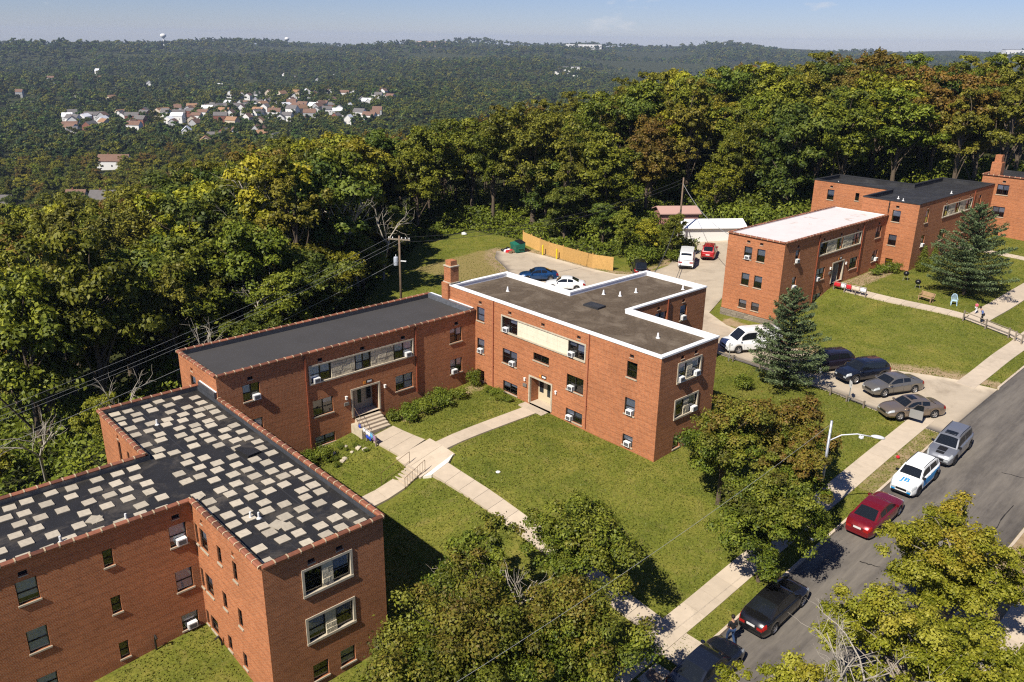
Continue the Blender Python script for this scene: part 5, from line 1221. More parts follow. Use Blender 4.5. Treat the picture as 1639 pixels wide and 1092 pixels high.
    if roofglass: mb=MB(); grid(mb,lambda u,q:s.top(u,q,.008),np.linspace(-.02*L,.085*L,4),[-.6,0,.6],True); mb.build('sunroof',CGL,e,smooth=True)
    if stripe: mb=MB(); grid(mb,lambda u,q:s.bodyp(u,8-q,1,.006) if q>=0 else s.bodyp(u,8+q,-1,.006),np.linspace(.275*L,s.h-.2,6),[-.7,-.35,0,.35,.7],True); mb.build('hood_stripe',stripe,e)
    if lower:
        for sg in (1,-1): mb=MB(); grid(mb,lambda u,q:s.bodyp(u,q,sg,.006),np.linspace(-s.h+.3,s.wx[1]-s.wr-.1,12),[3.2,4,4.7],sg<0); mb.build('side_graphic',lower,e)
        mb=MB(); mb.box(s.h-.02,-w0*.9,s.sill+.16,s.h+.034,-w0*.55,s.sill+.26); mb.box(s.h-.02,w0*.55,s.sill+.16,s.h+.034,w0*.9,s.sill+.26); mb.build('bumper_graphic',lower,e)
    if kind=='suv':
        for sg in (1,-1):
            p=[s.top(u,sg*.93,.045) for u in np.linspace(rr_,rf-.1,6)]; MB().tube(p,.018,5).build('roof_rail',BLK,e)
    ty,ri,di=wheel_meshes(s.wr,darkrim)
    for cxw in s.wx:
        for sg in (1,-1):
            wl=empty('wheel',(cxw,sg*(s.hw(cxw)-.105),s.wr)); wl.parent=e; wl.rotation_euler=(0,0,0 if sg>0 else math.pi)
            for nm,me in (('tyre',ty),('rim',ri),('brake_disc',di)): link(nm,me,wl)
    if opendoor:
        hx_=c2+.03*L; ln=c2-c1+.02*L; ang=math.radians(52); ca,sa=math.cos(ang),math.sin(ang); y0=s.W/2*.985
        def D(d,z_,t=0): return (hx_-d*ca+t*sa,y0+d*sa+t*ca,z_)
        mb=MB(); mb.hexa([D(0,.30),D(ln,.30),D(ln,.30,.09),D(0,.30,.09),D(0,.96),D(ln,.99),D(ln,.99,.06),D(0,.96,.06)]); dr=mb.build('open_door',mat('door_grey',(0.30,0.30,0.29),.35,metal=.3),e); dr['label']='driver door standing open'
        mb=MB(); mb.hexa([D(.18,.99,.02),D(ln-.03,.99,.02),D(ln-.03,.99,.03),D(.18,.99,.03),D(.45,1.36,-.07),D(ln-.06,1.38,-.07),D(ln-.06,1.38,-.06),D(.45,1.36,-.06)]); mb.build('door_window',CGL,dr)
        mb=MB(); mb.tube([D(.05,.97,.03),D(.44,1.38,-.06),D(ln-.04,1.40,-.06),D(ln,.98,.03)],.022,5); mb.build('door_frame',pt,dr)
        mb=MB(); grid(mb,lambda u,v:s.bodyp(u,v,1,.006),np.linspace(c1+.03,c2+.02,5),[2.5,3.3,4.2,5.2]); mb.build('cabin_opening',BLK,e)
        mb=MB(); mb.box(c1+.2,.12,.45,c1+.75,.62,.62); mb.hexa([(c1+.08,.14,.6),(c1+.24,.14,.6),(c1+.24,.6,.6),(c1+.08,.6,.6),(c1-.06,.18,1.2),(c1+.06,.18,1.2),(c1+.06,.55,1.2),(c1-.06,.55,1.2)]); mb.build('seat',mat('seat_tan',(0.4,0.36,0.28),.8),e)
    return e,s
ROADX=-17.85
P_BLK=paint('black',(0.008,0.008,0.009),.1); P_NAVY=paint('navy',(0.010,0.013,0.022),.2); P_RED=paint('red',(0.19,0.008,0.014),.35); P_WHT=paint('white',(0.74,0.75,0.74),0,.35); P_SIL=paint('silver',(0.26,0.27,0.29),.55); P_GRY=paint('grey',(0.20,0.185,0.16),.55); P_TAN=paint('champagne',(0.24,0.19,0.145),.55); P_BLU=paint('blue',(0.010,0.055,0.16),.4); P_RED2=paint('truck_red',(0.38,0.012,0.016),.2); P_DK=paint('dark_violet',(0.018,0.014,0.022),.3)
BLUEG=mat('blue_graphic',(0.01,0.23,0.52),.35)
car('black_sedan','black sedan parked by the kerb beside the walking person','sedan',4.75,1.80,1.44,P_BLK,ROADX,36.3,(0,1),'road')
car('navy_sedan','dark navy sedan parked behind the black sedan','sedan',4.75,1.80,1.44,P_NAVY,ROADX,30.0,(0,1),'road')
car('red_sedan','dark red sedan parked nose to the white car','sedan',4.8,1.82,1.46,P_RED,ROADX+.05,47.7,(0,1),'road')
hv,hs=car('white_crossover','white hatchback with blue lettering on its hood','suv',4.25,1.76,1.58,P_WHT,ROADX+.05,53.3,(0,-1),'road',darkrim=True,lower=BLUEG)
car('silver_suv','silver SUV with black hood stripe and sunroof','suv',4.55,1.82,1.68,P_SIL,ROADX+.15,58.6,(0.03,-1),'road',darkrim=True,roofglass=True,stripe=BLK)
# the letters JB on the white car's hood
tc_=bpy.data.curves.new('jb','FONT'); tc_.body='JB'; tc_.size=.62; tc_.align_x='CENTER'; tc_.align_y='CENTER'; tc_.space_character=1.05; tc_.offset=.018
to=bpy.data.objects.new('jb',tc_); COL.objects.link(to); bpy.context.view_layer.update(); dg=bpy.context.evaluated_depsgraph_get(); tm=bpy.data.meshes.new_from_object(to.evaluated_get(dg)); bpy.data.objects.remove(to)
bm=bmesh.new(); bm.from_mesh(tm); bmesh.ops.triangulate(bm,faces=bm.faces[:]); bmesh.ops.subdivide_edges(bm,edges=[e for e in bm.edges if e.calc_length()>.12],cuts=2,use_grid_fill=False); bmesh.ops.triangulate(bm,faces=bm.faces[:])
for v in bm.verts:
    X=.39*4.25-v.co.y*.9*-1*-1; Y=v.co.x
    X=1.56-v.co.y*.85*-1; Y=v.co.x*1.0
    X=1.56+(-v.co.y*-1)*-.85*-1 if False else 1.56-(-v.co.y)*-.85*-1 if False else 1.56-v.co.y*-.85*-1
    be=hs.ip(hs.belt,X); w_=hs.hw(X)*.88; v.co=Vector((X,Y,be+.03*(1-min(1,abs(Y)/w_)*.8)+.010))
bm.to_mesh(tm); bm.free(); tm.materials.clear(); tm.materials.append(BLUEG); link('hood_lettering',tm,hv)
DG='cars nosed up to the rail fence'
HD=(-.44,-.90)
car('champagne_sedan','champagne sedan with its driver door open at the driveway mouth','sedan',4.75,1.82,1.45,P_TAN,-21.95,61.95,(-.55,-.835),None,DG,opendoor=True,roofglass=True)
car('grey_sedan','grey-brown sedan parked beside the champagne one','sedan',4.8,1.82,1.44,P_GRY,-24.75,64.95,HD,None,DG)
car('navy_suv','navy blue SUV between grey sedan and violet-black SUV','suv',4.6,1.84,1.66,P_NAVY,-27.75,65.9,(-.40,-.915),None,DG)
car('dark_suv','violet-black SUV half hidden behind the pine','suv',4.55,1.82,1.66,P_DK,-31.0,66.3,(-.42,-.91),None,DG)
car('white_van','white passenger van behind the pine by the rail fence','van',5.5,2.0,2.1,P_WHT,-38.5,65.9,(-.50,-.87),None,DG,cat='van')
LG='vehicles in the back lot'
car('blue_sedan','bright blue sedan in the back lot','sedan',4.6,1.78,1.44,P_BLU,-68.4,67.3,(-.62,-.78),None,LG)
car('white_car','white car mostly hidden behind the white roof coping','sedan',4.6,1.78,1.46,P_WHT,-63.6,66.9,(-.75,-.66),None,LG)
car('dark_jeep','dark boxy car behind the roof corner at the bushes','suv',4.2,1.8,1.75,P_BLK,-62.3,78.6,(-.7,.7),None,LG)
car('white_cargo_van','white cargo van seen from behind near the shed','van',5.5,2.0,2.15,P_WHT,-60.6,85.9,(-.55,.835),None,LG,cat='van')
car('red_suv','red SUV with grey rear window next to the cargo van','suv',4.7,1.85,1.75,P_RED2,-60.5,90.6,(-.49,.87),None,LG)

# ---------------------------------------------------------------- people
SKIN=mat('skin',(0.36,0.20,0.13),.6); HAIR=mat('hair_dark',(0.015,0.011,0.009),.6)
def person(label,x,y,rz,H,shirt,trouser,hair=HAIR,shoe=None,pose='walk',z=None,name='person',long_sleeve=False,skin=SKIN):
    """one skinned body, with hair and clothes as children"""
    k=H/1.75; zz=hz(x,y) if z is None else z
    e=empty(name,(x,y,zz),rz,label,'person')
    st=.20 if pose=='walk' else .05
    J=dict(pel=(0,0,.95),sp=(0.0,0,1.12),ch=(.01,0,1.33),nk=(.03,0,1.47),hd0=(.05,0,1.55),hd=(.06,0,1.67),lh=(0,.10,.90),lk=(.10+st*.5,.11,.50),la=(.04+st,.11,.09),lt=(.20+st,.12,.035),rh=(0,-.10,.90),rk=(.03,-.11,.50),ra=(-.20-st*.3,-.11,.12),rt=(-.06-st*.3,-.12,.035),
        ls=(.0,.19,1.40),le=(-.02,.25,1.13),lw=(.16,.20,.98),lf=(.24,.17,.96),rs=(.0,-.19,1.40),re=(-.03,-.26,1.13),rw=(.10,-.24,.92),rf=(.14,-.23,.84))
    if pose=='bend': 
        for n in ('sp','ch','nk','hd0','hd','ls','le','lw','lf','rs','re','rw','rf'): p=J[n]; d=p[2]-.95; J[n]=(p[0]+d*.45,p[1],.95+d*.86)
    names=list(J); idx={n:i for i,n in enumerate(names)}
    def skinned(nm,bones,rad,mt,extra=None):
        used=[]; 
        for a,b in bones:
            for q in (a,b):
                if q not in used: used.append(q)
        me=bpy.data.meshes.new(nm); me.from_pydata([tuple(c*k for c in J[q]) for q in used],[(used.index(a),used.index(b)) for a,b in bones],[])
        o=link(nm,me,e); md=o.modifiers.new('s','SKIN'); sv=me.skin_vertices[0].data
        for i,q in enumerate(used):
            r=rad[q]; r=r if isinstance(r,tuple) else (r,r); sv[i].radius=(r[0]*k,r[1]*k); sv[i].use_root=(i==0)
        o.modifiers.new('d','SUBSURF').levels=1; o.modifiers['d'].render_levels=2; me.materials.append(mt); return o
    allb=[('pel','sp'),('sp','ch'),('ch','nk'),('nk','hd0'),('hd0','hd'),('pel','lh'),('lh','lk'),('lk','la'),('la','lt'),('pel','rh'),('rh','rk'),('rk','ra'),('ra','rt'),('ch','ls'),('ls','le'),('le','lw'),('lw','lf'),('ch','rs'),('rs','re'),('re','rw'),('rw','rf')]
    rad=dict(pel=(.13,.10),sp=(.12,.095),ch=(.14,.10),nk=.055,hd0=.075,hd=(.085,.10),lh=.085,lk=.06,la=.042,lt=.04,rh=.085,rk=.06,ra=.042,rt=.04,ls=.055,le=.042,lw=.03,lf=.03,rs=.055,re=.042,rw=.03,rf=.03)
    skinned('body',allb,rad,skin)
    g=lambda f,ns:{n:(tuple(v+f for v in rad[n]) if isinstance(rad[n],tuple) else rad[n]+f) for n in ns}
    tb=[('pel','sp'),('sp','ch'),('ch','ls'),('ls','le'),('ch','rs'),('rs','re')]+([('le','lw'),('re','rw')] if long_sleeve else [])
    skinned('shirt',tb,g(.022,set(sum(map(list,tb),[]))),shirt)
    lb=[('pel','lh'),('lh','lk'),('lk','la'),('pel','rh'),('rh','rk'),('rk','ra')]; skinned('trousers',lb,g(.018,set(sum(map(list,lb),[]))),trouser)
    for q in ('l','r'): skinned('shoe',[(q+'a',q+'t')],{q+'a':.052,q+'t':.05},shoe or mat('shoe_tan',(0.35,0.27,0.18),.7))
    hp=J['hd']; mb=MB(); n=8
    bmh=bmesh.new(); bmesh.ops.create_icosphere(bmh,subdivisions=2,radius=.118*k)
    for v in bmh.verts:
        if v.co.x>.02*k and v.co.z<.03*k: v.co.x*=.55
        v.co.z*=1.05
    mh=bpy.data.meshes.new('hair'); bmh.to_mesh(mh); bmh.free(); mh.materials.append(hair); mh.polygons.foreach_set('use_smooth',[True]*len(mh.polygons)); link('hair',mh,e,((hp[0]-.022)*k,hp[1]*k,(hp[2]+.035)*k))
    for sg in (1,-1):
        bmh=bmesh.new(); bmesh.ops.create_icosphere(bmh,subdivisions=1,radius=.012*k); mh=bpy.data.meshes.new('eye'); bmh.to_mesh(mh); bmh.free(); mh.materials.append(HAIR); link('eye',mh,e,((hp[0]+.092)*k,sg*.034*k,(hp[2]-.005)*k))
    # five fingers on each hand
    for q in ('l','r'):
        mb=MB(); b=Vector(J[q+'f']); w0=Vector(J[q+'w']); d=(b-w0).normalized(); sd=d.cross(Vector((0,0,1))).normalized(); dn=sd.cross(d)
        for i in range(4):
            o=b+sd*(.024*(i-1.5)); ln=(.07,.08,.076,.06)[i]; mb.tube([o*k,(o+d*ln*.55)*k,(o+d*ln-dn*.02)*k],[.010*k,.009*k,.007*k],5)
        o=w0+d*.05+sd*.03*(1 if q=='l' else -1); mb.tube([o*k,(o+d*.035+sd*.02*(1 if q=='l' else -1))*k,(o+d*.065)*k],[.011*k,.010*k,.008*k],5); mb.build('fingers',skin,e)
    return e
DENIM=mat('denim',(0.020,0.045,0.11),.85); BLKC=mat('black_cotton',(0.012,0.012,0.013),.85)
person('person in black t-shirt and blue jeans walking between the parked cars',-18.25,32.75,R(150),1.72,BLKC,DENIM,z=street_z(32.75)-.12)
person('person in blue shirt and dark trousers leaning at the wooden rail',-24.9,83.7,R(200),1.65,mat('blue_shirt',(0.10,0.16,0.36),.85),BLKC,pose='bend',long_sleeve=True,z=hz(-24.9,83.7)+.05)
person('small child in pink and white standing on the path in shade',-26.2,85.6,R(60),1.15,mat('pink_shirt',(0.62,0.12,0.18),.85),mat('white_cloth',(0.6,0.6,0.6),.85),pose='stand',z=hz(-26.2,85.6)+.05)
# ---------------------------------------------------------------- air conditioners in the windows
def acs(f,lst,house,grp): 
    for u,z,w in lst: ac_unit(f,u,z,f'white air conditioner in the {w}, {house}',grp)
G1='window air conditioners'
acs(fB1,[(22.35,6.70,'upper window by the paver roof')],'charcoal-roofed house',G1)
acs(fB1,[(26.95,6.66,'band window by the downspout'),(34.95,6.68,'stone-band window at its shrub end'),(39.5,4.03,'lower window by the inner corner')],'charcoal-roofed house',G1)
acs(fC1,[(-49.1,5.49,'middle window by the inner corner'),(-46.0,8.15,'top band window, chimney end'),(-45.2,5.5,'middle window near the chimney'),(-38.85,8.15,'top band window, street end'),(-38.75,5.5,'middle window near the street'),(-38.8,3.06,'basement window beside the entrance'),(-33.1,5.5,'middle window at the street end'),(-33.1,3.06,'basement window at the street end')],'gravel-roofed house',G1)
acs(fC2,[(44.1,8.13,'top framed window by the corner'),(45.9,8.13,'top framed window past the pier'),(45.9,5.41,'lower framed window')],'gravel-roofed house end wall',G1)
acs(fC4,[(55.15,8.15,'wing window')],'gravel-roofed house',G1)
acs(fA1,[(12.45,5.2,'top window at the inner corner'),(12.4,.0,'basement window at the inner corner')],'paver-roofed house',G1)
acs(fD2,[(-44.05,9.4,'top end-wall window')],'white-roofed house',G1)
acs(fD1,[(75.4,9.4,'top single window by the end wall'),(75.4,6.68,'lower single window by the end wall'),(80.2,6.66,'window left of the open door'),(93.4,6.66,'lower window by the black-roofed house')],'white-roofed house',G1)
acs(fE2,[(97.3,8.32,'lower window beside the cypress')],'black-roofed house',G1)
# ---------------------------------------------------------------- steps and rails
def steps(name,label,x0,x1,ytop,ybot,ztop,zbot,n,axis='y',cat='steps'):
    e=empty(name,((x0+x1)/2,(ytop+ybot)/2,zbot),0,label,cat); o=e.location
    for i in range(n):
        f0,f1=i/n,(i+1)/n; z=ztop-(ztop-zbot)*(i+1)/(n+1)
        if axis=='y': a,b=sorted((lerp(ytop,ybot,f0),lerp(ytop,ybot,f1))); bx=(x0,a,zbot-.5,x1,b,z)
        else: a,b=sorted((lerp(ytop,ybot,f0),lerp(ytop,ybot,f1))); bx=(a,x0,zbot-.5,b,x1,z)
        m_=MB().box(*bx); 
        m_.v=[(v[0]-o.x,v[1]-o.y,v[2]-o.z) for v in m_.v] if axis=='y' else [(v[0]-o.x,v[1]-o.y,v[2]-o.z) for v in m_.v]
        m_.build('step',CONC,e)
    return e
steps('lawn_steps','concrete steps with iron rails descending from the path junction',-42.85,-41.35,29.95,28.4,hz(-42,30.1)+.06,hz(-42,28.2)+.05,6)
def rail(label,a,b,h=.85,n=9,name='iron_railing',m=RUST,r=.018,posts=None):
    a=Vector(a); b=Vector(b); e=empty(name,tuple(a),0,label,'railing'); d=b-a; up=Vector((0,0,h))
    MB().tube([up,d+up],r,6).build('handrail',m,e); MB().tube([Vector((0,0,.12)),d+Vector((0,0,.12))],r*.7,5).build('bottom_rail',m,e)
    for i in range(n):
        t=i/(n-1); p=d*t; MB().tube([p+Vector((0,0,-.1 if i in (0,n-1) else .12)),p+up],r if i in (0,n-1) else r*.55,5).build('post' if i in (0,n-1) else 'baluster',m,e)
    return e
zt,zl=hz(-42,30.1)+.06,hz(-42,28.2)+.05
rail('iron railing with balusters on the street side of the lawn steps',(-41.28,30.1,zt),(-41.28,28.4,zl)); rail('plain iron handrail on the bank side of the lawn steps',(-42.95,30.0,zt),(-42.95,27.6,zl),n=2)
# entrance steps of the charcoal-roofed house: they drop from the landing to the path
e=empty('entrance_steps',(-49.2,31,2),0,'concrete entrance steps of the charcoal-roofed house','steps')
zl=hz(-48.0,31)+.05; zt=RB-6.04; n=5
for i in range(n):
    z=lerp(zt,zl,(i+1)/(n+1)); m_=MB().box(-49.79+i*.30,29.9,.8,-49.79+(i+1)*.30,32.1,z); m_.v=[(v[0]+49.2,v[1]-31,v[2]-2) for v in m_.v]; m_.build('step',CONC,e)
m_=MB().box(-49.785,29.55,.8,-48.3,29.89,lerp(zt,zl,.5)); m_.v=[(v[0]+49.2,v[1]-31,v[2]-2) for v in m_.v]; m_.build('side_wall',STONE,e)
rail('iron handrail beside the entrance steps of the charcoal-roofed house',(-49.6,29.8,zt),(-48.3,29.8,zl),n=2)
# laundry rail
LB=[mat('cloth_blue',(0.02,0.06,0.42),.9),mat('cloth_white',(0.66,0.66,0.70),.9),mat('cloth_purple',(0.28,0.16,0.34),.9),mat('cloth_lightblue',(0.10,0.32,0.55),.9),mat('cloth_red',(0.5,0.02,0.03),.9),mat('cloth_cream',(0.62,0.5,0.4),.9)]
def drape_cloth(label,a,b,w,drop,mt,seed,name='laundry'):
    a=Vector(a); b=Vector(b); d=(b-a); L_=d.length; u=d.normalized(); nrm=Vector((-u.y,u.x,0)); rs=random.Random(seed); mb=MB(); nu,nv=7,7
    e=empty(name,tuple(a),0,label,'laundry')
    def P(i,j): 
        t=i/(nu-1); q=(j/(nv-1)-.5)*2; dz=-abs(q)*drop*(1+.12*math.sin(i*2.1+seed)); off=math.copysign(.03+.03*abs(q)*math.sin(i*1.7+seed*2)+.02,q) if abs(q)>.05 else 0
        return tuple(u*t*L_+nrm*off+Vector((0,0,dz+.03)))
    grid(mb,P,list(range(nu)),list(range(nv))); o=mb.build('cloth',mt,e,smooth=True); md=o.modifiers.new('t','SOLIDIFY'); md.thickness=.015
    return e
zz=hz(-47.8,29.75)+.06
e=empty('wooden_rail',(-49.0,29.7,zz),0,'weathered wooden rail beside the path at the charcoal-roofed house','railing')
for i,x in enumerate((0.1,1.1,2.3)): MB().box(x-.05,-.05,-.4,x+.05,.05,.92-.10*i).build('post',WOODG,e)
MB().hexa([(0,-.03,.80),(2.4,-.03,.58),(2.4,.03,.58),(0,.03,.80),(0,-.03,.90),(2.4,-.03,.68),(2.4,.03,.68),(0,.03,.90)]).build('rail',WOODG,e); MB().hexa([(0,-.025,.40),(2.4,-.025,.25),(2.4,.025,.25),(0,.025,.40),(0,-.025,.48),(2.4,-.025,.33),(2.4,.025,.33),(0,.025,.48)]).build('lower_rail',WOODG,e)
for i,(x0,x1,k,dr) in enumerate(((.05,.35,0,.3),(.65,1.0,1,.38),(1.02,1.6,1,.42),(1.65,1.95,3,.4),(1.98,2.35,2,.5))): drape_cloth(['blue cloth','small white cloth','long white towel','light blue cloth','purple cloth'][i]+' hung over the wooden rail by the path',(-49.0+x0,29.7,zz+.90-.092*x0),(-49.0+x1,29.7,zz+.90-.092*x1),.3,dr,LB[k],i+1)
drape_cloth('bright blue towel on the lower rail by the path',(-48.0,29.7,zz+.42),(-47.3,29.7,zz+.36),.3,.32,LB[0],9)
# second courtyard: rail with laundry by the open door
zz=hz(-38,83.2)+.06; e=empty('wooden_rail',(-39.6,83.2,zz),0,'wooden rail hung with washing by the open door','railing')
for x in (0,1.2,2.4,3.5): MB().box(x-.05,-.05,-.3,x+.05,.05,.85).build('post',WOODG,e)
MB().box(0,-.03,.78,3.5,.03,.86).build('rail',WOODG,e)
for i,(x0,x1,k,w_) in enumerate(((0,.7,4,'red blanket'),(.75,1.3,1,'white sheet'),(1.35,1.9,4,'dark red cloth'),(1.95,2.8,5,'cream bedspread'),(2.85,3.5,1,'white towel'))): drape_cloth(w_+' over the rail by the open door of the white-roofed house',(-39.6+x0,83.2,zz+.86),(-39.6+x1,83.2,zz+.86),.3,.55,LB[k],20+i)
# ---------------------------------------------------------------- lawn furniture
def bench(x,y,rz,label):
    e=empty('park_bench',(x,y,hz(x,y)),rz,label,'bench')
    for i in range(4): MB().box(-.75,-.24+i*.12,.42,.75,-.14+i*.12,.46).build('seat_slat',WOODY2,e)
    for i in range(4): MB().hexa([(-.75,.24+i*.03,.52+i*.1),(.75,.24+i*.03,.52+i*.1),(.75,.27+i*.03,.52+i*.1),(-.75,.27+i*.03,.52+i*.1),(-.75,.26+i*.03,.60+i*.1),(.75,.26+i*.03,.60+i*.1),(.75,.29+i*.03,.60+i*.1),(-.75,.29+i*.03,.60+i*.1)]).build('back_slat',WOODY2,e)
    for sx in (-.65,.65):
        MB().box(sx-.04,-.22,-.1,sx+.04,-.14,.42).build('leg',WOODY2,e); MB().box(sx-.04,.2,-.1,sx+.04,.27,.95).build('leg',WOODY2,e); MB().box(sx-.05,-.24,.62,sx+.05,.24,.66).build('arm',WOODY2,e)
WOODY2=mat('bench_wood',(0.34,0.22,0.12),.8,var=.2,vscale=5)
bench(-31.0,85.6,R(-12),'slatted wooden bench on the grass beside the path')
def plastic_chair(x,y,rz):
    e=empty('plastic_chair',(x,y,hz(x,y)),rz,'pale blue plastic garden chair in the shade of the pine','chair'); m=mat('pale_blue_plastic',(0.42,0.58,0.68),.5)
    MB().box(-.24,-.24,.42,.24,.24,.46).build('seat',m,e)
    for sx in (-1,1):
        for sy in (-1,1): MB().hexa([(sx*.28-.03,sy*.28-.03,-.05),(sx*.28+.03,sy*.28-.03,-.05),(sx*.28+.03,sy*.28+.03,-.05),(sx*.28-.03,sy*.28+.03,-.05),(sx*.22-.03,sy*.22-.03,.42),(sx*.22+.03,sy*.22-.03,.42),(sx*.22+.03,sy*.22+.03,.42),(sx*.22-.03,sy*.22+.03,.42)]).build('leg',m,e)
        MB().tube([(sx*.27,-.22,.44),(sx*.28,-.22,.66),(sx*.27,.2,.68)],.025,5).build('arm',m,e)
    p=[(-.24,.23,.46),(-.25,.30,.8),(-.15,.34,1.0),(0,.35,1.06),(.15,.34,1.0),(.25,.30,.8),(.24,.23,.46)]; MB().tube(p,.028,5).build('back_frame',m,e)
    for i in range(5): x_=-.14+i*.07; MB().tube([(x_,.24,.46),(x_*1.1,.31,.8),(x_*.9,.345,1.03)],.016,4).build('back_slat',m,e)
plastic_chair(-28.6,86.5,R(25))
def grill(x,y,label,h=.8):
    e=empty('kettle_grill',(x,y,hz(x,y)),0,label,'grill','charcoal grills on the lawn'); m=mat('enamel_black',(0.012,0.012,0.013),.25)
    MB().lathe([(.02,h-.28),(.2,h-.22),(.29,h-.05),(.30,h)],n=14).build('bowl',m,e,smooth=True); MB().lathe([(.305,h+.01),(.27,h+.13),(.15,h+.23),(.001,h+.26)],n=14).build('lid',m,e,smooth=True); MB().tube([(-.06,0,h+.25),(0,0,h+.31),(.06,0,h+.25)],.014,5).build('handle',WOODG,e)
    for i in range(3): a=i*2.094; MB().tube([(.15*math.cos(a),.15*math.sin(a),h-.2),(.30*math.cos(a),.30*math.sin(a),-.05)],.016,5).build('leg',STEEL,e)
grill(-35.4,90.9,'round black kettle grill on the lawn near the cypress'); grill(-33.3,89.0,'black kettle grill nearer the wooden bench',.7)
def rail_fence(label,pts,h,posts,m=WOODG,two=False,name='rail_fence'):
    o=Vector((pts[0][0],pts[0][1],hz(*pts[0]))); e=empty(name,tuple(o),0,label,'fence')
    P=[Vector((x,y,hz(x,y)))-o for x,y in pts]
    def along(t):
        n=len(P)-1; i=min(n-1,int(t*n)); return P[i].lerp(P[i+1],t*n-i)
    for i in range(posts):
        p=along(i/(posts-1)); MB().box(p.x-.06,p.y-.06,p.z-.4,p.x+.06,p.y+.06,p.z+h+.05).build('post',m,e)
    for zz_ in ((h-.1,h*.45) if two else (h-.1,)):
        for i in range(posts-1):
            a,b=along(i/(posts-1)),along((i+1)/(posts-1)); MB().tube([a+Vector((0,.07,zz_)),b+Vector((0,.07,zz_))],.045,6).build('rail',m,e)
rail_fence('low wooden rail fence in front of the parked cars',[(-40.5,62.0),(-34,61.7),(-28.5,61.1),(-25.0,60.6)],.55,8)
rail_fence('two-rail wooden fence at the end of the upper path',[(-26.3,82.9),(-22.2,82.9),(-20.9,82.4)],.95,5,two=True)
# parking signs on posts
for x,y,lab in ((-29.4,61.75,'white parking sign on a post before the violet-black SUV'),(-26.4,60.95,'white parking sign on a post before the grey sedan'),(-38.0,61.6,'white parking sign on a post before the white van')):
    e=empty('parking_sign',(x,y,hz(x,y)),R(-47),lab,'sign','parking signs along the rail fence'); MB().box(-.03,-.03,-.3,.03,.03,1.75).build('post',STEEL,e)
    for sx in (-.17,.17): p=MB().box(sx-.155,-.045,1.2,sx+.155,-.031,1.72).build('plate',WHITE,e); MB().box(sx-.03,-.050,1.38,sx+.03,-.046,1.52).build('symbol',BLK,p)
# ---------------------------------------------------------------- street lamp, poles, wires
lx,ly=-19.5,43.25; lz=street_z(ly)
e=empty('street_lamp',(lx,ly,lz),0,'grey steel street lamp with curved arm over the sidewalk and road','street lamp')
MB().tube([(0,0,-.3),(0,0,4),(0,0,8.0)],[.11,.095,.075],10).build('pole',STEEL,e,smooth=True); MB().lathe([(.2,0),(.2,.06),(.13,.14)],n=10).build('base',STEEL,e)
MB().tube([(0,0,6.7),(.5,.45,7.12),(1.15,1.0,7.25),(1.75,1.5,7.15)],.04,6).build('arm',mat('lamp_grey',(0.55,0.56,0.57),.4),e,smooth=True)
bmh=bmesh.new(); bmesh.ops.create_uvsphere(bmh,u_segments=14,v_segments=8,radius=1); 
for v in bmh.verts: v.co=Vector((v.co.x*.42,v.co.y*.17,v.co.z*(.13 if v.co.z>0 else .07)))
mh=bpy.data.meshes.new('lamp_head'); bmh.to_mesh(mh); bmh.free(); mh.materials.append(mat('lamp_grey',(0.55,0.56,0.57),.4)); mh.polygons.foreach_set('use_smooth',[True]*len(mh.polygons)); link('lamp_head',mh,e,(2.05,1.76,7.12),(0,R(8),R(40)))
MB().lathe([(.10,0),(.14,.06),(.14,.16),(.05,.2)],(1.35,1.15,6.98),8).build('camera_pod',WHITE,e)
e2=empty('street_sign',(lx+.13,ly-.02,lz+1.5),R(-47),'small white and blue street sign fixed to the lamp post','sign'); MB().box(-.22,-.03,0,.22,-.012,.30).build('plate',WHITE,e2); MB().box(-.19,-.035,.12,.19,-.031,.20).build('blue_band',mat('sign_blue',(0.03,0.08,0.4),.5),e2)
def upole(label,x,y,H,arm=True,trans=False,z=None,rz=0.6):
    e=empty('utility_pole',(x,y,hz(x,y) if z is None else z),rz,label,'utility pole','wooden utility poles')
    MB().tube([(0,0,-.6),(0,0,H*.5),(.02,0,H)],[.15,.125,.10],8).build('pole',POLEM,e,smooth=True)
    if arm:
        MB().box(-1.2,-.06,H-.45,1.2,.06,H-.32).build('crossarm',WOODG,e)
        for sx in (-1.1,-.7,.3,.7,1.1): MB().lathe([(.03,0),(.06,.05),(.05,.14),(.02,.18)],(sx,0,H-.32),6).build('insulator',WHITE,e)
    if trans:
        MB().lathe([(.001,0),(.24,.02),(.25,.1),(.25,.85),(.2,.95),(.001,1.0)],(-.42,0,H-3.2),12).build('transformer',mat('transformer_grey',(0.34,0.37,0.42),.45),e,smooth=True); MB().lathe([(.02,0),(.05,.05),(.03,.2)],(-.42,0,H-2.2),6).build('bushing',WHITE,e); MB().box(.1,-.05,H-2.7,.7,.05,H-2.6).build('cutout_arm',WHITE,e)
    return e
p1=(-69.6,48.2); z1=hz(*p1); H1=8.4; upole('wooden utility pole with crossarm and transformer behind the charcoal-roofed house',*p1,H1,True,True)
p2=(-66.55,92.0); z2=hz(*p2); H2=9.4; upole('tall pale utility pole beside the shed and parked vans',*p2,H2,False)
p3=(-60,-16); z3=hz(*p3); H3=9.0; upole('utility pole behind the paver-roofed house wing',*p3,H3,True)
upole('bare utility pole at the wood edge behind the black-roofed house',-62,124,9.0,False)
def wire(label,a,b,sag,r=.022,m=WIRE,name='power_line'):
    a=Vector(a); b=Vector(b); n=18; pts=[]
    for i in range(n+1): t=i/n; p=a.lerp(b,t); p.z-=sag*4*t*(1-t); pts.append(p-a)
    o=MB().tube(pts,r,4,cap=False).build(name,m,None,tuple(a)); tag(o,label,'wire','overhead wires'); return o
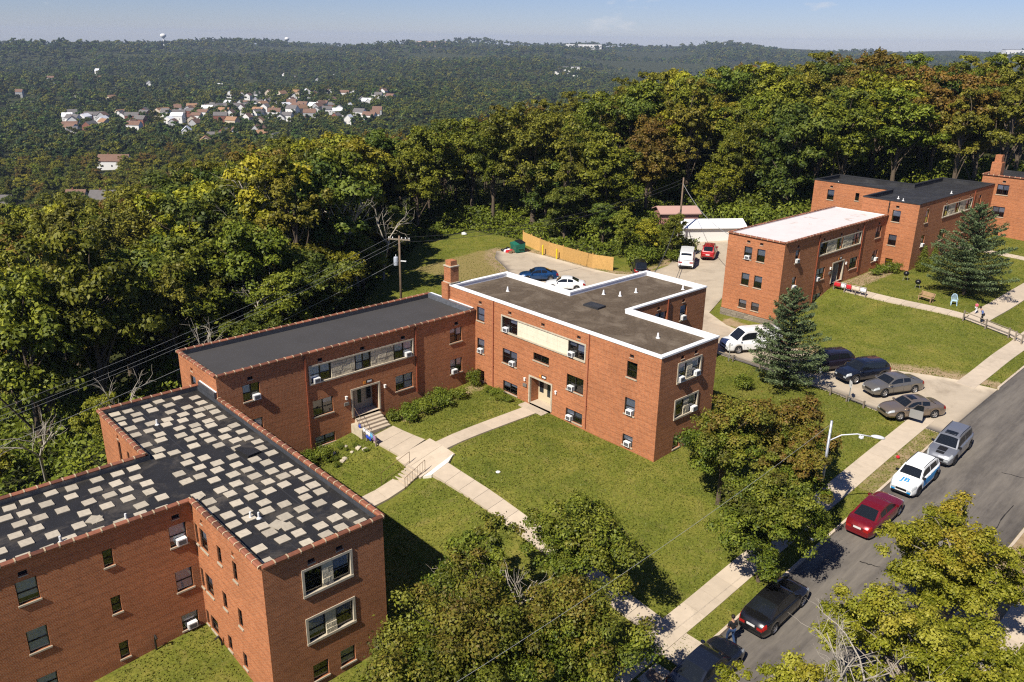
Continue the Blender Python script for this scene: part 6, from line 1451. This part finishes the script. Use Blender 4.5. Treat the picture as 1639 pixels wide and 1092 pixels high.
for dx in (-1.0,.3,1.0): wire('thin overhead wire running behind the houses to the transformer pole',(p1[0]+dx*.8,p1[1]+dx*.55,z1+H1-.2),(p3[0]+dx*.8,p3[1]+dx*.5,z3+H3-.2),1.6,.011,mat('wire_grey',(0.30,0.30,0.29),.5))
wire('thick low cable running behind the houses to the transformer pole',(p1[0],p1[1],z1+H1-2.6),(p3[0],p3[1],z3+H3-2.6),1.5,.02,mat('wire_grey',(0.30,0.30,0.29),.5))
for dz in (-.2,-.7): wire('thin wire strung between the transformer pole and the tall pole',(p1[0],p1[1],z1+H1+dz),(p2[0],p2[1],z2+H2+dz),1.6,.022)
wire('thick service cable from the tall pole to the gravel-roofed house',(p2[0],p2[1],z2+H2-4.2),(-45.4,58.0,9.0),1.6,.04); wire('second service cable from the tall pole to the gravel-roofed house',(p2[0],p2[1],z2+H2-4.4),(-45.4,57.4,8.8),1.9,.03)
wire('service cable from the tall pole to the white-roofed house',(p2[0],p2[1],z2+H2-.8),(-46.4,73.2,11.3),.9,.03,mat('wire_grey',(0.30,0.30,0.29),.5))
wire('pale wire strung along the street above the maples',(lx,ly,lz+7.8),(-20.2,12.0,street_z(12)+8.2),.5,.008,mat('wire_pale',(0.3,0.3,0.29),.5))
# ---------------------------------------------------------------- back lot things
FP=[(-82.5,77.9),(-76,76.5),(-68,76.3),(-65.3,77.2)]
e=empty('board_fence',(-75,76.4,hz(-75,76.4)),0,'new yellow wooden board fence behind the back lot','fence'); o=e.location
for a,b in zip(FP[:-1],FP[1:]):
    a,b=Vector(a),Vector(b); n=max(1,round((b-a).length/2.4)); 
    for i in range(n):
        p,q=a.lerp(b,i/n),a.lerp(b,(i+1)/n); u=(q-p).normalized(); nn=Vector((-u.y,u.x)); m_=MB(); k=int((q-p).length/.15)
        for j in range(k):
            c0,c1=p.lerp(q,j/k),p.lerp(q,(j+.93)/k); z0=hz(c0.x,c0.y)-.1; h=1.75+random.uniform(-.02,.02); w_=nn*.012
            m_.hexa([(v.x-o.x,v.y-o.y,zz_-o.z) for zz_ in (z0,z0+h+.1) for v in (c0-w_,c1-w_,c1+w_,c0+w_)])
        m_.build('fence_panel',WOODY,e)
        m_=MB(); z0=hz(p.x,p.y); m_.box(p.x-.06-o.x,p.y-.06-o.y+.08,z0-.2-o.z,p.x+.06-o.x,p.y+.06-o.y+.08,z0+1.9-o.z); m_.build('post',WOODY,e)
for x,y,l_ in ((-76.6,76.0,'yellow steel bollard at the board fence near the dumpster'),(-73.9,75.9,'yellow steel bollard midway along the board fence')):
    e=empty('bollard',(x,y,hz(x,y)),0,l_,'bollard'); MB().tube([(0,0,-.2),(0,0,1.3)],.11,10).build('post',mat('safety_yellow',(0.62,0.48,0.02),.5),e); MB().lathe([(.11,1.3),(.08,1.37),(.001,1.4)],n=10).build('cap',mat('safety_yellow',(0.62,0.48,0.02),.5),e)
e=empty('dumpster',(-80.2,74.8,hz(-80.2,74.8)),R(-20),'green dumpster heaped with rubbish at the lawn end of the lot','dumpster'); G=mat('dumpster_green',(0.015,0.13,0.085),.5,var=.2)
MB().hexa([(-.9,-.6,.12),(.9,-.6,.12),(.9,.6,.12),(-.9,.6,.12),(-1.0,-.75,1.15),(1.0,-.75,1.15),(1.0,.7,1.35),(-1.0,.7,1.35)]).build('bin',G,e); MB().hexa([(-1.0,-.1,1.30),(1.0,-.1,1.30),(1.0,.72,1.42),(-1.0,.72,1.42),(-1.0,-.1,1.34),(1.0,-.1,1.34),(1.0,.72,1.46),(-1.0,.72,1.46)]).build('lid',BLK,e)
for sx in (-1.02,1.02): MB().box(sx-.05,-.3,.6,sx+.05,.3,.75).build('fork_pocket',G,e)
for i in range(9):
    bmh=bmesh.new(); bmesh.ops.create_icosphere(bmh,subdivisions=2,radius=.3)
    for v in bmh.verts: v.co*=1+.35*mnoise.noise(v.co*5+Vector((i*3,0,0))); v.co.z*=.75
    mh=bpy.data.meshes.new('bag'); bmh.to_mesh(mh); bmh.free(); mh.materials.append([BLK,LB[1],LB[4],mat('rubbish_brown',(0.15,0.09,0.05),.9)][i%4]); x,y=-81.9+(i%4)*.55+random.uniform(-.1,.1),73.6+(i//4)*.5
    tag(link('rubbish_bag',mh,None,(x,y,hz(x,y)+.15)),['black rubbish bag','white rubbish bag','red heap of cloth','brown rubbish heap'][i%4]+' dumped beside the green dumpster','rubbish','rubbish by the dumpster')
def gable(name,label,x,y,rz,w,d,h,rh,wm,rm,cat='house',group=None,z=None,win=True,chim=False,flat=False):
    e=empty(name,(x,y,hz(x,y) if z is None else z),rz,label,cat,group); m_=MB()
    W2,D2=w/2,d/2; m_.poly([(-W2,-D2,-3),(W2,-D2,-3),(W2,-D2,h),(-W2,-D2,h)]); m_.poly([(W2,D2,-3),(-W2,D2,-3),(-W2,D2,h),(W2,D2,h)]); m_.poly([(W2,-D2,-3),(W2,D2,-3),(W2,D2,h),(W2,0,h+rh),(W2,-D2,h)]); m_.poly([(-W2,D2,-3),(-W2,-D2,-3),(-W2,-D2,h),(-W2,0,h+rh),(-W2,D2,h)]); m_.build('wall',wm,e)
    o_=.35; m_=MB(); t_=.14; k=rh/D2
    for sg in (1,-1):
        a=[(-W2-o_,sg*(D2+o_),h-k*o_),(W2+o_,sg*(D2+o_),h-k*o_),(W2+o_,0,h+rh),(-W2-o_,0,h+rh)]; a=a if sg<0 else [a[i] for i in (1,0,3,2)]
        m_.hexa([(p[0],p[1],p[2]+.01) for p in a]+[(p[0],p[1],p[2]+t_) for p in a])
    rf=m_.build('roof',rm,e)
    if chim: MB().box(-W2*.4,-.3,h+rh*.5,-W2*.4+.6,.3,h+rh+.9).build('chimney',BRICKF,rf)
    if win:
        for sx in np.linspace(-W2*.6,W2*.6,3):
            for sy in (-1,1): MB().box(sx-.45,sy*D2-.03,h*.5-.6,sx+.45,sy*D2+.03,h*.5+.7).build('window',CGL,e)
        for sy in (-D2*.45,D2*.45):
            for sx in (-1,1): MB().box(sx*W2-.03,sy-.4,h*.5-.6,sx*W2+.03,sy+.4,h*.5+.7).build('window',CGL,e)
    return e
BRICKF=mat('far_brick',(0.22,0.09,0.06),.9); WHW=mat('white_siding',(0.70,0.69,0.66),.8); CRW=mat('cream_siding',(0.55,0.47,0.36),.8); GRW=mat('grey_siding',(0.38,0.38,0.38),.8); RFG=mat('grey_shingle',(0.13,0.12,0.115),.9,var=.15,vscale=.6); RFB=mat('brown_shingle',(0.17,0.10,0.07),.9,var=.15,vscale=.6); RFR=mat('tan_shingle',(0.28,0.16,0.09),.9); WMET=mat('white_metal_roof',(0.74,0.75,0.76),.4); PINK=mat('pinkish_wall',(0.34,0.17,0.14),.9)
gable('shed','long white-roofed shed beside the tall utility pole',-66.0,98.5,R(54),8.5,3.6,1.9,.7,WHW,WMET,'shed',win=False)
gable('brick_outbuilding','small reddish outbuilding with pale roof behind the white shed',-73.5,100.5,R(54),5.5,4,2.0,.6,PINK,mat('pink_roof',(0.42,0.26,0.22),.8),'shed',win=False)
e=empty('picket_fence',(-60,97,hz(-60,97)),0,'weathered grey picket fence behind the white-roofed house','fence')
for i in range(28):
    x,y=-63.5+i*.42,100.5-i*.28; MB().box(-.17,-.015,-.2,.17,.015,1.55+random.uniform(-.05,.05)).build('picket',WOODG,e,(x+60,y-97,hz(x,y)-hz(-60,97)),(0,0,R(-34)))
# litter
for i,(x,y,m_,l_) in enumerate(((-19.85,55.3,LB[4],'small red and white ball lying on the grass strip'),(-92.6,75.6,WHITE,'white rubbish lying at the far edge of the back lawn'),(-37.2,33.2,WHITE,'scrap of white paper lying on the courtyard lawn'))):
    bmh=bmesh.new(); bmesh.ops.create_icosphere(bmh,subdivisions=2,radius=(.13,.4,.16)[i])
    for v in bmh.verts: v.co*=1+(0,.4,.3)[i]*mnoise.noise(v.co*6); v.co.z*=(1,.7,.3)[i]
    mh=bpy.data.meshes.new('litter'); bmh.to_mesh(mh); bmh.free(); mh.materials.append(m_); tag(link(('ball','rubbish_heap','paper_scrap')[i],mh,None,(x,y,hz(x,y)+(.12,.15,.04)[i])),l_,('ball','rubbish','paper')[i])
rk=random.Random(4)
for i in range(10):
    x,y=-47.6+rk.uniform(-1.2,.9),27.4+rk.uniform(-.6,1.9); bmh=bmesh.new(); bmesh.ops.create_icosphere(bmh,subdivisions=1,radius=rk.uniform(.12,.3))
    for v in bmh.verts: v.co*=1+.5*mnoise.noise(v.co*7+Vector((i,0,0))); v.co.z*=.6
    mh=bpy.data.meshes.new('rock'); bmh.to_mesh(mh); bmh.free(); mh.materials.append(STONE); tag(link('rock',mh,None,(x,y,hz(x,y)+.05)),'pale rock lying on the bank beside the entrance steps','rock','rocks on the bank')
m_=MB().lathe([(.42,.0),(.42,.03),(.36,.03),(.36,.022),(.001,.022)],n=20); o=m_.build('manhole_cover',mat('cast_iron',(0.16,0.12,0.09),.7),None,(-19.6,28.15,street_z(28.15)+.045)); tag(o,'round iron manhole cover in a concrete square by the kerb','manhole')

# ---------------------------------------------------------------- valley town, ridge and far woods
hr=np.random.default_rng(55)
def far_xy(u,r):
    """point on the ground at bearing of picture column u and distance r"""
    ph=math.atan((u-819.5)/1329.62/math.cos(.3493)); c,s_=math.cos(ph),math.sin(ph); return r*(FX*c+FY*s_),r*(FY*c-FX*s_)
HOUSES=[]
def zone(n,u0,u1,r0,r1):
    k=0; tries=0
    while k<n and tries<4000:
        tries+=1; u=hr.uniform(u0,u1); r=hr.uniform(r0,r1); x,y=far_xy(u,r)
        if any((x-a)**2+(y-b)**2<21**2 for a,b in HOUSES): continue
        HOUSES.append((x,y)); k+=1
zone(30,160,330,980,1200); zone(70,320,620,980,1290); zone(22,400,640,1290,1500); zone(18,100,640,1500,2300); zone(8,330,480,740,900)
HK=[('white gabled house',WHW,RFG,'white'),('white gabled house with brown roof',WHW,RFB,'white'),('cream house with tan roof',CRW,RFR,'cream'),('brick house with grey roof',BRICKF,RFG,'brick'),('white house with pale metal roof',WHW,WMET,'white'),('grey sided house with brown roof',GRW,RFB,'grey')]
for i,(x,y) in enumerate(HOUSES):
    k=int(hr.choice(6,p=[.27,.2,.17,.14,.14,.08])); gable('far_house',HK[k][0]+' in the distant valley town',x,y,hr.uniform(-.5,.5)+(0 if hr.random()<.5 else 1.57)+.75,hr.uniform(9,16),hr.uniform(7.5,10),hr.uniform(6,8.5),hr.uniform(2.8,4.2),HK[k][1],HK[k][2],'house','houses of the valley town',win=True,chim=hr.random()<.4)
NG='houses below the wood'
for (u,r,w,d,k,l_) in ((28,470,20,12,3,'brown-roofed house showing above the trees at the wood edge'),(205,440,14,10,0,'grey-roofed house gable peeping out of the wood'),(160,460,9,8,5,'small brown roof glimpsed between dark trees'),(425,400,17,10,3,'brown-roofed house half hidden below the bare dead tree'),(225,640,20,12,1,'tan and white house on the lower slope')):
    x,y=far_xy(u,r); HOUSES.append((x,y)); gable('slope_house',l_,x,y,.9,w,d,6.5,3.8,HK[k][1],HK[k][2],'house',NG,z=hz(x,y)-.5,chim=True)
for (u,r,w,d,l_,z_,wm,rm) in ((1420,190,12,8,'tan-roofed house deep in the trees behind the black-roofed house',5,CRW,RFR),(1470,172,4.5,4,'small yellow-orange hut among the trees',2,mat('orange_hut',(0.5,0.27,0.06),.8),RFR),(1625,185,9,8,'white house showing between trees beyond the corner house',7,WHW,RFG)):
    x,y=far_xy(u,r); gable('wood_house',l_,x,y,.8,w,d,4.5,2.4,wm,rm,'house','houses in the wood',z=hz(x,y)+z_)
# long flat buildings, water towers on the ridge
def block(label,u,r,w,d,h,m,z=None,rz=.75):
    x,y=far_xy(u,r); e=empty('ridge_building',(x,y,hz(x,y)),rz,label,'building','large buildings on the ridge'); MB().box(-w/2,-d/2,-25,w/2,d/2,h).build('wall',m,e); MB().box(-w/2-.6,-d/2-.6,h,w/2+.6,d/2+.6,h+1.2).build('roof',RFG,e)
    for q in np.linspace(-w/2+4,w/2-4,max(3,int(w/14))): MB().box(q-2,-d/2-.2,h*.35,q+2,-d/2+.1,h*.7).build('window',CGL,e)
block('long low pinkish school building on the wooded ridge',700,4450,150,40,26,mat('school_wall',(0.62,0.45,0.38),.8)); block('long white warehouse on the far ridge',915,4480,180,40,22,WHW); block('white hall on the distant ridge beside trees',175,3480,50,20,20,WHW); block('pale block showing over the trees of the far ridge',1530,4500,120,40,34,WHW); block('white riverside shed below the far ridge',893,2500,70,25,16,WHW)
def wtower(label,u,r,H,rad):
    x,y=far_xy(u,r); e=empty('water_tower',(x,y,hz(x,y)),0,label,'water tower','water towers on the skyline'); MB().lathe([(rad*.5,-10),(rad*.3,4),(rad*.28,H*.62)],n=12).build('stem',WHW,e); MB().lathe([(rad*.28,H*.62),(rad*.95,H*.76),(rad,H*.86),(rad*.75,H*.96),(.01,H)],n=16).build('tank',WHW,e,smooth=True)
wtower('white water tower on the skyline beside the valley',320,3650,46,11); wtower('smaller white water tower farther along the skyline',495,4300,44,11)
# far woods: crowns of clumped leaves spread over slopes and ridges as one mass
def far_crown(seed,leafm):
    rs=np.random.default_rng(seed); lob=lobes_for(rs,10,.5,5.5,26,(.28,.45)); P,N,k=crown_points(rs,lob,900,(.7,1.0)); lt=rs.normal(size=26)*.18
    me=leaf_mesh('far_crown',P,N,1.25*rs.uniform(.6,1.4,900),.45+lt[k]+rs.normal(size=900)*.16,np.zeros(900),leafm,rs=rs); ob=bpy.data.objects.new('far_crown_source',me); return ob
fcol=bpy.data.collections.new('far_crown_sources')
FARL=[leaf_mat('far_leaf_mid',(0.034,0.056,0.010),(0.075,0.105,0.016),(0.13,0.16,0.026),vary=.55),leaf_mat('far_leaf_dark',(0.020,0.040,0.010),(0.042,0.070,0.015),(0.075,0.105,0.022),vary=.3),leaf_mat('far_leaf_olive',(0.060,0.072,0.008),(0.125,0.135,0.014),(0.20,0.20,0.022),vary=.45)]
for i in range(4): fcol.objects.link(far_crown(900+i,FARL[(0,1,0,2)[i]]))
fp=[]
def scatter(n,r0,r1,ph0,ph1,sc0,sc1,mind):
    r=np.sqrt(hr.uniform(r0*r0,r1*r1,n)); ph=np.radians(hr.uniform(ph0,ph1,n)); x=r*(FX*np.cos(ph)+FY*np.sin(ph)); y=r*(FY*np.cos(ph)-FX*np.sin(ph)); z=hgt(x,y)
    for a,b,c,q in zip(x,y,z,r): fp.append((a,b,c-1.0,hr.uniform(sc0,sc1)))
for a in far_pts: fp.append((a[0],a[1],a[2],a[3]*1.5))
scatter(2600,225,600,-37,37,1.0,1.7,8); scatter(5600,600,1300,-36,20,.95,1.55,9); scatter(9500,1300,2600,-36,30,1.1,1.9,12); scatter(12000,2600,4900,-36,36,1.6,2.7,18)
fp=np.array(fp)
inw=inpoly(fp[:,0],fp[:,1],CLEAR); fp=fp[~inw]
HA=np.array(HOUSES); d=np.full(len(fp),1e9)
for hx_,hy_ in HOUSES:
    dx,dy=fp[:,0]-hx_,fp[:,1]-hy_; rr_=math.hypot(hx_,hy_); ux,uy=hx_/rr_,hy_/rr_; al=dx*ux+dy*uy; ac_=np.abs(-dx*uy+dy*ux); d=np.where((ac_<(9 if rr_>700 else 13))&(al>(-34 if rr_>700 else -40))&(al<9),0,d)
fp=fp[d>1]
def wood_mass(name,label,pts,coll):
    pm_=bpy.data.meshes.new(name); pm_.from_pydata(pts[:,:3].tolist(),[],[]); a_=pm_.attributes.new('size','FLOAT','POINT'); a_.data.foreach_set('value',pts[:,3].astype(np.float32))
    fo_=link(name,pm_); tag(fo_,label,'woodland',kind='stuff')
    ng=bpy.data.node_groups.new(name,'GeometryNodeTree'); ng.interface.new_socket('Geometry',in_out='INPUT',socket_type='NodeSocketGeometry'); ng.interface.new_socket('Geometry',in_out='OUTPUT',socket_type='NodeSocketGeometry')
    N_=ng.nodes; gi=N_.new('NodeGroupInput'); go=N_.new('NodeGroupOutput'); ip=N_.new('GeometryNodeInstanceOnPoints'); ci=N_.new('GeometryNodeCollectionInfo'); ci.inputs['Collection'].default_value=coll; ci.inputs['Separate Children'].default_value=True; ci.inputs['Reset Children'].default_value=True
    ip.inputs['Pick Instance'].default_value=True; na=N_.new('GeometryNodeInputNamedAttribute'); na.data_type='FLOAT'; na.inputs['Name'].default_value='size'; rv=N_.new('FunctionNodeRandomValue'); rv.data_type='FLOAT_VECTOR'; rv.inputs[0].default_value=(0,0,0); rv.inputs[1].default_value=(0,0,6.283)
    l=ng.links.new; l(gi.outputs[0],ip.inputs['Points']); l(ci.outputs[0],ip.inputs['Instance']); l(na.outputs[0],ip.inputs['Scale']); l(rv.outputs[0],ip.inputs['Rotation']); l(ip.outputs[0],go.inputs[0])
    fo_.modifiers.new('scatter','NODES').node_group=ng
ncol=bpy.data.collections.new('slope_crown_sources')
for kd in KIND: ncol.objects.link(bpy.data.objects.new('slope_crown_source',kd[0][1]))
rfp=np.hypot(fp[:,0],fp[:,1]); nearp=fp[rfp<680].copy(); nearp[:,3]*=.62
wood_mass('slope_woods','dense wood on the slope falling to the valley',nearp,ncol); wood_mass('far_woods','distant wooded slopes and ridges beyond the valley',fp[rfp>=680],fcol)
# ---------------------------------------------------------------- haze
hb=MB().box(-7500,-7500,-330,7500,7500,62).build('haze',bpy.data.materials.new('haze_air')); tag(hb,'thin blue air over the valley','haze',kind='stuff')
hm=hb.data.materials[0]; hm.use_nodes=True; t_=hm.node_tree; t_.nodes.clear(); o_=t_.nodes.new('ShaderNodeOutputMaterial'); pv=t_.nodes.new('ShaderNodeVolumePrincipled'); pv.inputs['Color'].default_value=(0.62,0.76,1.0,1); pv.inputs['Density'].default_value=0.00007; pv.inputs['Anisotropy'].default_value=0.1; t_.links.new(pv.outputs['Volume'],o_.inputs['Volume'])
